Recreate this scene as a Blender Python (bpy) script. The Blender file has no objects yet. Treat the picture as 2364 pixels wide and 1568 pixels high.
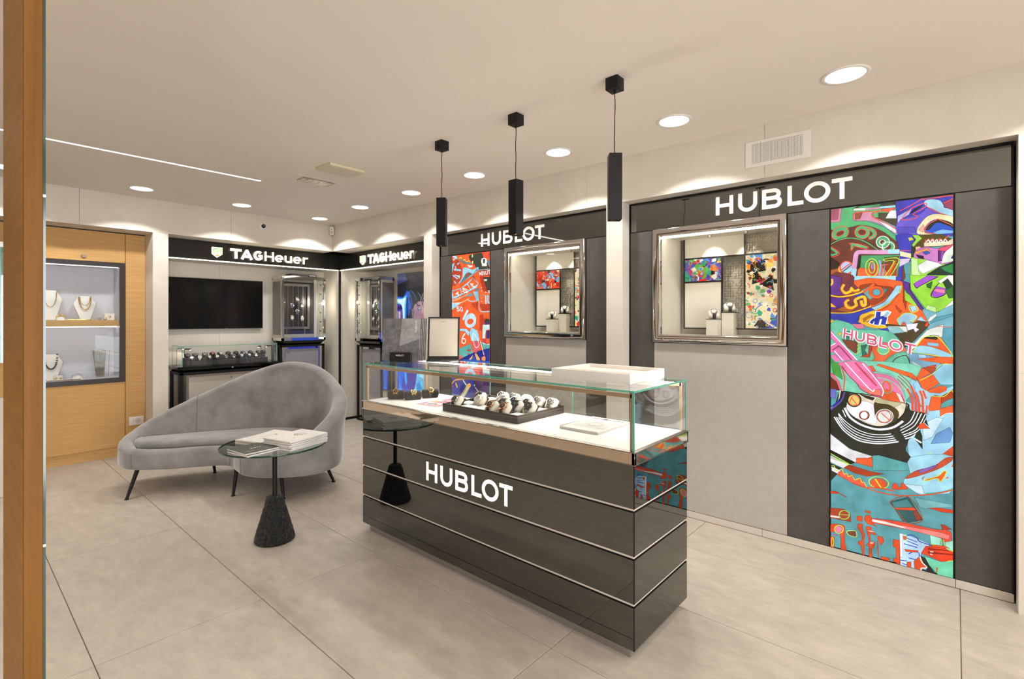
import bpy, bmesh, math, random
from math import sin, cos, pi, radians, atan2, sqrt
from mathutils import Vector, Matrix, Euler
from mathutils.geometry import tessellate_polygon
sc = bpy.context.scene
COL = sc.collection
rnd = random.Random(7)

# ------------------------------------------------------------------ camera, world, exposure
cam_d = bpy.data.cameras.new('camera'); cam = bpy.data.objects.new('camera', cam_d); COL.objects.link(cam)
FPX = 1162.73
cam_d.sensor_fit = 'HORIZONTAL'; cam_d.sensor_width = 36.0; cam_d.lens = 36.0*FPX/2364
cam_d.shift_y = -(784-735.47)/2364; cam_d.clip_start = 0.02; cam_d.clip_end = 60
cam.location = (0, 0, 1.4); cam.rotation_euler = (pi/2, 0, math.atan((2206.12-1182)/FPX)-pi/2)
sc.camera = cam
sc.view_settings.view_transform = 'Standard'; sc.view_settings.look = 'None'
sc.view_settings.gamma = 1.0; sc.view_settings.use_curve_mapping = False
sc.view_settings.exposure = 0.0
w = bpy.data.worlds.new('world'); sc.world = w; w.use_nodes = True
w.node_tree.nodes['Background'].inputs[0].default_value = (0.9, 0.9, 1.0, 1); w.node_tree.nodes['Background'].inputs[1].default_value = 0.02
sc.cycles.max_bounces = 10; sc.cycles.glossy_bounces = 5; sc.cycles.transmission_bounces = 6; sc.cycles.transparent_max_bounces = 16
sc.cycles.caustics_reflective = False; sc.cycles.caustics_refractive = False
sc.cycles.sample_clamp_indirect = 4.0
try: sc.cycles.use_denoising = True
except Exception: pass

CEIL = 2.604
SPOT_W = 37.5      # each recessed ceiling downlight
WARM = (1.0, 0.985, 0.95)
# every recessed downlight of the room: the row along the right wall, the row along the back wall, and the rows out of view
DOWN = [(2.955, .409, 'bright recessed downlight nearest the camera, over the right end of the sign wall'),
        (2.955, 1.287, 'recessed downlight over the chrome framed window nearest the camera'),
        (2.96, 2.161, 'recessed downlight between the middle and the right pendant lamps'),
        (2.965, 3.033, 'recessed downlight right of the left pendant lamp canopy'),
        (2.98, 3.91, 'recessed downlight left of the left pendant lamp canopy'),
        (3.0, 4.83, 'recessed downlight in front of the lit sign in the right corner bay'),
        (3.02, 5.746, 'recessed downlight closest to the room corner and the motion detector'),
        (2.115, 5.686, 'recessed downlight above the round wall camera and television bay'),
        (1.234, 5.66, 'recessed downlight above the oak wall and jewellery showcase'),
        (.35, 5.66, ''), (-.53, 5.66, ''), (-1.41, 5.66, ''), (2.955, -.47, ''), (2.955, -1.35, ''), (2.955, -2.2, ''),
        (-1.9, 4.4, ''), (-1.9, 3.2, ''), (-1.9, 2.0, ''), (-1.9, .8, ''), (-1.9, -.4, ''), (-1.9, -1.6, ''),
        (.4, -2.3, ''), (1.6, -2.3, ''), (-.8, -2.3, ''), (.5, -.9, ''), (1.7, -.9, '')]
for i, (x, y, _l) in enumerate(DOWN):
    ld = bpy.data.lights.new('downlight_beam', 'SPOT'); lo = bpy.data.objects.new('downlight_beam', ld); COL.objects.link(lo)
    lo.location = (x, y, CEIL-.012); ld.energy = SPOT_W; ld.color = WARM
    ld.spot_size = radians(122); ld.spot_blend = .14; ld.shadow_soft_size = .05

# added daylight to brighten the ceiling, through an invented shop front behind the viewpoint
ld = bpy.data.lights.new('added_daylight', 'AREA'); lo = bpy.data.objects.new('added_daylight', ld); COL.objects.link(lo)
ld.shape = 'RECTANGLE'; ld.size = 4.4; ld.size_y = 2.5; ld.energy = 405; ld.color = (.98, .97, 1.0); lo.location = (-.8, -4.1, 1.1); lo.rotation_euler = (radians(96), 0, 0)

# ------------------------------------------------------------------ materials
def lin(h):
    if isinstance(h, (tuple, list)): return (*h[:3], 1)
    c = [int(h[i:i+2], 16)/255 for i in (0, 2, 4)]
    return (*[(v/12.92 if v <= .04045 else ((v+.055)/1.055)**2.4) for v in c], 1)
MATS = {}
def mat(name, col, rough=.5, metal=0, spec=.5, emit=0, ecol=None, noise=None, bump=None, coat=0, sheen=0, rand=0):
    """noise=(scale, amount, (sx,sy,sz)) darkens/lightens the base colour; bump=(scale,strength,distance)"""
    if name in MATS: return MATS[name]
    m = bpy.data.materials.new(name); m.use_nodes = True; nt = m.node_tree; b = nt.nodes['Principled BSDF']
    c = lin(col)
    b.inputs['Base Color'].default_value = c; b.inputs['Roughness'].default_value = rough
    b.inputs['Metallic'].default_value = metal; b.inputs['Specular IOR Level'].default_value = spec
    if coat: b.inputs['Coat Weight'].default_value = coat; b.inputs['Coat Roughness'].default_value = .05
    if sheen: b.inputs['Sheen Weight'].default_value = sheen; b.inputs['Sheen Roughness'].default_value = .35
    if emit:
        b.inputs['Emission Color'].default_value = lin(ecol or col); b.inputs['Emission Strength'].default_value = emit
    tc = nt.nodes.new('ShaderNodeTexCoord')
    vec = tc.outputs['Object']
    if rand:
        oi = nt.nodes.new('ShaderNodeObjectInfo'); ml = nt.nodes.new('ShaderNodeVectorMath'); ml.operation = 'MULTIPLY_ADD'
        cb = nt.nodes.new('ShaderNodeCombineXYZ'); nt.links.new(oi.outputs['Random'], cb.inputs[0]); nt.links.new(oi.outputs['Random'], cb.inputs[1]); nt.links.new(oi.outputs['Random'], cb.inputs[2])
        nt.links.new(cb.outputs[0], ml.inputs[0]); ml.inputs[1].default_value = (37, 53, 29); nt.links.new(tc.outputs['Object'], ml.inputs[2]); vec = ml.outputs[0]
    if noise:
        mp = nt.nodes.new('ShaderNodeMapping'); mp.inputs['Scale'].default_value = noise[2] if len(noise) > 2 else (1, 1, 1)
        nt.links.new(vec, mp.inputs[0])
        n = nt.nodes.new('ShaderNodeTexNoise'); n.inputs['Scale'].default_value = noise[0]; n.inputs['Detail'].default_value = 10; n.inputs['Roughness'].default_value = noise[3] if len(noise) > 3 else .62
        nt.links.new(mp.outputs[0], n.inputs['Vector'])
        r = nt.nodes.new('ShaderNodeMapRange'); r.inputs[1].default_value = .28; r.inputs[2].default_value = .72
        r.inputs[3].default_value = 1-noise[1]; r.inputs[4].default_value = 1+noise[1]
        nt.links.new(n.outputs['Fac'], r.inputs[0])
        mx = nt.nodes.new('ShaderNodeVectorMath'); mx.operation = 'SCALE'; mx.inputs[0].default_value = c[:3]
        nt.links.new(r.outputs[0], mx.inputs['Scale']); nt.links.new(mx.outputs[0], b.inputs['Base Color'])
    if bump:
        n2 = nt.nodes.new('ShaderNodeTexNoise'); n2.inputs['Scale'].default_value = bump[0]; n2.inputs['Detail'].default_value = 5
        nt.links.new(vec, n2.inputs['Vector'])
        bp = nt.nodes.new('ShaderNodeBump'); bp.inputs['Strength'].default_value = bump[1]; bp.inputs['Distance'].default_value = bump[2]
        nt.links.new(n2.outputs['Fac'], bp.inputs['Height']); nt.links.new(bp.outputs[0], b.inputs['Normal'])
    MATS[name] = m; return m
def glassmat(name, tint, tr=(1, 1, 1), ior=1.45, rough=0.0):
    m = bpy.data.materials.new(name); m.use_nodes = True; nt = m.node_tree; nt.nodes.clear()
    o = nt.nodes.new('ShaderNodeOutputMaterial'); mx = nt.nodes.new('ShaderNodeMixShader'); 
    lw = nt.nodes.new('ShaderNodeLayerWeight'); lw.inputs[0].default_value = .5; pw = nt.nodes.new('ShaderNodeMath'); pw.operation = 'POWER'; pw.inputs[1].default_value = 5
    fr = nt.nodes.new('ShaderNodeMapRange'); fr.inputs[3].default_value = ((ior-1)/(ior+1))**2; fr.inputs[4].default_value = 1; nt.links.new(lw.outputs['Facing'], pw.inputs[0]); nt.links.new(pw.outputs[0], fr.inputs[0])
    t = nt.nodes.new('ShaderNodeBsdfTransparent'); t.inputs[0].default_value = (*tr, 1); g = nt.nodes.new('ShaderNodeBsdfGlossy'); g.inputs['Color'].default_value = (*tint, 1); g.inputs['Roughness'].default_value = rough
    nt.links.new(fr.outputs[0], mx.inputs[0]); nt.links.new(t.outputs[0], mx.inputs[1]); nt.links.new(g.outputs[0], mx.inputs[2]); nt.links.new(mx.outputs[0], o.inputs[0])
    MATS[name] = m; return m
def woodmat(name, c1, c2, axis):
    m = bpy.data.materials.new(name); m.use_nodes = True; nt = m.node_tree; b = nt.nodes['Principled BSDF']; b.inputs['Roughness'].default_value = .55; b.inputs['Specular IOR Level'].default_value = .15
    tc = nt.nodes.new('ShaderNodeTexCoord'); mp = nt.nodes.new('ShaderNodeMapping'); s = [28, 28, 28]; s[axis] = 1.2; mp.inputs['Scale'].default_value = s
    n = nt.nodes.new('ShaderNodeTexNoise'); n.inputs['Scale'].default_value = 3.2; n.inputs['Detail'].default_value = 9; n.inputs['Roughness'].default_value = .65
    r = nt.nodes.new('ShaderNodeValToRGB'); r.color_ramp.elements[0].position = .3; r.color_ramp.elements[0].color = lin(c1); r.color_ramp.elements[1].position = .7; r.color_ramp.elements[1].color = lin(c2)
    nt.links.new(tc.outputs['Object'], mp.inputs[0]); nt.links.new(mp.outputs[0], n.inputs['Vector']); nt.links.new(n.outputs['Fac'], r.inputs[0]); nt.links.new(r.outputs[0], b.inputs['Base Color'])
    MATS[name] = m; return m
def printmat(name, emit, rough=.35, bias=.5):
    """flat print: the colour attribute of the mesh, optionally lit from behind (light box)"""
    m = bpy.data.materials.new(name); m.use_nodes = True; nt = m.node_tree; b = nt.nodes['Principled BSDF']
    a = nt.nodes.new('ShaderNodeAttribute'); a.attribute_name = 'Col'; tc = nt.nodes.new('ShaderNodeTexCoord')
    n = nt.nodes.new('ShaderNodeTexNoise'); n.inputs['Scale'].default_value = 14; n.inputs['Detail'].default_value = 6; nt.links.new(tc.outputs['Object'], n.inputs['Vector'])
    r = nt.nodes.new('ShaderNodeMapRange'); r.inputs[1].default_value = .3; r.inputs[2].default_value = .7; r.inputs[3].default_value = .76; r.inputs[4].default_value = 1.16; nt.links.new(n.outputs['Fac'], r.inputs[0])
    v = nt.nodes.new('ShaderNodeVectorMath'); v.operation = 'SCALE'; nt.links.new(a.outputs['Color'], v.inputs[0]); nt.links.new(r.outputs[0], v.inputs['Scale'])
    nt.links.new(v.outputs[0], b.inputs['Emission Color']); b.inputs['Emission Strength'].default_value = emit
    v2 = nt.nodes.new('ShaderNodeVectorMath'); v2.operation = 'SCALE'; nt.links.new(v.outputs[0], v2.inputs[0]); v2.inputs['Scale'].default_value = bias
    nt.links.new(v2.outputs[0], b.inputs['Base Color']); b.inputs['Roughness'].default_value = rough
    MATS[name] = m; return m

STONE = mat('wall_stone', 'd6cec1', .6, noise=(5.0, .06, (1, 1, 1), .75), bump=(60, .06, .002), rand=1)
STONE2 = mat('niche_stone', 'dcd5c8', .5, noise=(2.5, .05, (1, 1, 3)), rand=1)
CEILM = mat('ceiling_paint', 'ebe3d9', .85, spec=.2)
TILE = mat('floor_tile', 'baafa2', .42, spec=.35, noise=(7.5, .21, (1.9, .8, 1), .78), bump=(130, .25, .003), rand=1)
GROUT = mat('floor_grout', '75695c', .8, noise=(30, .1))
BASEB = mat('skirting_stone', 'cdc5b9', .5, noise=(6, .08, (1, .3, 1)))
FELT = mat('charcoal_panel', '504d48', .75, spec=.25, noise=(11, .22, (1, 1, 1), .8), bump=(300, .1, .001), rand=1)
FELTL = mat('light_grey_panel', 'b3ada6', .75, spec=.25, noise=(16, .05), bump=(300, .06, .001), rand=1)
BLACK = mat('black_metal', '0b0b0c', .4, noise=(30, .1))
BLACKG = mat('black_gloss', '040404', .08, noise=(3, .05))
BLACKM = mat('black_matte', '0a0a0b', .5, spec=.35, noise=(40, .1))
CHROME = mat('polished_chrome', 'd9d7d6', .05, metal=1, noise=(4, .02))
STEEL = mat('satin_steel', 'a8a39b', .28, metal=1, noise=(50, .06, (1, 1, .1)))
BRONZE = mat('champagne_metal', 'bda58a', .12, metal=1, noise=(20, .03))
DARKMIR = mat('smoked_glass_panel', (.155, .16, .147), .015, metal=1, noise=(2, .02))
SIGNMIR = mat('sign_band_glass', (.2, .207, .2), .03, metal=1, noise=(2, .02))
WHITE = mat('white_plastic', 'e4e0da', .4, noise=(30, .02))
WHITEF = mat('white_felt', 'f0ece6', .8, noise=(60, .03))
CREAM = mat('cream_leather', 'e3dccf', .5, noise=(20, .03))
LETTER = mat('white_lit_letter', 'e8e4da', .4, emit=.42, ecol='fff9ee', noise=(10, .01))
LETTERC = mat('halo_letter', 'fff6e0', .4, emit=2.6, ecol='fff2d2', noise=(10, .01))
LED = mat('led_diffuser', 'ffffff', .4, emit=14, ecol='fff4e6', noise=(10, .01))
LEDC = mat('led_niche', 'ffffff', .4, emit=8, ecol='fff3dc', noise=(10, .01))
LEDW = mat('led_cool', 'ffffff', .4, emit=7, ecol='eef3ff', noise=(10, .01))
LAMP = mat('downlight_lens', 'ffffff', .4, emit=7, ecol='fff6ea', noise=(10, .01))
SPOTL = mat('tiny_lamp', 'ffffff', .4, emit=12, ecol='fff0d0', noise=(10, .01))
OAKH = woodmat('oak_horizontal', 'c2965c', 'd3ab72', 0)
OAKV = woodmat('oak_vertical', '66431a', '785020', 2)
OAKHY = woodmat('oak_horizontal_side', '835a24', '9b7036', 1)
VELVET = mat('grey_velvet', '8c8a88', .8, spec=.2, sheen=.75, noise=(4.5, .32), bump=(7, .3, .012))
IRON = mat('cast_iron', '0b0b0c', .38, bump=(55, 1.0, .03), noise=(40, .3))
GOLD = mat('gold', 'e0b050', .22, metal=1, noise=(30, .05))
ROSE = mat('rose_gold', 'd89a70', .22, metal=1, noise=(30, .05))
WSTEEL = mat('watch_steel', 'c8c6c2', .22, metal=1, noise=(30, .05))
RUBBER = mat('black_rubber', '141414', .6, noise=(80, .1))
GREYR = mat('grey_strap', '8b8a88', .6, noise=(80, .1))
WHITER = mat('white_strap', 'e6e2dc', .5, noise=(80, .03))
DIALB = mat('black_dial', '151517', .3, noise=(60, .3))
DIALW = mat('silver_dial', 'd8d4cc', .3, noise=(60, .1))
DIALC = mat('blue_dial', '22355c', .3, noise=(60, .2))
RED = mat('red_accent', 'c01c24', .4, noise=(60, .1))
BROWN = mat('dark_brown_lacquer', '2e2622', .3, noise=(6, .15, (1, 6, 1)))
PAPER = mat('paper_edge', 'dcd8d2', .8, noise=(300, .08, (.02, .02, 1)))
MIRROR = mat('mirror_glass', 'd9d2c6', .35, metal=.0, noise=(3, .02))
GLASS = glassmat('clear_glass', (1, 1, 1), (.985, .995, .99), 1.5)
GLASSD = glassmat('table_glass', (1, 1, 1), (.90, .95, .93), 1.55)
GEDGE = mat('green_glass_edge', '4f9a82', .15, spec=.8, emit=.12, ecol='7fd0b4', noise=(20, .15))
GEDGED = mat('dark_green_glass_edge', '0e3a2c', .12, spec=.8, noise=(20, .15))
PRINTL = printmat('backlit_print', 1.02, .3, .12)
PRINTP = printmat('printed_paper', 0, .4, 1.0)
GLASSLAY = mat('poster_black', '111116', .3, noise=(4, .2))

# ------------------------------------------------------------------ mesh helpers
class MB:
    def __init__(s): s.v = []; s.f = []; s.m = []; s.c = []
    def add(s, vs, fs, mi=0, col=None):
        n = len(s.v); s.v += [tuple(p) for p in vs]
        for f in fs: s.f.append(tuple(i+n for i in f)); s.m.append(mi); s.c.append(col)
    def box(s, a, b, mi=0):
        x0, y0, z0 = [min(p, q) for p, q in zip(a, b)]; x1, y1, z1 = [max(p, q) for p, q in zip(a, b)]
        s.add([(x0, y0, z0), (x1, y0, z0), (x1, y1, z0), (x0, y1, z0), (x0, y0, z1), (x1, y0, z1), (x1, y1, z1), (x0, y1, z1)],
              [(0, 3, 2, 1), (4, 5, 6, 7), (0, 1, 5, 4), (1, 2, 6, 5), (2, 3, 7, 6), (3, 0, 4, 7)], mi)
    def rbox(s, a, b, r=.003, seg=2, mi=0, M=None):
        bm = bmesh.new(); c = [(p+q)/2 for p, q in zip(a, b)]; d = [abs(p-q) for p, q in zip(a, b)]
        bmesh.ops.create_cube(bm, size=1)
        for v in bm.verts: v.co = Vector((v.co.x*d[0], v.co.y*d[1], v.co.z*d[2]))
        bmesh.ops.bevel(bm, geom=list(bm.edges), offset=min(r, min(d)*.49), segments=seg, affect='EDGES', profile=.5)
        bm.verts.index_update()
        vs = [Vector(c)+v.co for v in bm.verts]
        if M is not None: vs = [M @ v for v in vs]
        s.add(vs, [[v.index for v in f.verts] for f in bm.faces], mi); bm.free()
    def lathe(s, prof, c=(0, 0, 0), n=32, mi=0, M=None, caps=True):
        vs = []; fs = []
        for i in range(n):
            a = 2*pi*i/n
            for r, z in prof: vs.append(Vector((r*cos(a), r*sin(a), z)))
        k = len(prof)
        for i in range(n):
            j = (i+1) % n
            for q in range(k-1): fs.append((i*k+q, j*k+q, j*k+q+1, i*k+q+1))
        if caps and prof[0][0] > 1e-6: fs.append([i*k for i in range(n)][::-1])
        if caps and prof[-1][0] > 1e-6: fs.append([i*k+k-1 for i in range(n)])
        if M is not None: vs = [M @ v for v in vs]
        s.add([Vector(c)+v for v in vs], fs, mi)
    def tube(s, pts, r, n=8, mi=0, closed=False):
        pts = [Vector(p) for p in pts]; N = len(pts); vs = []; fs = []; up = None
        for i, p in enumerate(pts):
            a = pts[i-1] if (i or closed) else pts[0]; b = pts[(i+1) % N] if (i < N-1 or closed) else pts[-1]
            t = (b-a); t = t.normalized() if t.length > 1e-9 else Vector((0, 0, 1))
            if up is None: up = Vector((0, 0, 1)) if abs(t.z) < .9 else Vector((1, 0, 0))
            x = t.cross(up); x = x.normalized() if x.length > 1e-6 else Vector((1, 0, 0)); y = x.cross(t).normalized(); up = y
            rr = r[i] if isinstance(r, (list, tuple)) else r
            for k in range(n): vs.append(p+x*rr*cos(2*pi*k/n)+y*rr*sin(2*pi*k/n))
        for i in range(N if closed else N-1):
            j = (i+1) % N
            for k in range(n): fs.append((i*n+k, i*n+(k+1) % n, j*n+(k+1) % n, j*n+k))
        if not closed: fs.append(list(range(n))[::-1]); fs.append([(N-1)*n+k for k in range(n)])
        s.add(vs, fs, mi)
    def prism(s, poly, O, R, U, N, d0, d1, mi=0):
        """2D polygon (list of (u,v)) extruded along N from d0 to d1; convex quads/ngons or concave"""
        O, R, U, N = map(Vector, (O, R, U, N)); n = len(poly)
        vs = [O+R*p[0]+U*p[1]+N*d0 for p in poly]+[O+R*p[0]+U*p[1]+N*d1 for p in poly]
        ar = sum(poly[i][0]*poly[(i+1) % n][1]-poly[(i+1) % n][0]*poly[i][1] for i in range(n))
        idx = list(range(n)) if ar > 0 else list(range(n))[::-1]
        fs = [tuple(i for i in idx[::-1]), tuple(i+n for i in idx)]
        for a in range(n):
            i, j = idx[a], idx[(a+1) % n]; fs.append((i, j, j+n, i+n))
        s.add(vs, fs, mi)
    def build(s, name, mats, parent=None, smooth=False, origin=None, attr=False):
        if origin is None:
            origin = Vector((0, 0, 0)) if parent is None else Vector(parent.get('_o', (0, 0, 0)))
        origin = Vector(origin)
        me = bpy.data.meshes.new(name)
        me.from_pydata([Vector(p)-origin for p in s.v], [], s.f)
        if not isinstance(mats, (list, tuple)): mats = [mats]
        for m in mats: me.materials.append(m)
        if len(mats) > 1: me.polygons.foreach_set('material_index', s.m)
        if smooth:
            me.polygons.foreach_set('use_smooth', [True]*len(me.polygons))
            if smooth is not True: me.set_sharp_from_angle(angle=radians(smooth))
        if attr:
            ca = me.color_attributes.new('Col', 'FLOAT_COLOR', 'CORNER'); data = []
            for p, c in zip(me.polygons, s.c):
                data += list(c or (1, 1, 1, 1))*p.loop_total
            ca.data.foreach_set('color', data)
        me.update()
        o = bpy.data.objects.new(name, me); COL.objects.link(o)
        o['_o'] = tuple(origin)
        if parent is not None: o.parent = parent
        else: o.location = origin
        return o
def thing(name, label, cat, loc=(0, 0, 0), rz=0, group=None, local=False):
    """an Empty at the base of a thing. local=True: parts are authored in the thing's own frame"""
    o = bpy.data.objects.new(name, None); COL.objects.link(o); o.location = loc; o.rotation_euler = (0, 0, rz)
    o['_o'] = (0, 0, 0) if local else tuple(loc); o.empty_display_size = .05
    o['label'] = label; o['category'] = cat
    if group: o['group'] = group
    return o
def tag(o, label, cat, group=None):
    o['label'] = label; o['category'] = cat
    if group: o['group'] = group
    return o
def struct(o): o['kind'] = 'structure'; return o
def dup(root, loc, rz=None, label=None, rot=None):
    r = root.copy(); COL.objects.link(r); r.location = loc
    if rot is not None: r.rotation_euler = rot
    elif rz is not None: r.rotation_euler = (0, 0, rz)
    if label: r['label'] = label
    for ch in list(root.children):
        c = ch.copy(); COL.objects.link(c); c.parent = r
        for g in ch.children:
            d = g.copy(); COL.objects.link(d); d.parent = c
    return r
def B(name, a, b, m, parent=None, r=0):
    mb = MB()
    if r: mb.rbox(a, b, r)
    else: mb.box(a, b)
    o = (tuple((p+q)/2 for p, q in zip(a[:2], b[:2]))+(min(a[2], b[2]),)) if parent is None else None
    return mb.build(name, m, parent, origin=o, smooth=40 if r else False)

# ------------------------------------------------------------------ flat drawing
def spline(pts, closed=False, n=5):
    if len(pts) < 3: return pts
    N = len(pts); out = []
    rng = range(N if closed else N-1)
    for i in rng:
        a = pts[i-1] if (closed or i) else pts[0]; b = pts[i]; c = pts[(i+1) % N]; d = pts[(i+2) % N] if (closed or i+2 < N) else pts[-1]
        for k in range(n):
            t = k/n; out.append(tuple(.5*((2*b[q])+(-a[q]+c[q])*t+(2*a[q]-5*b[q]+4*c[q]-d[q])*t*t+(-a[q]+3*b[q]-3*c[q]+d[q])*t**3) for q in (0, 1)))
    if not closed: out.append(pts[-1])
    return out
def ribbon(pts, w, closed=False):
    """list of quads following a 2D polyline with mitred corners"""
    N = len(pts); L = []; Rr = []
    for i in range(N):
        p = Vector(pts[i]); a = Vector(pts[i-1]) if (closed or i) else None; b = Vector(pts[(i+1) % N]) if (closed or i < N-1) else None
        d1 = (p-a).normalized() if a is not None and (p-a).length > 1e-9 else None; d2 = (b-p).normalized() if b is not None and (b-p).length > 1e-9 else None
        if d1 is None: d1 = d2
        if d2 is None: d2 = d1
        if d1 is None: d1 = d2 = Vector((1, 0))
        n1 = Vector((-d1.y, d1.x)); n2 = Vector((-d2.y, d2.x)); m = (n1+n2)
        m = m.normalized() if m.length > 1e-6 else n1; k = w/2/max(.35, m.dot(n1))
        L.append(p+m*k); Rr.append(p-m*k)
    return [(tuple(Rr[i]), tuple(Rr[(i+1) % N]), tuple(L[(i+1) % N]), tuple(L[i])) for i in range(N if closed else N-1)]
def arc(cx, cy, rx, ry, a0, a1, n=14):
    return [(cx+rx*cos(radians(a0+(a1-a0)*i/n)), cy+ry*sin(radians(a0+(a1-a0)*i/n))) for i in range(n+1)]
def glyph(ch, t):
    """strokes [(points, closed)] in a box of height 1, with the width of the letter; t = stroke thickness"""
    h = t/2; T = 1-h
    G = lambda w, *s: (w, [(list(p), c) for p, c in s])
    if ch == 'H': w = .88; return G(w, ([(h, 0), (h, 1)], 0), ([(w-h, 0), (w-h, 1)], 0), ([(h, .5), (w-h, .5)], 0))
    if ch == 'U': w = .9; return G(w, ([(h, 1), (h, .42)]+arc(w/2, .42, w/2-h, .42-h, 180, 360)[1:]+[(w-h, 1)], 0))
    if ch == 'B': w = .9; return G(w, ([(h, 0), (h, 1)], 0), ([(h, T), (.5, T)]+arc(.53, (T+.53)/2, .23, (T-.53)/2, 90, -90, 12)+[(.5, .53), (h, .53)], 0), ([(h, .53), (.55, .53)]+arc(.57, (.53+h)/2, .33-h, (.53-h)/2, 90, -90, 12)+[(.55, h), (h, h)], 0))
    if ch == 'L': w = .68; return G(w, ([(h, 1), (h, h), (w, h)], 0))
    if ch == 'O': w = 1.12; return G(w, (arc(w/2, .5, w/2-h, .5-h+.01, 0, 360, 36)[:-1], 1))
    if ch == 'T': w = .88; return G(w, ([(0, T), (w, T)], 0), ([(w/2, T), (w/2, 0)], 0))
    if ch == 'A': w = .98; return G(w, ([(h*.8, 0), (w/2-.02, T), (w/2+.02, T), (w-h*.8, 0)], 0), ([(.22, .3), (w-.22, .3)], 0))
    if ch == 'G': w = .88; return G(w, (arc(w/2+.04, .5, w/2-h+.02, .5-h, 45, 305, 22)+[(w-h, .24), (w-h, .48), (w*.55, .48)], 0))
    if ch == 'e': w = .72; return G(w, ([(h, .38), (w-h, .38)]+arc(w/2, .38, w/2-h, .38-h, 0, 310, 24)[1:], 0))
    if ch == 'u': w = .66; return G(w, ([(h, .76), (h, .3)]+arc(w/2, .3, w/2-h, .3-h, 180, 360)[1:]+[(w-h, .76)], 0), ([(w-h, .3), (w-h, 0)], 0))
    if ch == 'r': w = .46; return G(w, ([(h, 0), (h, .76)], 0), ([(h, .45), (h+.05, .6), (w*.6, .74-h), (w, .76-h)], 0))
    if ch == 'M': w = 1.0; return G(w, ([(h, 0), (h, 1), (w/2, .3), (w-h, 1), (w-h, 0)], 0))
    if ch == 'I': w = t; return G(w, ([(h, 0), (h, 1)], 0))
    if ch == 'N': w = .85; return G(w, ([(h, 0), (h, 1), (w-h, 0), (w-h, 1)], 0))
    if ch == 'F': w = .65; return G(w, ([(h, 0), (h, T), (w, T)], 0), ([(h, .52), (w*.85, .52)], 0))
    if ch == 'E': w = .65; return G(w, ([(w, h), (h, h), (h, T), (w, T)], 0), ([(h, .5), (w*.85, .5)], 0))
    if ch == 'R': w = .75; return G(w, ([(h, 0), (h, T), (.45, T)]+arc(.45, .73, .25, .27-h, 90, -90, 8)+[(h, .46)], 0), ([(.4, .46), (w-h/2, 0)], 0))
    if ch == 'S': w = .7; return G(w, (arc(w/2, .73, w/2-h, .27-h/2-.02, 30, 250, 12)+arc(w/2, .27, w/2-h, .27-h/2, 70, -150, 12), 0))
    if ch == '0': w = .65; return G(w, (arc(w/2, .5, w/2-h, .5-h, 0, 360, 20)[:-1], 1))
    if ch == '4': w = .7; return G(w, ([(w, .3), (h, .3), (.5, 1), (.5, 0)], 0))
    if ch == '5': w = .65; return G(w, ([(w, T), (.1, T), (.08, .55)]+arc(w/2-.04, .33, w/2, .3-h+.03, 100, -150, 12), 0))
    if ch == '6': w = .65; return G(w, (arc(w/2, .3, w/2-h, .3-h, 0, 360, 16)[:-1], 1), ([(h, .3), (.12, .7), (.5, 1)], 0))
    return (.4, [])
def text2d(s, t, gap=.16, widths=None, rt=None):
    """quads of a word in a box of height 1 -> (total width, [(poly)])"""
    x = 0; out = []; starts = []
    for i, ch in enumerate(s):
        if ch == ' ': x += .4; continue
        tt = t[i] if isinstance(t, (list, tuple)) else t
        w, st = glyph(ch, tt)
        if widths: x0, x1 = widths[i]; k = (x1-x0)/w
        else: x0, k = x, 1
        qs = []
        for pts, cl in st:
            pts = [(x0+p[0]*k, p[1]) for p in pts]
            qs += ribbon(pts, rt or tt, bool(cl))
        out.append((ch, qs)); x += w+gap
    return x-gap, out
def word(s, parent, m, O, R, U, N, height, t=.2, gap=.16, depth=.006, off=.0, widths=None, total=None, name='letter', jointly=False):
    W, L = text2d(s, t, gap, widths)
    kx = height if total is None else total/W
    jb = MB()
    for ch, qs in L:
        mb = jb if jointly else MB()
        for q in qs: mb.prism([(p[0]*kx, p[1]*height) for p in q], O, R, U, N, off, off+depth)
        if not jointly: mb.build(name, m, parent)
    if jointly: return jb.build(name, m, parent)
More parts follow.
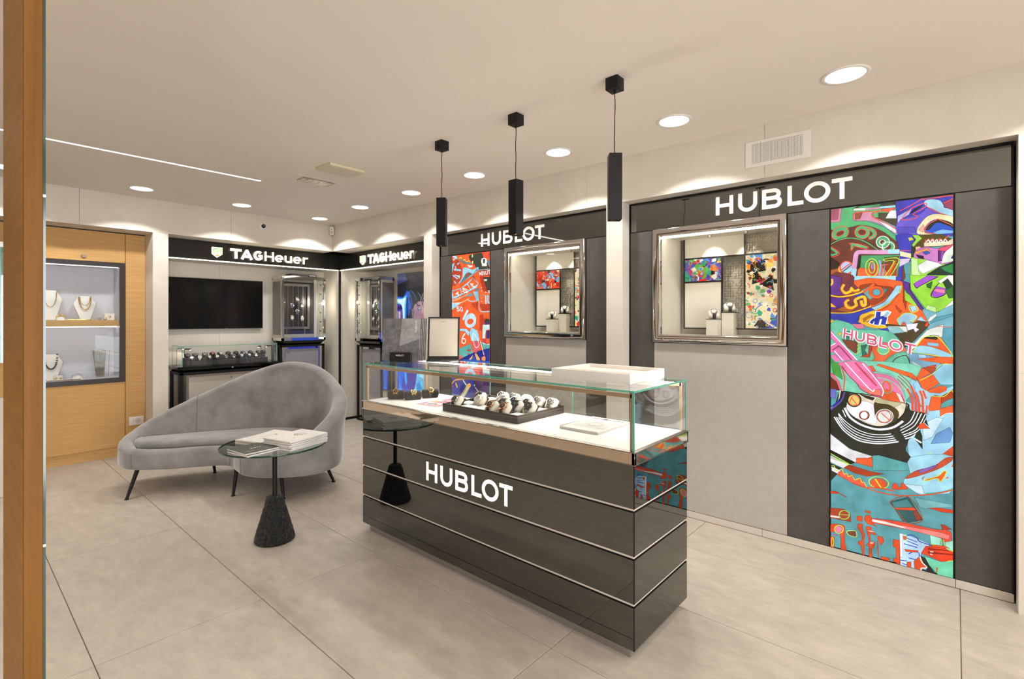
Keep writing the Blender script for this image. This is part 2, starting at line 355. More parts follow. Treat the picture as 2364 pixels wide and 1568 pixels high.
def art_mesh(txt, W, z0, z1, O, R, U, N, name, m, parent, base='203040', lay=.00004, outline=0):
    """a printed picture: layered flat shapes, mm in the picture's own frame"""
    mb = MB(); O, R, U, N = map(Vector, (O, R, U, N)); cl = lambda p: (min(max(p[0]/1000, 0), W), min(max(p[1]/1000, z0), z1)); k = 0
    def put(poly, c):
        vs = [O+R*p[0]+U*p[1]+N*(lay*k) for p in poly]
        a = sum(poly[i][0]*poly[(i+1) % len(poly)][1]-poly[(i+1) % len(poly)][0]*poly[i][1] for i in range(len(poly)))
        if abs(a) < 1e-9: return
        if len(poly) > 4:
            tri = tessellate_polygon([[Vector((p[0], p[1], 0)) for p in poly]]); fs = []
            for t3 in tri:
                q = [poly[i] for i in t3]; s3 = (q[1][0]-q[0][0])*(q[2][1]-q[0][1])-(q[2][0]-q[0][0])*(q[1][1]-q[0][1])
                fs.append(tuple(t3) if s3 > 0 else tuple(t3)[::-1])
            mb.add(vs, fs, 0, c)
        else: mb.add(vs, [tuple(range(len(poly))) if a > 0 else tuple(range(len(poly)))[::-1]], 0, c)
    put([(0, z0), (W, z0), (W, z1), (0, z1)], lin(base))
    for ln in txt.strip().splitlines():
        t = ln.split(); ty, c, wd = t[0], lin(t[1]), float(t[2]); k += 1
        if ty == 'T':
            s = t[3]; v = list(map(float, t[4:])); p0, pu, pr_ = (v[0], v[1]), (v[2], v[3]), (v[4], v[5])
            Wt, L = text2d(s, .2, rt=wd/100)
            for ch, qs in L:
                for q in qs: put([cl((p0[0]+(pu[0]-p0[0])*y+(pr_[0]-pu[0])*x/Wt, p0[1]+(pu[1]-p0[1])*y+(pr_[1]-pu[1])*x/Wt)) for x, y in q], c)
            continue
        v = list(map(float, t[3:])); pts = [(v[i], v[i+1]) for i in range(0, len(v), 2)]
        if ty == 'P':
            pg = [cl(p) for p in (spline(pts, True, 3) if len(pts) > 7 else pts)]; put(pg, c)
            if outline and abs(sum(pg[i][0]*pg[(i+1) % len(pg)][1]-pg[(i+1) % len(pg)][0]*pg[i][1] for i in range(len(pg)))) > outline:
                dk = (c[0]*.22, c[1]*.2, c[2]*.22, 1); pg2 = [p for i, p in enumerate(pg) if (Vector(p)-Vector(pg[i-1])).length > 1e-5]
                if len(pg2) > 2:
                    for q in ribbon(pg2, .0018, True): put([cl((p[0]*1000, p[1]*1000)) for p in q], dk)
        else:
            pts = spline(pts, ty == 'C', 4)
            for q in ribbon(pts, wd, ty == 'C'): put([cl(p) for p in q], c)
    return mb.build(name, m, parent, attr=True)

ART_A='''
P 5b9fa6 0 -6 2159 573 2093 573 1528 -6 1546
P 5b9fa6 0 -6 1663 573 1630 573 1080 -6 1033
P 5b9fa6 0 -3 1151 620 1186 620 593 -3 464
P 5b9fa6 0 -1 591 562 692 562 18 -1 -132
P 6e3b30 0 -6 1943 114 1949 200 1932 283 1874 318 1827 326 1769 323 1569 -6 1582
P 5bb274 0 -6 2058 305 2053 305 1989 172 1998 114 1963 172 1953 256 1908 307 1851 317 1834 305 1828 256 1881 200 1918 143 1935 91 1928 -6 1928
P c8829a 0 -6 2047 55 2046 46 1965 -6 1968
P a85a6c 0 -6 2040 40 2041 34 1981 -6 1982
P 3b3c28 0 108 2034 132 2048 305 2048 305 2026 172 2036
P d49ab0 0 108 2031 305 2025 305 2011 114 2019
P dfe5d8 0 114 2034 169 2029 169 2015 111 2022
P 5bb274 0 132 2041 237 2041 237 2033 143 2035
P a4d8e8 0 234 2028 305 2026 305 2013 234 2016
P f0643c 0 242 2012 305 2011 283 1989 242 2000
P cf8fa8 0 114 2005 126 2011 200 2004 198 1977 256 1932 317 1884 302 1869 256 1915 189 1952 111 1967
P a0503c 0 120 2005 155 2005 143 1970 120 1970
P f0d8dc 0 228 1949 272 1923 317 1882 303 1870 261 1911
P 4a4430 0 200 1994 270 1987 313 1971 314 1904 256 1945 209 1972
P 5bb274 0 200 1992 228 1997 228 1966 209 1972
S f2553c 5 114 1967 117 2005 149 2009 228 2003 278 2003
S f2553c 4.7 228 2000 198 1987 212 1968 256 1938 317 1884
P e6e6ec 0 270 1977 283 1999 326 1993 337 1968 315 1951 261 1958
P 4340b0 0 306 2051 573 2052 573 1829 323 1850 313 1904 310 1955
P 6a58c8 0 314 1931 414 1964 440 1990 489 1954 440 1928 399 1881 399 1848 321 1857
P b8b4e8 0 315 1964 376 1996 363 1965 331 1946 314 1924
P 5a50bc 0 314 1904 389 1895 394 1868 318 1870
P a5d3e8 0 427 2021 445 2035 489 2024 506 1996 513 1979 573 1961 573 1920 501 1952 464 1980 437 2000
P 95405c 0 506 2012 552 2024 573 1964 509 1986
P a85a8c 0 414 2043 552 2048 552 2037 419 2034
S f2553c 3.9 323 1990 376 2016 414 2039 434 2049 445 2051
C f2553c 3.9 334 1942 373 1996 429 2017 437 2003 414 1984 381 1965 399 1953 389 1941
S f2553c 3.7 440 1996 489 1957 552 1926
S f2553c 3.7 464 2038 528 2044 545 2035 542 2023 506 2006
P 1c1c2c 0 368 1971 384 1991 424 2013 414 1997 376 1973
P f4e0b0 0 399 1881 414 1912 445 1947 489 1951 573 1917 573 1883 501 1920 464 1922 437 1899 427 1874 434 1857 464 1847 404 1853
P f2a8a0 0 404 1877 424 1904 429 1890 422 1862
P 2f55c4 0 429 1871 445 1902 477 1920 513 1912 573 1873 573 1842 477 1846 440 1860
P 7fb8ea 0 464 1857 501 1869 552 1857 552 1844 477 1846
P 2a2c24 0 434 1877 440 1892 477 1920 513 1912 573 1876 573 1861 513 1893 477 1907 450 1875
S f2553c 3.7 429 1871 445 1902 477 1920 489 1922 549 1879
S f2553c 3.7 429 1871 440 1860 472 1848
P 3f3fb0 0 307 1858 384 1850 376 1765 371 1713 337 1685 329 1569 305 1570 321 1770
P efe3b5 0 323 1770 373 1752 373 1726 326 1743
P d8c8e4 0 323 1726 368 1726 363 1706 321 1683
S f2553c 3.1 323 1773 371 1768
P 9fd84e 0 373 1732 573 1748 573 1559 368 1567
P 2c3a28 0 377 1804 414 1794 424 1767 384 1731 373 1732
P 5a4a20 0 389 1849 501 1843 573 1810 573 1779 489 1781 389 1777
P 9fd84e 0 378 1852 404 1849 419 1830 399 1809 384 1787 376 1798 394 1826
P c8c850 0 360 1839 376 1841 384 1824 365 1822
P f2dcb8 0 427 1806 523 1803 573 1817 573 1785 489 1782 427 1785
P f0c890 0 391 1787 409 1788 419 1774 394 1763
S f2553c 4.4 432 1822 437 1805 445 1824 452 1813 462 1824 477 1807 492 1820 504 1808 511 1817 528 1834
S ffffff 4.4 434 1805 445 1819 452 1804 462 1819 469 1802 479 1817 487 1800 496 1815 504 1798 513 1815 523 1796
P c77bc0 0 386 1751 399 1773 440 1782 489 1768 573 1785 573 1697 501 1687 440 1714 389 1728
P f0a060 0 389 1760 440 1776 455 1758 424 1761 394 1744
P 3a60c0 0 422 1754 440 1763 452 1748 434 1740
P 2a1c30 0 394 1744 424 1735 427 1718 404 1726
P 5c2060 0 484 1759 513 1766 511 1705 484 1701
P 8a50b0 0 496 1754 509 1756 506 1712 494 1706
P e0506c 0 489 1771 552 1787 552 1775 513 1753 489 1758
P eef0f2 0 399 1684 440 1711 489 1691 501 1680 452 1655 424 1640 407 1657
P c8f0a0 0 373 1726 399 1720 404 1658 414 1631 376 1607
P e6f0dd 0 501 1690 513 1743 552 1781 561 1698
S ffffff 4.4 501 1690 513 1743 549 1776
P 2a3070 0 535 1713 552 1734 561 1711
P 1e3a2c 0 440 1636 489 1671 561 1695 561 1619 489 1614 452 1622
P 2f8c4c 0 494 1668 561 1686 561 1632 513 1648
P a050c8 0 384 1586 396 1599 440 1633 479 1614 414 1565 389 1566
P f4f4e4 0 484 1611 525 1621 561 1623 561 1559 537 1560 523 1596 489 1582
C 5bb274 24.8 77 1912 79 1904 77 1895 73 1886 66 1879 57 1874 47 1871 37 1871 29 1873 22 1878 17 1886 16 1894 17 1903 22 1912 29 1919 38 1924 48 1927 57 1927 66 1924 73 1919
C f2553c 3.7 87 1916 89 1904 87 1892 82 1880 73 1870 61 1863 48 1859 35 1859 23 1863 13 1871 7 1881 5 1893 7 1906 13 1918 22 1928 34 1935 47 1939 60 1939 71 1934 81 1927
C f2553c 3.5 66 1906 67 1902 65 1897 62 1892 57 1888 51 1885 44 1882 38 1882 32 1882 28 1885 25 1888 25 1893 26 1898 30 1902 35 1907 41 1910 48 1912 54 1913 60 1912 64 1910
C 5bb274 18.8 181 1889 179 1881 175 1874 169 1868 162 1865 153 1864 145 1867 137 1872 131 1878 127 1887 126 1895 127 1904 131 1911 137 1917 145 1920 153 1920 162 1918 169 1913 175 1906 179 1898
S 5bb274 18.2 158 1920 195 1905 212 1882 206 1862 186 1854
C f2553c 3.5 188 1888 187 1877 182 1867 174 1860 164 1855 153 1855 143 1858 133 1864 125 1873 120 1884 118 1896 120 1908 125 1918 133 1925 143 1929 153 1930 164 1927 174 1920 182 1911 187 1900
C f2553c 3.5 172 1890 171 1885 169 1880 165 1877 159 1875 153 1875 148 1876 142 1879 138 1884 135 1889 134 1894 135 1900 138 1904 142 1908 148 1910 153 1910 159 1908 165 1905 169 1901 171 1896
S f2553c 3.5 172 1921 206 1904 217 1882 203 1859 181 1851
S 5bb274 6.6 -3 1838 55 1864 114 1863 172 1835 228 1785
S 20301c 2.9 -3 1842 55 1868 114 1867 172 1840 232 1786
S 5bb274 14.9 100 1832 132 1821 178 1803
S 5bb274 12.4 105 1824 104 1799
C f2553c 3.3 91 1836 132 1828 181 1806 172 1793 120 1815 105 1796 98 1798 103 1821
C 5bb274 17.6 272 1825 271 1817 268 1810 263 1805 256 1802 249 1802 242 1804 235 1808 230 1814 227 1821 226 1829 227 1837 230 1844 235 1849 242 1852 249 1853 256 1851 263 1846 268 1840 271 1833
C 5bb274 17.6 295 1797 294 1790 291 1783 286 1778 279 1775 272 1774 265 1776 259 1780 253 1786 250 1794 249 1802 250 1809 253 1816 259 1821 265 1824 272 1825 279 1823 286 1819 291 1812 294 1805
C ffffff 3.5 279 1824 277 1814 273 1806 266 1799 258 1795 249 1794 240 1797 231 1802 225 1810 221 1820 219 1830 221 1840 225 1849 231 1855 240 1859 249 1860 258 1857 266 1852 273 1844 277 1834
C ffffff 3.5 261 1824 260 1820 258 1816 255 1813 252 1812 248 1811 244 1812 240 1815 237 1818 235 1822 234 1827 235 1831 237 1835 240 1838 244 1840 248 1840 252 1839 255 1836 258 1833 260 1829
C ffffff 3.5 300 1795 299 1787 295 1779 289 1774 282 1771 274 1770 265 1772 258 1777 252 1783 248 1791 247 1800 248 1809 252 1816 258 1822 265 1825 274 1825 282 1823 289 1818 295 1812 299 1804
C f2553c 4.1 -3 1824 43 1784 25 1767 -3 1768
C 5bb274 9.9 -6 1817 32 1784 -3 1777
P 3a2a20 0 -3 1762 43 1723 40 1691 -3 1687
P b0603c 0 -3 1687 55 1697 108 1655 105 1578 -3 1582
P f8b840 0 85 1685 84 1677 80 1669 75 1664 68 1660 61 1660 54 1661 47 1665 41 1672 38 1679 37 1688 38 1696 41 1703 47 1709 54 1712 61 1713 68 1711 75 1707 80 1701 84 1693
P bcc6f4 0 110 1694 108 1684 104 1675 98 1668 90 1664 80 1663 71 1665 63 1670 56 1678 52 1688 50 1698 52 1709 56 1718 63 1725 71 1729 80 1730 90 1728 98 1722 104 1714 108 1705
P a8dcf0 0 58 1672 108 1704 105 1680 85 1663
C f2553c 5.5 111 1694 109 1683 105 1674 98 1667 89 1662 79 1661 69 1663 60 1669 53 1677 48 1687 47 1699 48 1709 53 1719 60 1726 69 1731 79 1732 89 1729 98 1724 105 1715 109 1705
S f2553c 5.8 52 1683 100 1721
S 3a5a30 5 59 1672 104 1712
P 4f9f68 0 140 1761 326 1749 315 1630 129 1640
P 1c3828 0 140 1761 149 1759 143 1681 132 1682
P 6a5030 0 256 1738 321 1743 314 1700 245 1705
P f0693a 0 129 1640 135 1681 143 1691 172 1683 228 1703 314 1703 310 1630
P a04c34 0 245 1691 310 1697 307 1637 283 1638 294 1705
P 8fb8c8 0 228 1727 239 1729 245 1691 237 1641 228 1641 234 1692
P 7fc0d8 0 250 1732 256 1691 245 1640 252 1640 259 1690
S e0a0cc 22.8 322 1766 256 1770 149 1780 130 1776 123 1756 119 1718 114 1686
S a8dcf0 24.2 116 1686 111 1637 120 1632 307 1622
S a8dcf0 24.2 272 1771 322 1768
P c05840 0 186 1723 198 1729 217 1710 220 1669 206 1646 189 1661
P 9a80a0 0 192 1716 209 1711 212 1676 195 1678
C c4e84c 4.1 228 1686 226 1670 222 1657 216 1646 208 1640 199 1638 190 1641 182 1648 175 1660 171 1674 170 1690 171 1705 175 1719 182 1729 190 1736 199 1738 208 1734 216 1727 222 1715 226 1701
C c4e84c 3.9 212 1688 212 1678 210 1669 207 1662 203 1658 199 1657 195 1659 191 1663 188 1671 186 1680 185 1690 186 1700 188 1709 191 1716 195 1721 199 1722 203 1720 207 1715 210 1708 212 1699
P f06a30 0 267 1639 280 1638 310 1720 299 1718
C c4e84c 3.9 257 1731 321 1726 284 1638 263 1639 299 1716 260 1719
P f0642e 0 111 1617 334 1603 342 1533 404 1466 434 1413 445 1374 429 1355 270 1360 195 1455 155 1414 100 1428
P 7a3c40 0 -6 1656 108 1650 114 1600 155 1553 189 1483 172 1462 100 1437 -6 1429
P 6a3c8c 0 -6 1656 55 1642 49 1571 85 1538 -6 1537
P 5a3090 0 -6 1526 85 1517 67 1471 -6 1451
P b0602c 0 25 1450 91 1485 120 1456 91 1435
P 3440a8 0 120 1537 149 1553 169 1525 132 1505
P a04420 0 143 1588 209 1599 228 1585 297 1568 256 1509 200 1476 172 1521 149 1557
P 6aa4a6 0 149 1560 189 1583 217 1575 228 1530 189 1507
P 509090 0 250 1570 272 1562 245 1519 217 1513
P f0642e 0 255 1546 253 1536 248 1526 241 1519 231 1514 221 1512 210 1514 200 1520 192 1528 187 1538 186 1549 187 1559 192 1569 200 1576 210 1581 221 1582 231 1580 241 1575 248 1567 253 1557
C d04418 3.9 243 1547 242 1540 238 1534 234 1529 227 1526 221 1525 214 1526 207 1529 202 1535 199 1541 198 1548 199 1555 202 1561 207 1566 214 1569 221 1570 227 1569 234 1565 238 1560 242 1554
P 5aa8b0 0 238 1547 237 1541 235 1536 231 1533 226 1530 221 1530 215 1531 210 1533 206 1537 203 1542 203 1548 203 1553 206 1558 210 1562 215 1564 221 1565 226 1564 231 1561 235 1557 237 1552
S f0642e 12.4 158 1550 189 1573 209 1596
S f8c430 8.3 -3 1537 40 1527 85 1531 132 1543 158 1555
P 3440a8 0 -3 1429 100 1428 195 1462 220 1445 155 1421 138 1393 143 1372 268 1346 267 1331 166 1362 100 1370 -3 1400
S f8c430 5.8 -3 1433 85 1432 143 1447 195 1469
S f8c430 14.1 67 1599 55 1571 73 1548 97 1557 103 1573 111 1560 129 1559 140 1568
S d84c1c 3.3 61 1603 49 1571 70 1540 100 1548 108 1555 140 1555
S f8c430 14.1 91 1509 74 1496 82 1467 105 1462 126 1477 120 1502 132 1515 163 1523 169 1480 155 1475 149 1503
S f05020 3.1 94 1516 67 1496 76 1460 105 1453 135 1473
P f8b840 0 -3 1494 29 1465 -3 1469
S f8b840 10.8 6 1634 8 1609 -3 1595
P 9fd2e8 0 195 1462 256 1495 310 1581 331 1579 321 1541 272 1481 212 1448
S c4e84c 3.7 331 1580 323 1540 275 1481 214 1446
S 701c10 3.1 195 1462 256 1495 310 1583
S d04418 5.5 223 1441 270 1468 323 1537
P a83c18 0 339 1573 355 1500 350 1447 339 1493
P c04820 0 305 1474 334 1440 326 1430 310 1454
P f8b830 0 140 1393 146 1418 172 1431 217 1445 214 1400 166 1379 267 1393 267 1348 195 1349 140 1378
P c07820 0 158 1400 195 1424 212 1421 178 1397 161 1379
P f8b840 0 -3 1389 40 1391 97 1372 -3 1375
P d87890 0 103 1370 161 1369 166 1345 132 1341
S ffffff 30.5 230 1441 226 1400 218 1362
S ffffff 30.5 259 1410 249 1363
S ffffff 23.5 193 1369 209 1393 256 1410 278 1441
S ffffff 23.5 252 1441 259 1414
S 2a3ab0 21.1 230 1438 226 1400 219 1365
S 2a3ab0 21.1 259 1409 250 1365
S 2a3ab0 14.9 195 1372 210 1393 256 1409
S 9fd2e8 15.6 256 1410 277 1437
P a0cbe8 0 313 1387 323 1407 344 1427 373 1427 396 1413 389 1387 368 1380 402 1374 389 1351 350 1340 350 1374 337 1380 326 1357
C c4e84c 3.5 313 1387 323 1407 344 1428 373 1427 396 1413 389 1394 368 1387 402 1374 389 1351 350 1339
P a0cbe8 0 365 1466 389 1469 400 1446 376 1436
C c4e84c 3.5 364 1470 391 1469 402 1444 373 1435
P 5e3494 0 334 1607 368 1592 371 1552 429 1446 414 1446 342 1566
S 281438 3.1 368 1592 371 1552 429 1446
P 98d840 0 368 1635 561 1624 561 1495 504 1448 477 1432 434 1452 371 1559
P c8f0a0 0 440 1472 477 1458 477 1432 434 1449
P 98d840 0 344 1550 368 1526 399 1469 384 1473 347 1500
P a050c8 0 384 1588 440 1628 484 1622 414 1577 396 1563
S 28143c 3.1 384 1588 396 1563 414 1577 484 1619
P a050c8 0 455 1523 477 1571 516 1556 511 1525 477 1510
P f080b0 0 464 1549 477 1558 513 1550 511 1531 484 1538
C 201030 3.3 455 1523 477 1571 501 1592 518 1556 511 1525 477 1510
P 20402c 0 501 1598 523 1610 552 1574 552 1520 518 1553
P 306a30 0 513 1547 549 1568 549 1508 528 1505
P 306a30 0 437 1582 462 1597 455 1559 440 1566
P f4f4e8 0 484 1596 525 1626 561 1624 561 1570 523 1610 494 1583
P e8ece4 0 504 1448 540 1492 561 1495 561 1457 513 1438
P 78b4c4 0 424 1433 429 1452 477 1432 504 1448 561 1454 561 1205 537 1207 489 1297 440 1351 445 1381
P 5aa0b4 0 450 1400 552 1425 552 1413 455 1374
P 5aa0b4 0 501 1349 552 1353 552 1211 540 1210 501 1298
P e8ece4 0 440 1384 452 1407 477 1426 479 1413 455 1387
P e8ece4 0 352 1218 440 1338 506 1368 501 1304 440 1299 371 1212
S 3a3020 2.9 368 1215 440 1303 489 1310
S f05030 2.9 477 1358 552 1356
P 4c4026 0 267 1370 352 1360 402 1387 445 1374 440 1351 363 1255 331 1247 323 1287 272 1349
P a0cbe8 0 396 1394 414 1410 437 1384 414 1387
P e8ece4 0 270 1356 352 1357 358 1327 283 1326
P 90c8d0 0 270 1353 323 1350 344 1324 283 1316
P e6e6f4 0 352 1370 402 1374 394 1351 407 1341 391 1325 384 1344 358 1334
P f05020 0 429 1364 442 1384 447 1361 437 1355
P 6cc0a0 0 -3 1371 100 1369 132 1337 267 1332 323 1280 337 1227 363 1202 373 1096 -3 1069
P 3a7868 0 70 1329 114 1323 132 1257 85 1255
P 7a4030 0 55 1279 120 1267 132 1257 129 1194 85 1231
S a8e040 3.9 129 1267 146 1254 132 1246 146 1233 132 1225 143 1212 120 1194
P 38705c 0 149 1247 178 1252 166 1220 183 1186 155 1188
P f8b840 0 37 1315 58 1318 52 1304 40 1304
P e86840 0 200 1221 209 1253 245 1269 280 1258 299 1239 344 1241 348 1221 310 1212 261 1166 278 1140 371 1129 371 1096 228 1137 198 1156 212 1177
P d85c70 0 209 1253 245 1269 280 1258 299 1239 344 1241 310 1229 278 1241 245 1257 212 1236
P 6cc0a0 0 276 1223 275 1214 272 1206 266 1200 259 1196 252 1194 244 1195 237 1199 232 1204 228 1212 227 1221 228 1229 232 1237 237 1244 244 1248 252 1250 259 1249 266 1245 272 1239 275 1231
C c4e84c 3.5 277 1226 276 1219 272 1212 267 1206 260 1202 252 1201 244 1202 237 1205 231 1210 228 1217 226 1224 228 1232 231 1239 237 1244 244 1248 252 1250 260 1249 267 1246 272 1240 276 1234
P 6cc0a0 0 259 1163 310 1209 350 1214 368 1152 337 1130 280 1140 264 1149
C 4c2a1c 3.9 294 1158 310 1182 352 1198 368 1152 344 1134 305 1142
P b04830 0 189 1269 209 1270 198 1221 189 1180 143 1181 183 1200
P e878b4 0 -6 1332 67 1241 183 1094 189 1083 108 1077 16 1203 -6 1198
P 6cc0a0 0 -3 1285 25 1257 -3 1238
P e878b4 0 -3 1177 16 1192 132 1079 91 1076 49 1115
S a04058 6.6 9 1213 34 1232 52 1229 155 1092
S ffffff 5 -3 1326 67 1241 186 1091
S ffffff 5 25 1255 -3 1238
P 52a050 0 -3 1170 46 1108 55 1073 -3 1069
S ffffff 5 20 1209 114 1086
P f0602c 0 384 1216 404 1266 424 1296 452 1305 489 1304 513 1266 540 1207 518 1187 389 1213
P 2c3020 0 424 1296 452 1308 484 1302 479 1288 440 1293
P 8fc0dc 0 440 1273 487 1269 487 1252 442 1257
P 9fd2e8 0 384 1229 404 1253 452 1251 509 1228 540 1207 521 1190 464 1210 384 1217
C c4e84c 3.9 384 1229 424 1296 455 1305 489 1297 542 1207 521 1188 477 1204 384 1216
P 78a8c4 0 363 1212 399 1213 489 1195 489 1163 552 1151 552 1110 376 1097
P a8cce8 0 404 1207 434 1205 437 1189 404 1190
P f0602c 0 396 1180 489 1198 561 1198 561 1158 477 1168
P a8cce8 0 464 1119 501 1157 552 1160 552 1110 464 1103
P c8d0c8 0 373 1172 419 1142 414 1119 394 1137
P d84824 0 414 1110 440 1144 477 1156 459 1103
S c4e84c 3.7 459 1103 501 1159 549 1157
T ffffff 33 HUBLOT 62 1287 66 1344 394 1258
T d8607c 17 HUBLOT 62 1287 66 1344 394 1258
P 9fd2ea 0 350 950 451 915 552 944 570 946 570 617 370 577 350 827
P 7fd0b4 0 -3 1143 376 1154 410 1103 396 1069 350 950 245 961 112 974 -3 982
P f0642e 0 396 1080 418 1135 456 1127 491 1060 440 1016 423 1022
P 8ec8dc 0 462 1106 505 1162 570 1166 570 1056 494 1053
P b05030 0 423 1139 478 1139 462 1103
S c4e84c 3.7 410 1067 462 1106 505 1160 547 1156
S 4060a0 2.9 418 1082 464 1114 502 1158
P 9fd2ea 0 368 1042 396 1073 434 1016 570 1053 570 1029 507 991 462 990 448 904 434 899
P f0642e 0 440 1016 491 1046 518 1044 518 1024 491 1007 451 1007
P f0642e 0 448 911 451 947 462 990 507 991 539 1026 570 1029 570 946 491 920
P b04420 0 497 990 539 1026 549 1006 547 985 497 952
S c4e84c 3.3 459 990 507 991 536 1025 549 1009
P 5aa0a0 0 497 952 518 971 570 987 570 946 495 929
P f0642e 0 493 923 570 950 570 912 520 902 493 881
S ffffff 3.3 493 880 520 904 557 910
P 6a9cd0 0 478 792 531 834 557 804 531 755 456 736
P c8e4f4 0 423 837 478 879 505 876 462 772 423 748
P 2c2e24 0 -3 841 24 899 50 972 112 974 190 955 350 946 370 902 434 895 423 837 401 780 365 746 358 719 350 682 379 637 368 615 230 635 190 622 96 650 -3 719
P e4d8c0 0 76 889 89 945 115 970 245 961 350 943 348 899 319 852 281 817 236 798 190 801 134 824 96 853
P ececf4 0 78 890 105 923 165 930 209 912 212 860 221 809 165 813 105 843
P c8c098 0 221 951 290 943 333 937 292 900 281 920 212 927
C 1c1c18 5.2 76 889 86 852 121 814 172 795 230 793 281 814 319 844 346 891 350 943 310 946 115 970
S f0f0f8 11.4 70 881 96 830 146 795 209 779 251 782 298 801 339 840
P 4a3f20 0 210 923 236 923 281 920 319 888 310 836 281 817 239 815 218 846
P 2c2e24 0 134 972 212 954 204 938 172 949
P d8c070 0 144 933 143 923 138 914 132 906 124 900 115 898 106 898 97 902 91 908 87 917 85 927 87 937 91 947 97 955 106 960 115 963 124 962 132 958 138 952 143 943
C 24241c 7 148 934 147 922 142 912 135 903 126 897 116 894 107 895 98 899 90 906 86 916 84 927 86 938 90 949 98 958 107 964 116 967 126 966 135 962 142 954 147 945
C f0542c 3.5 96 922 112 957 134 953 142 927 131 903 96 907
S f0542c 4.4 102 946 131 903
P f0f0f4 0 184 852 183 845 180 839 176 834 171 830 165 828 159 829 153 831 149 835 146 841 145 847 146 854 149 860 153 865 159 869 165 871 171 870 176 868 180 864 183 858
C 24241c 5.2 186 852 185 845 182 838 177 832 171 828 165 826 158 826 152 829 147 834 144 840 143 847 144 854 147 861 152 867 158 871 165 873 171 873 177 870 182 866 185 859
C f0542c 3.1 181 852 180 844 177 837 173 832 167 828 161 826 154 826 148 829 144 833 141 839 140 846 141 854 144 861 148 867 154 871 161 873 167 872 173 870 177 865 180 859
P e8e8e4 0 290 859 288 848 284 838 276 829 267 823 257 819 247 820 237 824 230 830 225 840 223 850 225 861 230 872 237 881 247 887 257 890 267 889 276 885 284 879 288 869
C e8e8f0 4.4 295 859 293 847 288 835 279 825 269 818 257 815 245 815 234 819 226 827 220 837 218 850 220 862 226 874 234 884 245 891 257 895 269 894 279 890 288 882 293 872
C f0542c 3.7 285 858 284 848 279 838 273 830 265 825 255 822 246 822 238 826 231 832 227 841 225 851 227 861 231 871 238 879 246 884 255 887 265 887 273 883 279 877 284 868
S f0542c 4.1 242 873 284 832
P 90c8b0 0 190 1102 281 1090 333 1043 350 943 333 948 310 1030 266 1070 209 1073
P e878a4 0 202 1091 281 1082 327 1035 346 949 281 950 245 961 239 1035 209 1069
P f0642e 0 239 953 266 1007 298 996 333 977 348 939 292 944
P fbe0e0 0 307 993 327 984 343 942 327 944
P f0643c 0 184 1128 202 1135 218 1104 190 1102
P f0642e 0 233 1146 376 1104 398 1080 396 1069 281 1115 221 1138
S 7fd0b4 5.2 215 1070 275 1060 316 1030 342 985 350 939
C f0642e 9.9 281 1030 283 1022 283 1013 282 1005 278 999 274 995 269 994 263 995 258 999 253 1006 250 1014 248 1022 248 1031 250 1039 253 1045 258 1049 263 1050 268 1049 274 1045 278 1038
C 60c0a8 4.1 288 1032 290 1021 290 1010 288 1000 283 992 277 987 271 985 263 986 256 991 250 999 246 1009 244 1020 244 1031 247 1041 251 1049 257 1054 264 1056 271 1054 278 1049 284 1041
S a83c20 3.7 322 1096 353 1066 376 1035
S a83c20 3.7 316 1085 345 1054 365 1027
S a83c20 3.7 313 1070 336 1043 353 1019
S a83c20 3.7 359 1088 396 1062
S f0542c 9.9 356 1019 376 967 379 903
S f0542c 9.9 373 1035 391 976 394 899
S f0542c 9.9 391 1005 404 963 408 897
S f0542c 9.4 410 1013 421 972 423 896
S f0542c 9.1 423 1015 436 973
S f0542c 7.8 440 938 437 892
S 5090d0 2.9 366 1031 384 971 387 900
S 5090d0 2.9 383 1047 398 969 401 898
S f0f0f8 4.6 390 897 368 840 327 802
S f0f0f8 4.6 404 895 379 834 327 787
S f0f0f8 4.6 418 893 387 821 333 775
S f0f0f8 4.3 433 891 396 804 339 765
S f0f0f8 4.6 434 863 404 798 343 755
S f0f0f8 5.8 407 795 379 762 348 745
S f0f0f8 4.4 40 846 73 804 128 766 190 748 251 752 287 763
S f0f0f8 4.6 40 839 70 792 128 750 196 734 257 740 297 753
S f0f0f8 4.4 40 823 70 777 128 735 196 721 257 727 303 743
S f0f0f8 5.5 30 822 66 764 128 720 196 708 257 716 309 733
S f0f0f8 7 19 822 63 752 128 706 196 697 257 705 319 725
S f0f0f8 5.2 60 868 76 828
P 1e2c24 0 393 779 410 803 419 772 421 701 401 734 387 749
S f0f0f8 8.3 387 753 417 734
P 1e2c24 0 429 845 436 863 445 829
P f05028 0 401 823 423 844 451 816 407 808
P e4e4e8 0 -3 719 96 646 199 624 201 619 121 574 -3 621
P 1c1c14 0 -3 625 121 574 96 557 -3 601
S c4e84c 4.1 0 604 96 557
P c8c8b8 0 -3 593 92 555 70 530 -3 562
P f05028 0 121 574 201 621 203 562
P 5aa8a8 0 202 626 230 635 370 613 370 577 204 544
P e86888 0 -3 1081 20 1067 43 1033 57 980 47 979 30 1032 -3 1065
P 4c9c44 0 -3 1143 43 1142 60 1046 14 1074
P 6c3020 0 -3 1057 30 1028 45 979 -3 982
P 7070c0 0 -3 986 30 984 24 930 -3 935
S 24241c 12 60 977 47 917 0 857
S 6050a8 7.4 70 974 53 918 0 861
S f0f0e0 4.6 50 980 37 916 0 873
S 2a3aa0 7.4 47 933 30 904 0 877
S e86050 7 53 1123 70 1059 65 981
P e878a8 0 43 1142 165 1149 246 1017 248 965 221 962 187 974 146 1000 128 1029 89 1072 60 1112
S 802838 3.7 57 1124 89 1072 128 1029 146 1000 187 974 245 964
P f07868 0 128 1029 190 993 239 1005 245 968 190 974
S ffffff 4.8 73 1144 190 1001 212 1001
S ffffff 4.8 156 1145 246 1017 246 966
S c84858 9.6 121 1147 221 1022
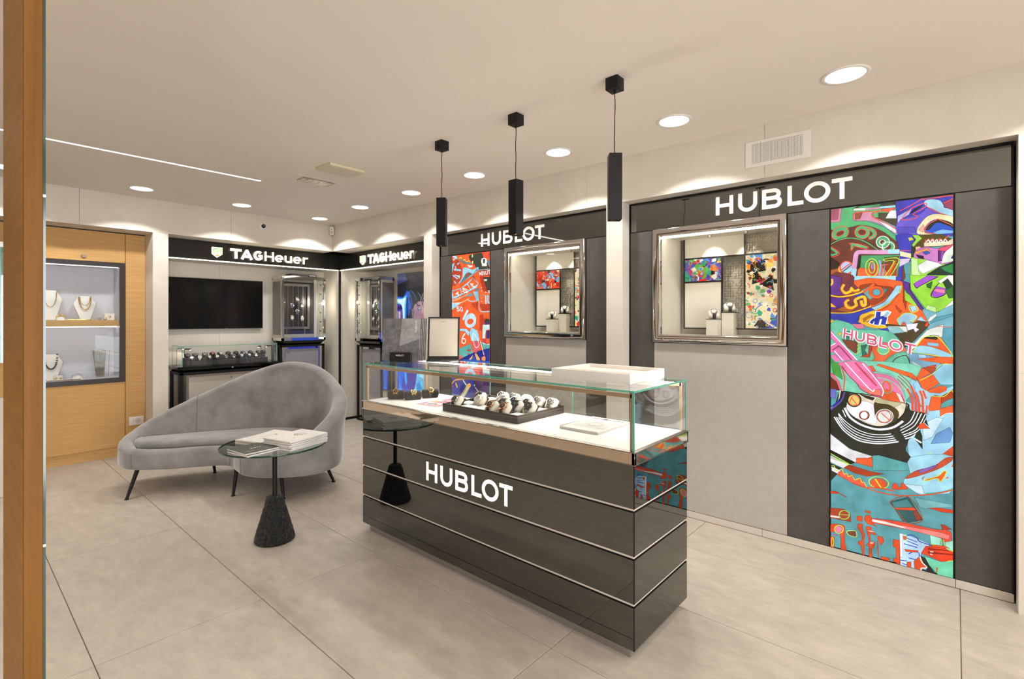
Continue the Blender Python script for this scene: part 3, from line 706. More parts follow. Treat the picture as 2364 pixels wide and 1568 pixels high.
S d04c24 45.5 570 734 518 673 440 577
P f06020 0 490 658 488 656 485 655 482 655 479 656 476 658 474 661 472 664 471 668 471 671 472 674 473 676 476 677 479 677 482 676 485 674 488 671 490 667 491 664 491 660
C c4e84c 2.9 492 656 489 653 486 652 482 652 478 653 475 656 472 659 469 664 468 668 468 672 469 676 472 679 475 680 479 680 483 679 486 676 490 672 492 668 493 664 493 659
C c4e84c 2.7 456 678 456 675 454 672 453 670 452 669 450 668 449 669 448 671 448 673 448 676 448 679 449 682 450 685 451 687 453 688 454 688 455 688 456 686 457 684 457 681
C c4e84c 2.9 386 640 385 636 385 633 384 631 383 629 382 629 380 629 379 630 378 632 378 635 378 638 378 641 378 644 379 647 380 648 382 649 383 649 384 647 385 645 385 643
P 9fd6e8 0 371 649 568 684 568 517 429 461 403 459 386 481 342 497 349 531 371 555
P c8e8f4 0 342 497 419 505 429 461 396 462
P c8502c 0 349 531 393 580 468 620 515 671 549 677 500 620 435 574 379 541
P 8f60b0 0 403 582 481 631 474 613 416 570
S 48a8a0 6.8 432 466 500 490 562 528
S d84c20 5.8 23 493 81 468 127 448 179 439 230 429 294 428 369 440 468 473 562 520
P 2c3020 0 -1 544 58 528 -1 441
P e8e8e4 0 -1 577 93 557 66 529 -1 553
P f4e8f8 0 5 527 19 525 52 513 39 491 7 504
S c4e84c 4.2 5 531 19 534 29 508 58 525
S c4e84c 4.2 23 581 62 565 101 556
P b04020 0 68 534 93 556 179 538 255 535 179 506 120 512
P f06048 0 39 491 56 513 81 496 112 497 120 476 146 486 172 445 101 458
S c4e84c 3.7 58 525 68 495 81 505 89 486 108 496 120 474 144 488 153 467 164 468 176 445
P f06030 0 127 600 201 614 203 563 127 573
P e85828 0 267 477 264 469 258 461 249 456 238 452 226 450 215 452 205 455 198 461 193 469 193 477 196 486 202 493 211 499 222 503 234 504 245 503 255 499 262 493 266 485
C c4e84c 4 276 482 272 472 265 463 254 456 241 451 227 450 214 451 202 456 193 463 188 472 187 482 191 492 199 501 209 508 223 513 236 514 250 513 261 508 270 501 275 492
S c4e84c 6.1 214 500 243 454
S d84c20 7.1 179 444 237 452 301 451
P e85028 0 294 460 297 490 311 493 320 477 330 479 332 499 342 501 359 477 342 469
P c84828 0 315 552 330 572 327 563
P c84828 0 325 522 349 533 346 528
P f05c28 0 432 542 484 571 506 601 517 601 509 570 493 542 481 558 435 535
C c4e84c 3.4 432 542 484 571 506 601 518 601 509 570 493 542 481 558 435 535
P f05c28 0 512 563 525 578 526 568
P f05c28 0 537 630 562 651 562 630
P 9a8a98 0 416 547 432 563 422 531
P 2f5c5c 0 283 388 363 433 421 326 396 309 356 292 339 294
P 48888c 0 290 386 356 418 383 382 301 358
C a84824 4 283 388 363 433 421 326 356 292 315 344
P 8a4030 0 379 360 399 369 421 326 396 311
P f05020 0 301 358 386 381 396 368 366 361 308 352
P 78b4b8 0 389 435 531 435 549 423 435 387 409 389
P d84018 0 445 393 484 404 568 407 568 391 500 386
S a83c18 5.3 5 382 35 384 81 363
P e04828 0 -1 383 35 384 39 376 -1 369
P e84c30 0 164 261 198 276 335 288 468 286 512 298 537 285 534 235 509 227 484 253 335 254 198 250
P f0807c 0 335 271 500 278 531 271 528 249 335 256
P fbe4e0 0 201 270 266 272 339 266 356 257 266 257 201 256
P b83c1c 0 496 319 512 321 539 304 512 298 503 292
S 3a5860 2.5 198 272 335 293 468 290 509 295
P e04c20 0 131 270 155 274 155 243 131 245
P e04c20 0 135 224 157 230 155 209 166 167 163 139 164 52 157 57 150 104 138 110 138 128 153 132 153 173 135 199
P e04c20 0 170 312 194 311 193 300 170 301
P e04c20 0 164 261 172 285 194 289 198 256 223 232 201 237 179 238
P e04c20 0 174 219 198 223 196 202 223 190 208 184 194 188 194 144 214 143 208 112 198 96 202 50 187 50 187 110 174 116 187 137 179 184
P f8b8a8 0 190 138 210 144 208 135 194 128
P f8b8a8 0 179 200 201 206 216 199 194 195
P e04c20 0 227 182 248 184 256 162 243 136 227 167
S c04420 4.8 226 158 227 113 231 62
P a84028 0 -1 284 70 294 99 271 101 228 -1 225
P fbd0c8 0 -1 241 43 245 47 235 -1 229
C 8fd860 4.2 94 267 93 259 89 251 84 244 77 238 69 235 61 234 54 236 49 240 45 246 44 254 45 262 49 270 54 277 61 282 69 286 77 286 84 284 89 280 93 274
S 8fd860 3.2 45 257 93 265
P e04c20 0 -1 187 66 198 72 168 70 117 79 49 54 50 48 148 -1 143
P f080a0 0 59 173 58 167 55 161 51 156 46 152 41 149 35 148 30 150 26 153 23 158 23 164 23 170 26 176 30 181 35 185 41 188 46 188 51 187 55 184 58 179
C c4e84c 4.2 64 175 63 168 60 160 55 154 49 149 43 146 36 145 30 147 25 151 22 156 21 163 22 171 25 178 30 184 36 189 43 192 49 193 55 191 60 187 63 182
S c03870 5.3 5 128 35 132
P e04c20 0 -1 115 21 117 19 53 -1 52
C c4e84c 3.2 17 88 16 80 16 72 14 66 13 62 11 60 9 61 8 64 7 70 6 76 5 84 6 92 7 100 8 106 9 110 11 112 13 111 14 108 16 102 16 95
P 8a4428 0 85 167 123 180 125 151 93 151
C c4e84c 3.7 83 169 123 182 127 149 93 149
P b8d8f4 0 323 227 356 225 403 217 452 202 416 141 389 49 327 51
P e8f0fc 0 325 225 337 226 339 100 327 96
P e04c20 0 296 184 323 186 327 48 311 56 308 142 296 143
P e04c20 0 297 82 325 82 325 61 297 61
C c4e84c 3 354 211 354 207 354 202 353 198 351 195 349 194 347 193 345 194 343 197 342 200 341 204 340 209 341 213 342 217 343 220 345 222 347 222 350 221 351 219 353 215
P f05830 0 340 214 354 216 352 198 342 196
S 3840b0 4.6 356 221 376 231 399 221 408 206 455 199
S 3840b0 4.3 356 208 399 199
S 3840b0 4.3 356 193 403 183
S 3840b0 4.6 342 174 399 170
S 3840b0 4.3 363 124 383 143 406 142 403 107 363 103
S 3840b0 4.3 328 79 356 84
S 3840b0 4.3 335 64 359 63
P e04c20 0 346 145 403 154 399 144 352 134
P e04c20 0 389 49 386 93 406 121 422 119 435 75 419 57 413 46
P e04c20 0 356 79 373 85 373 50 356 53
P e84020 0 416 145 435 189 500 200 568 200 568 147 500 125 448 138
P a02810 0 445 162 549 178 549 174 445 154
P a02810 0 445 179 549 198 549 194 445 175
S ffffff 4.8 453 165 466 167
S ffffff 4.8 453 152 463 151
P 9ee0c8 0 452 252 496 248 493 208 455 209
P 9ee0c8 0 512 232 568 248 568 196 518 201
S c4e84c 3.4 496 244 496 209 455 207
S c4e84c 3.4 506 243 518 201 549 194
P e04c20 0 455 201 512 212 531 205 461 192
P 70d0a8 0 429 132 500 125 568 147 568 41 484 53 448 92
S c4e84c 3.4 518 131 537 143 549 137
P 24241c 0 413 129 432 125 448 92 474 54 442 56
S ffffff 4.8 411 126 419 99 439 76 416 64 417 52
P e04c20 0 477 89 484 91 481 65 477 60
P e04c20 0 241 74 280 75 278 57 243 59
P e04c20 0 108 53 123 51 108 46
'''
ART_B='''
P f0602a 0 -15 2127 575 2083 575 1229 -15 1215
P f0602a 0 -49 1408 575 1408 575 1012 -49 979
P 3a3c30 0 260 2030 426 2038 449 1999 546 1885 546 1869 388 1868 327 1932 272 1974
P f05030 0 426 2043 575 2046 575 1983 464 1992
P 6a8c98 0 494 1958 575 1957 575 1909 516 1913
P a4d8ec 0 -15 2045 61 2041 90 2005 52 2008
S f4e060 7.7 102 2010 135 2018 151 1984 192 1992 200 1963 248 1976 264 1953 311 1955
P 4a8c98 0 119 2003 143 2001 184 1970 295 1951 287 1940 200 1949 127 1980
S c8f0b0 16.7 299 2033 299 2005
S f0f0a0 13.7 303 1969 303 1945
P b83c20 0 -15 1996 86 2000 151 1900 135 1806 52 1737 -15 1734
S a4d8ec 15.5 37 2015 23 1993
S a4d8ec 15.5 77 1950 110 1964
S a4d8ec 16.7 27 1902 135 1887
S a4d8ec 12.9 48 1935 69 1888
S a4d8ec 12.9 10 1846 86 1803
S a4d8ec 12 40 1845 119 1823
S a4d8ec 12.9 102 1841 106 1807
S a4d8ec 14.7 36 1783 56 1756
P a4d8ec 0 -7 1956 36 1970 2 1864
P 9cd4e6 0 159 1894 200 1913 303 1884 373 1907 384 1879 303 1830 102 1751 159 1821
P 4f8490 0 119 1756 200 1847 248 1860 303 1841 216 1796
P a0483c 0 200 1830 248 1860 280 1845 200 1802
P f0602a 0 240 1938 311 1933 287 1896 248 1905
S ffffff 10.3 232 1928 295 1918 248 1910
P 3a3c30 0 373 1978 396 1981 396 1906 373 1902
P e8e8e4 0 426 1984 494 1979 501 1904 434 1908
C ffffff 8.7 497 1952 495 1944 490 1936 482 1931 472 1927 461 1927 450 1929 440 1934 432 1940 427 1949 425 1957 427 1966 432 1973 440 1979 450 1982 461 1983 472 1980 482 1976 490 1969 495 1961
P 3a3c30 0 449 1977 475 1975 471 1938 449 1934
S c8d8e8 5 381 1874 546 1874
P b83c20 0 388 1868 575 1864 575 1809 388 1814
T ffffff 17 MINUT 396 1816 392 1857 546 1864
P 3a3c30 0 441 1800 546 1800 546 1668 501 1669 464 1746
S c8f0ec 18.6 426 1772 501 1771
S 3a2030 6.2 373 1885 311 1824 381 1744
P a4d8ec 0 -15 1688 127 1705 311 1802 388 1744 357 1702 52 1607 -15 1608
P f06028 0 6 1679 119 1697 142 1652 23 1622
P f06028 0 131 1703 228 1737 264 1692 155 1651
P f06028 0 240 1745 311 1797 377 1742 276 1695
T ffffff 17 4 52 1641 48 1677 106 1667
T ffffff 17 5 159 1671 159 1715 228 1690
T ffffff 17 6 280 1721 264 1761 327 1736
S c8f0ec 11.2 430 1739 432 1734
S c8f0ec 16.1 426 1704 428 1699
S c8f0ec 16.1 430 1672 432 1667
S c8f0ec 16.1 430 1602 430 1596
S c8f0ec 16.1 432 1567 432 1562
S c8f0ec 16.1 434 1535 435 1529
S d8f4f8 16.1 486 1665 486 1649
S d8f4f8 16.7 485 1627 488 1536
S a4d8ec 17.4 516 1621 520 1557 553 1541
S 40a080 5 396 1625 553 1623
S d8f4f8 23.9 516 1658 553 1657
P c03820 0 404 1808 449 1805 501 1675 538 1652 449 1666
P f8a070 0 2 1591 248 1651 295 1660 168 1609 19 1568
P 60a8b0 0 184 1614 287 1655 303 1627 216 1619
P a4d8ec 0 -15 1563 151 1562 -15 1489
S a4d8ec 11.6 15 1653 10 1511
P 8ccce0 0 311 1665 381 1668 396 1571 357 1577
P 50909c 0 327 1676 388 1701 388 1668
S f4f0b0 5.3 2 1557 135 1560 248 1596
S a4d8ec 7.7 240 1580 295 1570 373 1577
P c84820 0 287 1546 388 1560 373 1474
P b83c24 0 404 1538 546 1541 546 1477 434 1478
S a4d8ec 8.7 392 1571 411 1473 546 1469
T bfe6f4 19 50 77 1471 69 1522 159 1520
S bfe6f4 27.3 236 1483 168 1386
C bfe6f4 31 331 1366 319 1350 303 1337 284 1328 264 1324 245 1326 228 1333 216 1344 209 1360 209 1377 215 1395 227 1411 243 1424 262 1433 282 1436 301 1434 318 1427 330 1415 336 1400 336 1383
C bfe6f4 32.2 331 1355 321 1342 306 1332 289 1326 269 1323 250 1325 233 1332 220 1342 212 1355 211 1370 215 1384 225 1397 240 1407 258 1414 277 1416 296 1413 313 1407 325 1396 333 1384 335 1369
P c83c20 0 404 1435 449 1435 464 1297 404 1296
P c84020 0 404 1397 471 1397 456 1285 396 1284
P 50305c 0 471 1381 546 1392 546 1339 471 1338
P 2c4420 0 479 1397 524 1397 516 1365 486 1365
P 60b0a4 0 86 1087 272 1150 319 1048 216 999 86 1020
P 60b0a4 0 404 1181 546 1148 575 1107 464 1092
P 1c2c88 0 -49 933 216 1026 365 1077 546 1116 575 1118 575 907 -49 864
P a4d8ec 0 119 1296 208 1297 264 1265 248 1221 200 1269 119 1274
P a4d8ec 0 264 1259 287 1309 373 1283 404 1181 287 1178
P d8606a 0 287 1178 404 1181 407 1106 350 1055 319 1086
C ffffff 5.6 303 1216 311 1249 350 1228 396 1143 346 1117
P cfe8e4 0 445 1327 479 1338 575 1339 575 1292 490 1285 486 1168 575 1160 575 1149 464 1151 445 1177
P c83c4c 0 445 1204 486 1205 486 1168 546 1159 494 1152 445 1172
P 40306c 0 494 1280 546 1286 546 1212 494 1205
S ffffff 12.9 200 1253 159 1207 151 1157
C ffffff 9.9 205 1174 203 1167 200 1160 193 1154 186 1150 177 1149 169 1150 161 1153 155 1158 151 1165 150 1173 151 1180 155 1187 161 1193 169 1196 177 1198 186 1197 193 1194 200 1188 203 1182
P d84c3c 0 220 1087 280 1092 280 1076 224 1074
P d84c3c 0 232 1049 264 1051 260 1039 232 1041
C e0506c 7.7 156 1012 155 1008 152 1003 147 1000 142 998 135 997 128 997 122 999 118 1002 115 1006 114 1010 115 1015 118 1019 122 1022 128 1025 135 1026 142 1025 147 1023 152 1020 155 1017
P f0b070 0 216 960 311 1042 303 1009 248 962
P f0b070 0 334 1054 361 1055 407 1009 411 971 373 969
P 3060c0 0 272 979 327 1032 357 979 350 968
P f08858 0 430 1021 471 1039 486 1023 479 986 434 994
S e04c30 7.5 419 1182 449 1081 464 1038
S f0f0f0 7.5 411 1181 464 1049
P 203090 0 471 1092 546 1111 575 981 516 977
P 3060c0 0 168 990 546 989 546 926 119 898
P e84c30 0 119 893 546 942 546 889 119 848
P 3a3c90 0 -49 922 575 891 575 432 -49 349
P 50305c 0 327 808 575 854 575 485 295 450
P f0a068 0 -24 741 52 781 168 801 248 796 151 780 52 764 -24 723
P f0c850 0 52 741 69 745 90 699 73 695
S e04c30 7.7 2 714 23 693
S b8e8c8 14.2 168 779 216 733
P f0b050 0 127 613 232 745 272 760 283 733 184 602
P b8e8e8 0 151 616 240 724 248 719 176 607
P b8e8c8 0 323 748 342 749 334 727
S b8e8c8 8.7 342 722 388 683
P 6090c8 0 2 623 102 628 86 536 2 526
'''

# ================================================================== room shell
X0, X1, Y0, Y1 = -3.0, 3.373, -3.0, 6.084
# floor slab + tiles (60 x 120 tiles laid with their long side along the sign wall)
fl = B('floor', (X0-.3, Y0-.3, -.06), (4.3, 7.2, -.004), GROUT); struct(fl)
PX_, PY_ = .6527, 1.3075
tm = {}
for i in range(-5, 6):
    for j in range(-3, 6):
        x0 = .411+PX_*i; x1 = x0+PX_; y0 = -.017+PY_*j; y1 = y0+PY_
        x0 = max(x0, X0); x1 = min(x1, 4.05); y0 = max(y0, Y0); y1 = min(y1, 6.9)
        if x1-x0 < .05 or y1-y0 < .05: continue
        key = (round(x1-x0, 3), round(y1-y0, 3)); a, b = (x1-x0)/2-.0016, (y1-y0)/2-.0016
        if key not in tm:
            mb = MB(); mb.rbox((-a, -b, -.01), (a, b, 0), .0012, 1); o = mb.build('tile', TILE, None, origin=(0, 0, 0)); tm[key] = o
        else:
            o = tm[key].copy(); COL.objects.link(o)
        o.parent = fl; fo = Vector(fl['_o']); o.location = Vector(((x0+x1)/2, (y0+y1)/2, 0))-fo
ce = B('ceiling', (X0-.3, Y0-.3, CEIL), (4.3, 7.2, CEIL+.08), CEILM); struct(ce)

# right wall: lintel of stone panels over the recesses, piers between them
wr = B('wall_right', (3.42, Y0-.1, 2.29), (4.3, 7.0, CEIL), STONE); struct(wr)
LH = 2.272
def panel_run(parent, axis, a0, a1, cuts, z0, z1, f0, f1, mt=STONE):
    """stone panels along a wall with fine joints between them"""
    c = [a0]+[q for q in sorted(cuts) if a0+.03 < q < a1-.03]+[a1]
    for p, q in zip(c[:-1], c[1:]):
        if axis == 'y': mb = MB(); mb.rbox((f0, p+.0009, z0), (f1, q-.0009, z1), .0008, 1)
        else: mb = MB(); mb.rbox((p+.0009, f0, z0), (q-.0009, f1, z1), .0008, 1)
        mb.build('panel', mt, parent)
panel_run(wr, 'y', -3.0, 6.20, [.888+1.299*k for k in range(-4, 5)], LH, CEIL, X1, 3.42)
for (p, q) in ((1.870, 2.008), (4.080, 4.213), (-.75, -.223)):
    pier = B('wall_right', (X1+.001, p, 0), (4.12, q, LH), STONE); struct(pier)
    panel_run(pier, 'y', p, q, [], 1.139, LH-.001, X1-.0, X1+.012); panel_run(pier, 'y', p, q, [], 0, 1.137, X1-.0, X1+.012)
# soffits of the recesses and backing wall
for p, q in ((-.223, 1.870), (2.008, 4.080), (4.213, 6.45)):
    o = B('wall_right', (X1+.002, p, LH-.0005), (4.13, q, 2.295), STONE); struct(o)
o = B('wall_right', (4.045, Y0, 0), (4.3, 6.9, 2.3), STONE2); struct(o)
o = B('wall_right', (X1, -3.0, 0), (4.2, -.75, LH), STONE); struct(o)
# back wall: lintel, pier, backing
wb = B('wall_back', (X0-.1, 6.13, 2.29), (3.42, 7.0, CEIL), STONE); struct(wb)
def lx(px): return px
panel_run(wb, 'x', X0, X1-.0005, [.852, 2.151, -.447, -1.746], LH, CEIL, Y1, 6.13)
pier = B('wall_back', (1.42, Y1+.001, 0), (1.554, 6.8, LH), STONE); struct(pier)
panel_run(pier, 'x', 1.42, 1.554, [], 1.139, LH-.001, Y1-.0, Y1+.012); panel_run(pier, 'x', 1.42, 1.554, [], 0, 1.137, Y1-.0, Y1+.012)
o = B('wall_back', (X0, Y1+.002, LH-.0005), (3.62, 6.8, 2.295), STONE); struct(o)
o = B('wall_back', (1.554, 6.757, 0), (3.62, 7.0, 2.3), STONE2); struct(o)
panel_run(o, 'x', 1.556, 3.61, [2.257], .001, 2.06, 6.752, 6.7565, STONE2)
o = B('wall_right', (4.0432, 4.215, 0), (4.0445, 6.33, 2.06), STONE2); struct(o)
# solid corner between the two display bays
o = B('wall_back', (3.612, 6.337, 0), (4.3, 7.0, 2.29), STONE2); struct(o)
o = B('baseboard_back', (3.604, 6.318, 0), (4.045, 6.337, .03), BLACKM); struct(o)
# unseen sides of the room: oak cabinetry to the left, cream wall behind
wl = B('wall_left', (X0-.2, Y0, 0), (X0, 6.1, CEIL), STONE); struct(wl)
mb = MB()
for k in range(7): mb.rbox((X0+.003, -2.7+k*1.25, .003), (X0+.35, -2.7+k*1.25+1.22, .95), .004, 1)
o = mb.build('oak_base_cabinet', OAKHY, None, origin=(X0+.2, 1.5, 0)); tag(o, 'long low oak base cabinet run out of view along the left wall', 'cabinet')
mb = MB()
for k in range(7): mb.rbox((X0, -2.8+k*1.25, 2.0), (X0+.3, -2.8+k*1.25+1.22, 2.27), .004, 1)
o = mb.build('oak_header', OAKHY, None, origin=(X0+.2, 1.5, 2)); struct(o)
wf = B('wall_front', (X0-.2, Y0-.2, 2.3), (4.3, Y0, CEIL), STONE); struct(wf)
for a, b_ in ((1.35, 4.3),): o = B('wall_front', (a, Y0-.2, 0), (b_, Y0, 2.3), STONE); struct(o)
mb = MB(); mb.box((-3.1, Y0-.11, .05), (1.35, Y0-.10, 2.3)); wn = mb.build('added_glazing', GLASS, None, origin=(.25, Y0-.1, .05)); struct(wn)  # invented shop front glazing, unseen, added so that daylight reaches the ceiling
mb = MB()
for q in (-3.0, -1.6, -.1, 1.29): mb.box((q, Y0-.14, .05), (q+.05, Y0-.06, 2.3))
mb.box((-3.1, Y0-.14, 0), (1.35, Y0-.06, .05)); mb.build('added_glazing_frame', BLACKM, wn)
o = B('trim_1', (X0-2, -5.2, -.06), (4.5+1, Y0-.2, -.01), mat('pavement', '9a958c', .7, noise=(9, .1))); struct(o)

# skirting of the sign recesses
for p, q in ((-.216, 1.868), (2.01, 4.078)):
    cuts = [p]+[c for c in (-.0, .93, 2.9, 3.5) if p < c < q]+[q]
    bb = B('baseboard_right', (3.486, p, 0), (3.52, q, .046), BLACKM); struct(bb)
    for a, b_ in zip(cuts[:-1], cuts[1:]):
        mb = MB(); mb.rbox((3.482, a+.001, .0025), (3.487, b_-.001, .046), .001, 1); mb.build('skirting_piece', BASEB, bb)

# ------------------------------------------------------------------ the two sign walls
def sign_wall(yl, yr, label, order, win_label, art_txt, art_lab, artbase):
    """order: list of (kind, y_left, y_right)"""
    XP = 3.484
    root = thing('sign_wall', label, 'wall unit', (3.55, (yl+yr)/2, 0), group=None)
    mb = MB(); wa, wb_ = [(a, b_) for k_, a, b_ in order if k_ == 'win'][0]; wa -= .055; wb_ += .055
    mb.box((3.489, yr+.002, .047), (3.492, wb_, 2.268)); mb.box((3.489, wa, .047), (3.492, yl-.002, 2.268)); mb.box((3.489, wb_, .047), (3.492, wa, 1.276)); mb.box((3.489, wb_, 2.006), (3.492, wa, 2.268))
    mb.box((3.475, yr+.001, .047), (3.4885, yr+.008, 2.268)); mb.box((3.475, yl-.008, .047), (3.4885, yl-.001, 2.268)); mb.box((3.475, yr+.008, 2.258), (3.4885, yl-.008, 2.268))
    mb.build('black_frame', BLACKM, root)
    mb = MB(); cut = [yr+.010]+[]+[yl-.010]
    for a, b_ in zip(cut[:-1], cut[1:]): mb.box((XP, a+.001, 2.055), (3.4885, b_-.001, 2.257))
    hd = mb.build('sign_band', SIGNMIR, root)
    # letters
    H_y = {1: 1.222, 2: 3.468}[1 if yl < 2 else 2]
    ws = [(0, .113), (.145, .262), (.291, .406), (.438, .524), (.529, .665), (.673, .775)]
    W = .775
    for ch, (a, b_) in zip('HUBLOT', ws):
        w_, st = glyph(ch, .185); mbl = MB(); kx = (b_-a)/(w_*.1235)
        for pts, cl in st:
            P2 = [(p[0]*.1235*kx, p[1]*.1235) for p in pts]
            for q in ribbon(P2, .0235, bool(cl)): mbl.prism(q, (XP, H_y-a, 2.0985), (0, -1, 0), (0, 0, 1), (-1, 0, 0), 0, .004)
        mbl.build('letter', LETTER, root)
    for kind, a, b_ in order:
        if kind == 'dark': mb = MB(); mb.rbox((XP, b_+.002, .049), (3.4885, a-.002, 2.049), .001, 1); mb.build('charcoal_panel', FELT, root)
        if kind == 'art':
            mb = MB(); mb.box((XP-.001, b_+.001, .048), (3.4885, a-.001, 2.0495)); mb.build('art_frame', BLACKM, root)
            art_mesh(art_txt, a-b_-.012, .054, 2.044, (XP-.0015, a-.006, 0), (0, -1, 0), (0, 0, 1), (-1, 0, 0), 'backlit_artwork', PRINTL, root, base=artbase, outline=.0004)['label'] = art_lab
        if kind == 'win':
            mb = MB(); mb.rbox((XP, b_+.002, .049), (3.4885, a-.002, 1.224), .001, 1); o = mb.build('light_panel', FELTL, root); o['label'] = 'light grey felt panel below the window'
            # recessed box: sides, top, bottom, back
            yi0, yi1, zi0, zi1 = b_+.056, a-.057, 1.278, 2.004; xb = 3.87
            mb = MB(); th = .008
            mb.box((3.49, yi1, zi0), (xb, yi1+th, zi1)); mb.box((3.49, yi0-th, zi0), (xb, yi0, zi1)); mb.box((3.49, yi0-th, zi1), (xb+th, yi1+th, zi1+th)); mb.box((3.49, yi0-th, zi0-th), (xb+th, yi1+th, zi0)); mb.box((xb, yi0-th, zi0), (xb+th, yi1+th, zi1))
            mb.build('recess_lining', STONE2, root)
            # chrome picture frame, mitred, softly domed
            prof = [(0, 0), (0, .022), (.0015, .0255), (.006, .0282), (.018, .0298), (.032, .0300), (.044, .0285), (.050, .0255), (.0535, .020), (.0555, .010), (.056, 0), (.056, -.012)]
            y0_, y1_, z0_, z1_ = b_+.001, a-.001, 1.229, 2.052
            vs = []; fs = []; k = len(prof)
            for (cy, cz, sy, sz) in ((y1_, z1_, -1, -1), (y0_, z1_, 1, -1), (y0_, z0_, 1, 1), (y1_, z0_, -1, 1)):
                for d, h in prof: vs.append((XP-h, cy+sy*d, cz+sz*d))
            for q in range(4):
                r = (q+1) % 4
                for i in range(k-1): fs.append((q*k+i, r*k+i, r*k+i+1, q*k+i+1))
            mb = MB(); mb.add(vs, fs)
            fr = mb.build('chrome_frame', CHROME, root, smooth=50)
            lk = MB(); ly = (b_+.12) if yl > 2 else (a-.075)
            lk.lathe([(0, 0), (.0105, 0), (.0105, .006), (.008, .008), (0, .008)], (XP-.029, ly, 1.257), 20, M=Matrix.Rotation(-pi/2, 3, 'Y')); lk.build('lock', STEEL, fr, smooth=40)
            mb = MB(); mb.box((3.492, yi0, zi0), (3.496, yi1, zi1)); mb.build('window_pane', GLASS, root)
            # led bar at the front top
            mb = MB(); mb.box((3.505, yi0+.005, zi1-.014), (3.545, yi1-.005, zi1-.002)); mb.build('led_bar', LEDC, root)
            for q in (.27, .52):
                ld = bpy.data.lights.new('window_spot', 'SPOT'); lo = bpy.data.objects.new('window_spot', ld); COL.objects.link(lo); lo.parent = root
                lo.location = Vector((3.70, yi1-q, zi1-.03))-Vector(root['_o']); lo.rotation_euler = (0, radians(-28), 0); ld.energy = 5; ld.color = (1, .9, .72); ld.spot_size = radians(75); ld.spot_blend = .5; ld.shadow_soft_size = .012
                mb = MB(); mb.lathe([(0, -.012), (.012, -.012), (.014, 0), (0, 0)], (3.70, yi1-q, zi1-.0), 16); mb.build('recessed_lamp', STEEL, root)
            # grid screen
            s = yi1-1.613 if yl < 2 else yi1-1.613-.012
            gy = lambda y: y+s
            bars = MB(); xs0, xs1 = 3.797, 3.806
            def bar(ya, yb, za, zb): bars.box((xs0, min(ya, yb), za), (xs1, max(ya, yb), zb))
            R_ = .885
            bar(gy(1.577), gy(R_), 2.016, 2.027); bar(gy(1.577), gy(R_), 1.320, 1.331); bar(gy(1.577), gy(1.566), 1.331, 2.016); bar(gy(R_+.011), gy(R_), 1.331, 2.016)
            bar(gy(1.134), gy(1.123), 1.331, 2.016); bar(gy(1.566), gy(1.134), 1.850, 1.861); bar(gy(1.123), gy(R_+.011), 1.850, 1.861); bar(gy(1.293), gy(1.282), 1.331, 1.850); bar(gy(1.566), gy(1.293), 1.671, 1.682)
            gs = bars.build('grid_screen', BLACKM, root)
            mb = MB(); mb.box((3.800, gy(1.134), 1.861), (3.803, gy(1.566), 2.016)); mb.box((3.800, gy(1.293), 1.331), (3.803, gy(1.566), 1.671)); mb.build('cream_panel', STONE2, root)
            mb = MB(); r_ = random.Random(3 if yl < 2 else 4)
            for (ya, yb, za, zb) in ((1.123, R_+.011, 1.861, 2.016), (1.282, 1.134, 1.331, 1.850)):
                ny = max(2, int(round((ya-yb)/.018))); nz = int(round((zb-za)/.018)); dy = (ya-yb)/ny; dz = (zb-za)/nz
                for i in range(ny+1):
                    for j in range(nz+1):
                        y_ = ya-i*dy; z_ = za+j*dz
                        if j < nz and r_.random() < .62: mb.box((3.8, gy(y_)-.0014, z_), (3.803, gy(y_)+.0014, z_+dz))
                        if i < ny and r_.random() < .62: mb.box((3.8, gy(y_-dy), z_-.0014), (3.803, gy(y_), z_+.0014))
                        if i < ny and j < nz and r_.random() < .18: mb.prism(ribbon([(0, 0), (dy, dz)], .0028)[0], (3.803, gy(y_), z_), (0, -1, 0), (0, 0, 1), (-1, 0, 0), 0, .003)
            o = mb.build('fretwork', mat('fret_metal', '8d867a', .35, metal=.9, noise=(30, .1)), root); o['kind'] = 'stuff'
            # little light-box pictures in the grid
            for nm, (ya, yb, za, zb), sd in (('a', (1.566, 1.293, 1.682, 1.850), 11), ('b', (1.123, R_+.011, 1.331, 1.850), 23)):
                r_ = random.Random(sd+int(yl)); Wm = (ya-yb)*1000; Z0, Z1 = za*1000, zb*1000; L = []
                pal = ['e83020', 'e83828', 'f06428', '20a070', '4a90c8', 'f8d060', 'f4e6c8', '141414', '3048b0', '78c8c8', 'd83058', '58b048', 'f8f0e8', '903828', '141414', 'f09030']
                if int(yl) == 4 and nm == 'a': pal = ['e83020', 'f04020', '70b8d8', 'f8e8c0', '181818', 'f0a030', 'e83020', 'b02018']
                base = 'e6d2a8' if nm == 'b' else ('e04020' if int(yl) == 4 else '5a50a8')
                for n_ in range(150 if nm == 'b' else 90):
                    cx_, cz_ = r_.uniform(0, Wm), r_.uniform(Z0, Z1); c_ = r_.choice(pal); rr = r_.uniform(16, 46)*(1.3 if n_ < 22 else .5); ty = r_.random()
                    if ty < .5:
                        a0 = r_.uniform(0, 6.28); m_ = r_.choice([4, 4, 5, 3]); pts = [(cx_+rr*r_.uniform(.5, 1.4)*cos(a0+6.28*q/m_), cz_+rr*r_.uniform(.5, 1.4)*sin(a0+6.28*q/m_)) for q in range(m_)]; L.append(('P', c_, 0, pts))
                    elif ty < .75:
                        a0 = r_.uniform(0, 6.28); pts = [(cx_+rr*1.2*cos(a0+.35*q), cz_+rr*1.2*sin(a0+.35*q)) for q in range(7)]; L.append(('S', c_, r_.uniform(3, 8), pts))
                    else: L.append(('C', c_, r_.uniform(2, 5), [(cx_+rr*.4*cos(.785*q), cz_+rr*.4*sin(.785*q)) for q in range(8)]))
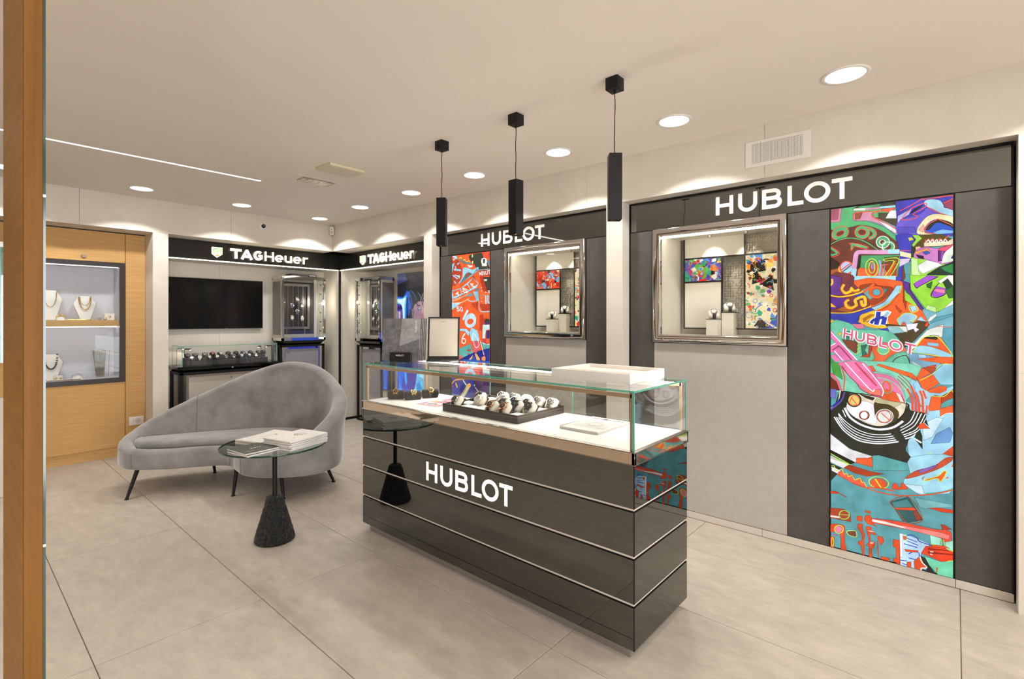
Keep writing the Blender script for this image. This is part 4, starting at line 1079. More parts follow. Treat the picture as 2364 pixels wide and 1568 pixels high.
                    if ty < .5 and n_ % 2: L.append(('C', r_.choice(['141414', '141414', 'f8f0d8', 'f05030']), 1.6, pts))
                txt = '\n'.join('%s %s %g ' % (t_, c_, w_)+' '.join('%.0f %.0f' % p for p in pts) for t_, c_, w_, pts in L)
                mb = MB(); mb.box((3.801, gy(ya), za), (3.804, gy(yb), zb)); mb.build('picture_backing', BLACKM, root)
                art_mesh(txt, (ya-yb), za, zb, (3.8005, gy(ya), 0), (0, -1, 0), (0, 0, 1), (-1, 0, 0), 'small_backlit_picture', PRINTL, root, base=base, lay=.00002)
    return root
sw1 = sign_wall(1.870, -.216, 'right hand sign wall: white lettering over a chrome framed window and the tall multicoloured 07 artwork',
          [('dark', 1.868, 1.672), ('win', 1.672, .785), ('dark', .785, .560), ('art', .560, .004), ('dark', .004, -.214)], '', ART_A, 'tall backlit pop art print of watch parts with the number 07', '5b9fa6')
sw2 = sign_wall(4.080, 2.010, 'left hand sign wall: white lettering beside the orange artwork, between the two stone piers',
          [('dark', 4.078, 3.895), ('art', 3.895, 3.345), ('dark', 3.345, 3.147), ('win', 3.147, 2.263), ('dark', 2.263, 2.012)], '', ART_B, 'tall backlit orange print of watch numerals', 'f0602a')

# ------------------------------------------------------------------ vent in the lintel
v = thing('air_vent', 'white perforated air grille in the stone lintel above the right sign', 'vent', (3.373, .818, 2.348))
mb = MB(); mb.rbox((3.367, .637, 2.347), (3.3725, .999, 2.510), .002, 1); mb.build('cover_plate', WHITE, v)
mb = MB()
for i in range(36):
    for j in range(15):
        y = .682+i*(.274/35); z = 2.373+j*(.114/14); h = .0019; mb.add([(3.3668, y-h, z-h), (3.3668, y-h, z+h), (3.3668, y+h, z+h), (3.3668, y+h, z-h)], [(0, 1, 2, 3)])
o = mb.build('perforation', mat('hole_dark', '4a4a52', .8, noise=(30, .1)), v); o['kind'] = 'stuff'

# ------------------------------------------------------------------ downlights
for i, (x, y, lab) in enumerate(DOWN):
    if i == 0:
        d0 = thing('downlight', lab, 'ceiling light', (x, y, CEIL), group='recessed ceiling downlights', local=True)
        mb = MB(); mb.lathe([(.086, -.0005), (.086, -.004), (.092, -.0055), (.100, -.005), (.1055, -.001), (.1055, -.0002)], n=40, caps=False); mb.build('trim_ring', WHITE, d0, smooth=60)
        mb = MB(); mb.lathe([(.0, -.0012), (.0862, -.0012)], n=40, caps=False); mb.build('lens', LAMP, d0)
    else:
        dup(d0, (x, y, CEIL), label=lab or 'recessed downlight outside the picture')

# led lines in the ceiling
for (xa, xb, y, lab) in ((-2.2, 1.855, 4.565, 'long recessed white light line in the ceiling left of the emergency light'), (-2.2, .53, .5, 'recessed light line in the ceiling behind the viewpoint'), (-2.2, 1.2, 2.3, 'recessed light line out of view between the other two')):
    if y == 2.3: continue
    t = thing('light_line', lab, 'ceiling light', ((xa+xb)/2, y, CEIL))
    mb = MB(); mb.box((xa, y-.011, CEIL-.001), (xb, y+.011, CEIL+.0)); mb.build('diffuser', LED, t)
    mb = MB(); mb.box((xa-.003, y-.015, CEIL-.0006), (xb+.003, y+.015, CEIL+.0005)); mb.build('housing', WHITE, t)

# emergency light and blank ceiling plate
t = thing('emergency_light', 'recessed emergency light with clear cover, in front of the plain ceiling panel', 'light', (2.16, 4.19, CEIL))
mb = MB(); mb.rbox((1.97, 4.11, CEIL-.003), (2.34, 4.29, CEIL-.0003), .001, 1); mb.build('trim_plate', CEILM, t)
mb = MB(); mb.rbox((2.035, 4.135, CEIL-.012), (2.315, 4.27, CEIL-.004), .002, 1); mb.build('clear_cover', mat('emergency_cover', 'b3aba0', .25, metal=.5, noise=(18, .5, (.3, 3, 1))), t)
for q in (2.09, 2.19, 2.27):
    mb = MB(); mb.rbox((q, 4.15, CEIL-.014), (q+.02, 4.255, CEIL-.0122), .001, 1); mb.build('reflector', mat('refl', 'e8dcc0', .3, metal=.3, noise=(9, .2)), t)
t = thing('ceiling_panel', 'plain cream surface mounted rectangular panel on the ceiling', 'ceiling panel', (2.14, 3.72, CEIL))
mb = MB(); mb.rbox((1.98, 3.605, CEIL-.022), (2.285, 3.83, CEIL-.0003), .003, 1); mb.build('body', mat('cream_plastic', 'd8cfae', .5, noise=(20, .02)), t)
mb = MB(); mb.rbox((2.0, 3.63, CEIL-.025), (2.265, 3.81, CEIL-.0223), .002, 1); mb.build('cover', mat('cream_cover', 'd2cbb8', .5, noise=(20, .02)), t)

# ------------------------------------------------------------------ pendants over the counter
def pendant(cx, cy, yaw, ztop, zbot, lab, seed):
    t = thing('pendant_lamp', lab, 'pendant lamp', (cx, cy, CEIL), group='black pendant lamps over the glass counter')
    mb = MB(); mb.rbox((cx-.034, cy-.034, CEIL-.062), (cx+.034, cy+.034, CEIL-.0003), .002, 2); mb.build('canopy', BLACKM, t, smooth=40)
    r_ = random.Random(seed); pts = []
    n = 14
    for i in range(n+1):
        z = CEIL-.062+(ztop-CEIL+.062)*i/n; e = sin(pi*i/n); pts.append((cx+.006*e*sin(i*.7+seed), cy+.005*e*cos(i*.5+seed), z))
    mb = MB(); mb.tube(pts, .0024, 8); mb.tube([(cx, cy, CEIL-.075), (cx, cy, CEIL-.062)], .005, 10); mb.build('cord', BLACKM, t, smooth=60)
    M = Matrix.Rotation(yaw, 3, 'Z'); mb = MB(); h = .0315; wl_ = .0022
    def bx(a, b_):
        m2 = MB(); m2.rbox(a, b_, .0008, 1); mb.add([Vector((cx, cy, 0))+M @ Vector(p) for p in m2.v], m2.f)
    bx((-h, -h, zbot), (-h+wl_, h, ztop)); bx((h-wl_, -h, zbot), (h, h, ztop)); bx((-h+wl_, -h, zbot), (h-wl_, -h+wl_, ztop)); bx((-h+wl_, h-wl_, zbot), (h-wl_, h, ztop)); bx((-h, -h, ztop-.004), (h, h, ztop))
    mb.build('tube_body', BLACKM, t)
    mb = MB(); mb.lathe([(.0, .022), (.010, .022), (.020, .008), (.0262, 0), (.0262, .024)], (cx, cy, zbot+.004), 28, caps=False); mb.build('reflector', mat('pend_refl', '5a4028', .2, metal=1, noise=(9, .05)), t, smooth=60)
    mb = MB(); mb.lathe([(0, .0), (.015, .0), (.015, .003), (0, .003)], (cx, cy, zbot+.009), 20); mb.build('bulb', LAMP, t)
    ld = bpy.data.lights.new('pendant_beam', 'SPOT'); lo = bpy.data.objects.new('pendant_beam', ld); COL.objects.link(lo); lo.parent = t
    lo.location = Vector((cx, cy, zbot+.007))-Vector(t['_o']); ld.energy = 13; ld.color = (1, .93, .82); ld.spot_size = radians(64); ld.spot_blend = .6; ld.shadow_soft_size = .015
pendant(2.236, 1.283, radians(39.8), 2.222, 1.892, 'black square pendant lamp nearest the camera, in front of the pale pier', 1)
pendant(2.250, 1.951, radians(-3), 2.216, 1.892, 'black square pendant lamp in the middle, its edge turned to the room', 2)
pendant(2.255, 2.622, radians(37), 2.216, 1.892, 'black square pendant lamp on the left, above the books', 3)

# ------------------------------------------------------------------ the lit corner bays
t = thing('corner_fascia', 'black sign fascia running round the corner bays with glowing white letters', 'sign', (3.61, 6.335, 2.06))
mb = MB(); mb.rbox((1.554, 6.335, 2.062), (3.61, 6.36, LH-.001), .001, 1); mb.rbox((3.61, 4.213, 2.062), (3.635, 6.36, LH-.001), .001, 1); mb.build('fascia_board', mat('fascia_black', '1a1814', .25, noise=(8, .1)), t)
mb = MB(); mb.box((1.556, 6.361, 2.056), (3.608, 6.755, 2.062)); mb.box((3.636, 4.215, 2.056), (4.043, 6.335, 2.062)); o = mb.build('bay_ceiling', STONE2, t)
mb = MB(); mb.box((1.556, 6.338, 2.052), (3.60, 6.354, 2.0605)); mb.build('led_strip', LEDC, t)
mb = MB(); mb.box((3.614, 4.215, 2.052), (3.63, 6.32, 2.0605)); mb.build('led_strip', LEDC, t)
mb = MB(); mb.rbox((3.603, 6.316, 0), (3.628, 6.3365, 2.061), .001, 1); mb.build('corner_post', BLACKM, t)
def crest(O, R, U, N, h):
    w_ = h*.98*.92
    sh = [(0, 1), (w_/h, 1), (w_/h, .33), (w_/h/2, 0), (0, .33)]; p = [(a*h, b_*h) for a, b_ in sh[::-1]]
    mb = MB(); mb.prism(p, O, R, U, N, .0, .02); mb.build('crest', mat('crest_white', 'fff8e8', .4, emit=1.2, ecol='fff6dc', noise=(10, .01)), t)
    i = .07*h; q = [(i, h-i), (w_-i, h-i), (w_-i, .55*h), (i, .55*h)]
    mb = MB(); mb.prism(q[::-1], O, R, U, N, .02, .0205); mb.build('crest_field', mat('crest_green', '9fe08c', .4, emit=.9, noise=(10, .01)), t)
    q = [(i, .5*h), (w_-i, .5*h), (w_-i, .36*h), (w_/2, .08*h), (i, .36*h)]
    mb = MB(); mb.prism(q[::-1], O, R, U, N, .02, .0205); mb.build('crest_field', mat('crest_orange', 'f0a868', .4, emit=.9, noise=(10, .01)), t)
    O = Vector(O); R = Vector(R); U = Vector(U)
    word('TAG', t, mat('crest_text', 'fffdf4', .4, emit=1.3, noise=(10, .01)), O+R*(w_*.16)+U*h*.61, R, U, N, h*.24, .2, .12, .001, .0205, jointly=True, total=w_*.66)
    word('HEUER', t, MATS['crest_text'], O+R*(w_*.12)+U*h*.27, R, U, N, h*.2, .2, .12, .001, .0205, jointly=True, total=w_*.72)
def tagheuer(O, R, U, N, total, h):
    O = Vector(O); R = Vector(R)
    sp = [('T', 0, .116, .24), ('A', .109, .238, .24), ('G', .245, .344, .24), ('H', .371, .475, .16), ('e', .489, .588, .16), ('u', .603, .692, .16), ('e', .705, .808, .16), ('r', .828, .892, .16)]
    k = total/.892
    for ch, a, b_, tt in sp:
        w_, st = glyph(ch, tt); mb = MB(); kx = (b_-a)*k/(w_*h)
        for pts, cl in st:
            for q in ribbon([(p[0]*h*kx, p[1]*h) for p in pts], tt*h, bool(cl)): mb.prism(q, O+R*(a*k), R, U, N, .018, .030)
        mb.build('letter', LETTERC, t)
crest((2.035, 6.335, 2.095), (1, 0, 0), (0, 0, 1), (0, -1, 0), .118)
tagheuer((2.225, 6.335, 2.10), (1, 0, 0), (0, 0, 1), (0, -1, 0), .93, .115)
crest((3.61, 5.79, 2.090), (0, -1, 0), (0, 0, 1), (-1, 0, 0), .118)
tagheuer((3.61, 5.595, 2.094), (0, -1, 0), (0, 0, 1), (-1, 0, 0), .93, .115)
# backlit poster in the right bay
mb = MB(); mb.box((4.03, 5.05-.8, .42), (4.044, 5.587, 1.995)); pf = tag(mb.build('wall_poster', GLASSLAY, None, origin=(4.037, 5.1, .42)), 'tall blue backlit poster of a dark haired face beside the right tall display case', 'poster')
PO = '''P 1a1a26 0 0 1200 1340 1200 1340 1995 0 1995
P 2a3a70 0 0 1850 220 1900 160 1995 0 1995
P 223060 0 20 1900 140 1930 110 1995 20 1995
P 26222c 0 200 1800 1340 1800 1340 1995 300 1995
P 3a34a8 0 0 1590 130 1580 140 1420 120 1380 0 1380
P 28206c 0 0 1560 120 1560 120 1520 0 1520
P 8878c8 0 0 1500 70 1500 80 1360 0 1360
P 5a50a8 0 80 1520 130 1520 120 1360 90 1360
P e8c860 0 36 1490 58 1490 58 1370 36 1370
P 1c58c8 0 0 1690 120 1680 170 1735 230 1760 215 1600 190 1400 150 1360 120 1500 100 1600 0 1600
P 60c8f8 0 0 1665 110 1665 175 1700 200 1690 180 1540 165 1360 120 1360 120 1560 0 1600
P d8f6ff 0 0 1652 100 1652 160 1672 175 1655 150 1580 150 1400 125 1380 110 1540 60 1600 0 1620
P 10121c 0 200 1650 215 1745 260 1785 323 1795 430 1810 560 1800 700 1780 1340 1780 1340 1300 300 1300 230 1400 200 1550
P 2050b8 0 215 1600 240 1745 280 1765 262 1660 300 1560 270 1480 235 1420
P 3078e0 0 180 1690 225 1755 238 1740 215 1680
P 96788a 0 311 1494 340 1560 400 1600 480 1620 560 1610 640 1560 640 1200 420 1200 340 1330
P 745868 0 311 1494 345 1560 365 1480 350 1400 340 1330
P b88c98 0 500 1540 640 1540 640 1300 540 1400
P 8a5a6c 0 420 1260 480 1330 470 1400 400 1380 370 1300
P 303038 0 400 1550 450 1575 530 1560 450 1558
P 44303c 0 420 1520 455 1545 510 1535 500 1510 450 1508
P a8d8f0 0 440 1525 470 1540 500 1530 475 1512
P 18283c 0 462 1530 476 1536 480 1522 466 1520
P a8687c 0 500 1440 545 1470 560 1400 520 1385
P 301820 0 508 1398 535 1402 530 1385
P 10121c 0 300 1560 330 1660 420 1700 520 1690 480 1650 420 1600 370 1580 330 1520
S 10121c 14 330 1660 400 1600 440 1560
S 10121c 16 420 1700 500 1640 540 1570
S 3078e0 7 225 1700 260 1600 250 1520
S 3078e0 7 250 1740 300 1660 310 1580
S 3070d0 6 300 1760 370 1700 400 1640
S 7fb0e8 5 430 1740 480 1690 500 1640
S b090a8 8 545 1720 500 1640 480 1570
S b090a8 6 570 1700 530 1620 500 1560
P 2038c0 0 0 1000 200 1040 400 1010 620 1000 860 1000 1340 1000 1340 420 0 420
P 1048d8 0 0 960 100 980 160 700 60 560 0 600
P 1070f0 0 30 740 100 740 130 640 90 520 30 480
P 20a0f8 0 150 730 200 740 215 560 190 520 160 600
P 1c88f0 0 40 540 90 520 120 430 30 430
P 4030a0 0 220 731 425 731 400 600 363 477 220 430 225 560
P 60c0f0 0 425 760 900 760 1340 700 1340 420 350 420 363 477 400 600
P a8e0f8 0 480 740 620 720 560 640 470 660
P 2090e8 0 400 560 470 600 520 500 430 470
S 2020a0 7 20 700 110 600 194 519 225 600 240 720
S 3050c0 4 200 700 205 600 196 540'''
art_mesh(PO, 1.337, .425, 1.99, (4.0298, 5.585, 0), (0, -1, 0), (0, 0, 1), (-1, 0, 0), 'poster_print', PRINTL, pf, base='1c4cc8')
# television
t = thing('television', 'black flat wall television in the left corner bay', 'television', (2.23, 6.757, 1.27))
mb = MB(); mb.rbox((1.709, 6.70, 1.276), (2.747, 6.722, 1.877), .003, 2); mb.build('housing', BLACKM, t)
mb = MB(); mb.box((1.715, 6.6985, 1.288), (2.741, 6.6995, 1.871)); mb.build('screen', mat('tv_screen', '040405', .12, spec=.25, noise=(3, .05)), t)
mb = MB(); mb.rbox((2.3, 6.697, 1.277), (2.335, 6.7, 1.281), .001, 1); mb.build('badge', STEEL, t)
mb = MB(); mb.box((2.0, 6.722, 1.4), (2.5, 6.7515, 1.75)); mb.build('bracket', BLACKM, t)
# wall camera + motion detector
t = thing('security_camera', 'round white dome camera on the stone lintel over the left bay', 'camera', (2.495, 6.084, 2.478))
M = Matrix.Rotation(pi/2, 3, 'X')
mb = MB(); mb.lathe([(0, 0), (.046, 0), (.046, .006), (.040, .016), (.024, .020), (0, .020)], (2.495, 6.084, 2.478), 36, M=M); mb.build('base', WHITE, t, smooth=50)
mb = MB(); mb.lathe([(.024, .018), (.022, .028), (.014, .036), (0, .039)], (2.495, 6.084, 2.478), 28, M=M, caps=False); mb.build('dome', BLACKG, t, smooth=60)
mb = MB(); mb.lathe([(0, .038), (.006, .038), (.006, .041), (0, .041)], (2.495, 6.084, 2.478), 16, M=M); mb.build('lens', mat('lens_grey', '6a6a72', .2, noise=(20, .2)), t)
t = thing('motion_detector', 'small white motion detector in the corner just under the ceiling', 'sensor', (3.343, 6.05, 2.48))
mb = MB()
m2 = MB(); m2.rbox((-.026, -.018, 0), (.026, .018, .105), .005, 2); Mz = Matrix.Rotation(radians(-41), 3, 'Z'); mb.add([Vector((3.343, 6.045, 2.478))+Mz @ Vector(p) for p in m2.v], m2.f); mb.build('body', WHITE, t, smooth=40)
mb = MB(); m2 = MB(); m2.rbox((-.008, -.0195, .066), (.008, -.0185, .072), .0004, 1); mb.add([Vector((3.343, 6.045, 2.478))+Mz @ Vector(p) for p in m2.v], m2.f); mb.build('indicator', BLACKM, t)
mb = MB(); m2 = MB(); m2.rbox((-.018, -.0195, .012), (.018, -.0185, .05), .0004, 1); mb.add([Vector((3.343, 6.045, 2.478))+Mz @ Vector(p) for p in m2.v], m2.f); mb.build('sensor_window', mat('sens', 'bdb8b4', .4, noise=(20, .05)), t)

# ================================================================== oak wall with the jewellery showcase
t = thing('oak_wall_unit', 'light oak wall cabinet with a black framed jewellery showcase, left of the chaise', 'wall cabinet', (.7, 6.36, 0))
XL = -1.2
def oak(a, b_): mb = MB(); mb.rbox((a[0]+.0012, 6.36, a[1]+.0012), (b_[0]-.0012, 6.385, b_[1]-.0012), .0008, 1); mb.build('oak_panel', OAKH, t)
oak((XL, 1.962), (1.248, 2.262)); oak((XL, .10), (1.248, .757)); oak((1.250, .001), (1.419, 2.262)); oak((XL, .757), (.0, 1.962))
mb = MB(); mb.rbox((XL, 6.378, 0), (1.248, 6.40, .099), .001, 1); mb.build('oak_plinth', OAKH, t)
mb = MB(); mb.box((XL, 6.386, 0), (1.42, 6.39, .757)); mb.box((XL, 6.386, 1.962), (1.42, 6.39, 2.27)); mb.box((1.249, 6.386, .757), (1.42, 6.39, 1.962)); mb.build('carcass', BLACKM, t)
mb = MB()
for a, b_ in (((.0, 1.918), (1.248, 1.962)), ((.0, .757), (1.248, .801)), ((1.204, .801), (1.248, 1.918)), ((.0, .801), (.044, 1.918))): mb.rbox((a[0], 6.352, a[1]), (b_[0], 6.40, b_[1]), .001, 1)
mb.build('black_frame', mat('frame_dark', '2a2322', .4, noise=(20, .1)), t)
LINW = mat('showcase_lining', 'd3d3dc', .6, noise=(9, .02))
mb = MB(); mb.box((.04, 6.64, .79), (1.21, 6.65, 1.93)); mb.box((.04, 6.40, .79), (.044, 6.64, 1.93)); mb.box((1.204, 6.40, .79), (1.21, 6.64, 1.93)); mb.box((.04, 6.40, .79), (1.21, 6.64, .803)); mb.box((.04, 6.40, 1.918), (1.21, 6.64, 1.93)); mb.build('lining', LINW, t)
mb = MB(); mb.rbox((.044, 6.41, 1.322), (1.204, 6.64, 1.383), .001, 1); mb.build('oak_shelf', OAKH, t)
mb = MB(); mb.box((.044, 6.366, .801), (1.204, 6.371, 1.918)); mb.build('glass_front', GLASS, t)
mb = MB(); mb.box((.05, 6.404, 1.914), (1.198, 6.412, 1.9178)); mb.build('led_strip', LEDW, t)
mb = MB(); mb.box((.05, 6.47, 1.313), (1.198, 6.482, 1.3215)); mb.build('led_strip', LEDW, t)
mb = MB(); mb.rbox((.905, 6.34, 1.995), (.938, 6.3595, 2.018), .001, 1); mb.build('door_catch', STEEL, t)
s = thing('power_socket', 'white wall socket low on the oak panel beside the stone pier', 'socket', (1.34, 6.36, .30))
mb = MB(); mb.rbox((1.278, 6.351, .302), (1.402, 6.3595, .388), .002, 2); mb.build('cover_plate', WHITE, s, smooth=40)
mb = MB(); mb.lathe([(0, 0), (.026, 0), (.028, .002), (0, .002)], (1.355, 6.351, .345), 24, M=Matrix.Rotation(pi/2, 3, 'X')); mb.build('socket_face', mat('sock', 'cfcac4', .4, noise=(20, .02)), s)
for q in (-.01, 0, .01):
    mb = MB(); mb.lathe([(0, 0), (.0025, 0), (0, .001)], (1.355+q, 6.348, .345), 8, M=Matrix.Rotation(pi/2, 3, 'X')); mb.build('hole', BLACKM, s)
    mb = MB(); mb.lathe([(0, 0), (.0025, 0), (0, .001)], (1.315, 6.3505, .345+q*1.2), 8, M=Matrix.Rotation(pi/2, 3, 'X')); mb.build('hole', BLACKM, s)

# jewellery
def bust(x, y, z, h, lab, chain, cm, r=.0035, two=False, beads=False):
    b = thing('necklace_stand', lab, 'display stand', (x, y, z))
    prof = [(-.028, 0), (-.040, .0), (-.03, .0)]
    # neck-shaped plate: narrow foot, wide sloping shoulders, short neck
    P2 = [(-.035, 0), (.035, 0), (.085, h*.62), (.088, h*.72), (.066, h*.84), (.048, h), (-.048, h), (-.066, h*.84), (-.088, h*.72), (-.085, h*.62)]
    n = len(P2); vs = []; 
    for k, (dy, s_) in enumerate(((0.0, .96), (-.006, 1), (-.012, 1), (-.018, .94))):
        for p in P2: vs.append((x+p[0]*s_, y-.0+dy+.012-.03*(p[1]/h)**2*0+ (.045*(p[1]/h) if True else 0), z+p[1]*s_ if p[1] else z))
    fs = [tuple(range(n))[::1], tuple(3*n+i for i in range(n))[::-1]]
    for k in range(3):
        for i in range(n): j = (i+1) % n; fs.append((k*n+i, (k+1)*n+i, (k+1)*n+j, k*n+j))
    mb = MB(); mb.add(vs, fs); mb.build('plate', WHITEF, b, smooth=50)
    mb = MB(); mb.rbox((x-.03, y-.02, z), (x+.03, y+.05, z+.006), .002, 1); mb.build('foot', WHITEF, b)
    nk = thing('necklace', chain, 'necklace', (x, y, z+h*.5))
    def loop(wd, dp, rr, m, nm):
        pts = []
        for i in range(19):
            a = pi*i/18; u_ = -wd*cos(a); zz = z+h-.003-dp*sin(a)**.8; f_ = (zz-z)/h; pts.append((x+u_, y-.012+.045*f_-rr*1.2, zz))
        mb = MB()
        if beads:
            for p in pts[::1]: mb.lathe([(0, -rr*1.6), (rr*1.3, -rr), (rr*1.7, 0), (rr*1.3, rr), (0, rr*1.6)], p, 8)
        else: mb.tube(pts, [rr*(1.25 if i % 2 else .75) for i in range(19)], 6)
        mb.build(nm, m, nk, smooth=60)
    loop(.046, h*.55, r, cm, 'chain')
    if two: loop(.040, h*.36, r*.5, cm, 'chain')
    return b
bust(.955, 6.50, 1.383, .24, 'white necklace stand in the middle of the showcase upper shelf', 'two gold chains hanging on the middle white stand', GOLD, .0045, True)
bust(.70, 6.52, 1.383, .29, 'white necklace stand half hidden by the oak post, upper shelf', 'long gold chain on the half hidden stand, upper shelf', GOLD, .003)
bust(.705, 6.52, .803, .25, 'white necklace stand on the showcase floor beside the oak post', 'dark bead necklace on the lower stand', mat('dark_beads', '241a18', .25, noise=(30, .3)), .005, False, True)
def card(x, y, z, w_, h, lab, m, pend=True):
    c = thing('jewellery_card', lab, 'display card', (x, y, z)); mb = MB(); mb.rbox((x-w_/2, y, z), (x+w_/2, y+.02, z+h), .001, 1); mb.build('card', WHITEF, c)
    for q in ((0,) if pend else (-.018, .018)):
        mb = MB(); mb.lathe([(0, 0), (.008, .001), (.010, .003), (.006, .005), (0, .005)], (x+q, y-.0, z+h*.5), 14, M=Matrix.Rotation(pi/2, 3, 'X')); mb.build('jewel', m, c, smooth=60)
card(1.15, 6.52, 1.383, .082, .07, 'square white card with one gold pendant at the right end of the upper shelf', GOLD)
card(.745, 6.44, .803, .066, .05, 'small white card with two gold earrings on the showcase floor', GOLD, False)
def cuff(x, y, z, lab, m, r=.03, rr=.005, stand=True, rot=0):
    c = thing('bracelet', lab, 'bracelet', (x, y, z)); mb = MB()
    pts = [(x+r*cos(2*pi*i/20), y, z+rr+r*.75+r*.75*sin(2*pi*i/20)) for i in range(20)]
    mb.tube(pts, [rr*(1.3 if i % 2 else .8) for i in range(20)], 6, closed=True); mb.build('band', m, c, smooth=60)
    if stand: mb = MB(); mb.lathe([(r*.9, 0), (r*1.3, 0), (r*.9, r*.8), (r*.6, r*1.1), (0, r*1.1)], (x, y, z), 20); mb.build('cushion', WHITEF, c, smooth=60)
cuff(.765, 6.45, 1.383, 'knotted gold bracelet on a round white cushion, upper shelf', GOLD, .03, .006)
cuff(.885, 6.46, .803, 'slim silver bangle on a low white cushion on the showcase floor', WSTEEL, .035, .0022)
for q, (x, z_) in enumerate(((1.06, 1.383), (1.105, 1.383))):
    c = thing('ring', ['gold ring lying just right of the middle stand', 'second gold ring, next to the square white card'][q], 'ring', (x, 6.46, z_)); mb = MB(); mb.tube([(x+.009*cos(.5236*i), 6.46, z_+.012+.009*sin(.5236*i)) for i in range(12)], .0035, 6, closed=True); mb.build('hoop', GOLD, c, smooth=60)
c = thing('chain_bracelet', 'twisted gold chain lying along the front of the oak shelf', 'bracelet', (.89, 6.425, 1.383)); mb = MB(); mb.tube([(.785+.0058*i, 6.425, 1.3875) for i in range(38)], [.0045 if i % 2 else .0025 for i in range(38)], 6); mb.build('chain', GOLD, c)
c = thing('chain_bracelet', 'gold and dark chain lying along the showcase floor by the front', 'bracelet', (.78, 6.41, .803)); mb = MB(); mb.tube([(.66+.0075*i, 6.41, .808) for i in range(34)], [.005 if i % 2 else .0022 for i in range(34)], 6); mb.build('chain', mat('gold_dark', '8a6a30', .25, metal=1, noise=(300, .9)), c)
c = thing('mesh_necklace', 'silver mesh necklace draped over a tall narrow stand', 'necklace', (1.06, 6.50, .803)); mb = MB()
P2 = [(-.034, 0), (.034, 0), (.058, .27), (.05, .275), (-.055, .275)]
mb.prism(P2, (1.07, 6.52, .803), (1, 0, 0), (0, .12, .99), (0, -1, .12), 0, .012); mb.build('stand', WHITEF, c)
for k in range(9):
    x0 = 1.07-.05+.0125*k; mb = MB(); mb.tube([(1.07+(x0-1.07)*(1-.42*q/8), 6.5045+.031*(1-q/8)-.004, 1.078-.27*q/8) for q in range(9)], .0042, 5); mb.build('strand', WSTEEL, c, smooth=60)
c = thing('chain_necklace', 'gold link chain hanging to the right of the mesh necklace', 'necklace', (1.135, 6.50, .803)); mb = MB(); mb.tube([(1.148-.012*(i/24), 6.52-.02*(i/24), 1.08-.272*i/24) for i in range(25)], [.0042 if i % 2 else .002 for i in range(25)], 6); mb.build('chain', GOLD, c)

# ================================================================== oak framed glass partition in the foreground
t = thing('partition_post', 'tall oak post of a glass partition at the left edge, close to the camera', 'partition', (.087, 1.13, 0))
K3 = 2/3
def q3(x, y, z): return (x*K3, y*K3, z)
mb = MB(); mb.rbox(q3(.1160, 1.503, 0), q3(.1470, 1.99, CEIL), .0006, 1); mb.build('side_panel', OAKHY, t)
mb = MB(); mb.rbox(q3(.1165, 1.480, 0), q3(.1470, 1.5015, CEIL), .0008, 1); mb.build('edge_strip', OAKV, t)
mb = MB(); mb.box(q3(.1472, 1.483, 0), q3(.1502, 1.99, CEIL)); gp = mb.build('glass_pane', GLASS, t)
mb = MB(); mb.box(q3(.1472, 1.4815, 0), q3(.1514, 1.4829, CEIL)); mb.build('pane_edge', GEDGED, t)
for z in (1.575, 1.07):
    mb = MB(); mb.box(q3(.1468, 1.4805, z), q3(.1518, 1.4814, z+.004)); mb.build('pane_clip', STEEL, t)
# glazed display cabinet glimpsed left of the post
t = thing('glass_cabinet', 'lit glass display cabinet just visible at the far left edge of the view', 'cabinet', (-.3, 5.8, 0))
mb = MB(); mb.rbox((-.9, 5.6, 0), (.36, 6.08, .78), .003, 1); mb.build('base', mat('cream_base', 'd8d0c4', .5, noise=(9, .03)), t)
mb = MB(); mb.rbox((-.9, 5.6, .78), (.36, 6.08, 1.04), .003, 1); mb.build('drawer_front', OAKH, t)
mb = MB(); mb.box((-.88, 5.62, 1.05), (.34, 5.626, 1.96)); mb.box((.334, 5.62, 1.05), (.34, 6.08, 1.96)); mb.build('glass_walls', GLASS, t)
for x in (-.88, -.45, -.05, .31, .336): mb = MB(); mb.box((x, 5.618, 1.05), (x+.006, 5.6198, 1.96)); mb.build('glass_edge', GEDGE, t)
mb = MB(); mb.box((-.9, 5.6, 1.96), (.36, 6.08, 2.0)); mb.build('top', STEEL, t)
mb = MB(); mb.box((-.9, 6.06, 1.05), (.36, 6.08, 1.96)); mb.build('back', mat('teal_back', '8fb4b4', .5, noise=(9, .05)), t)

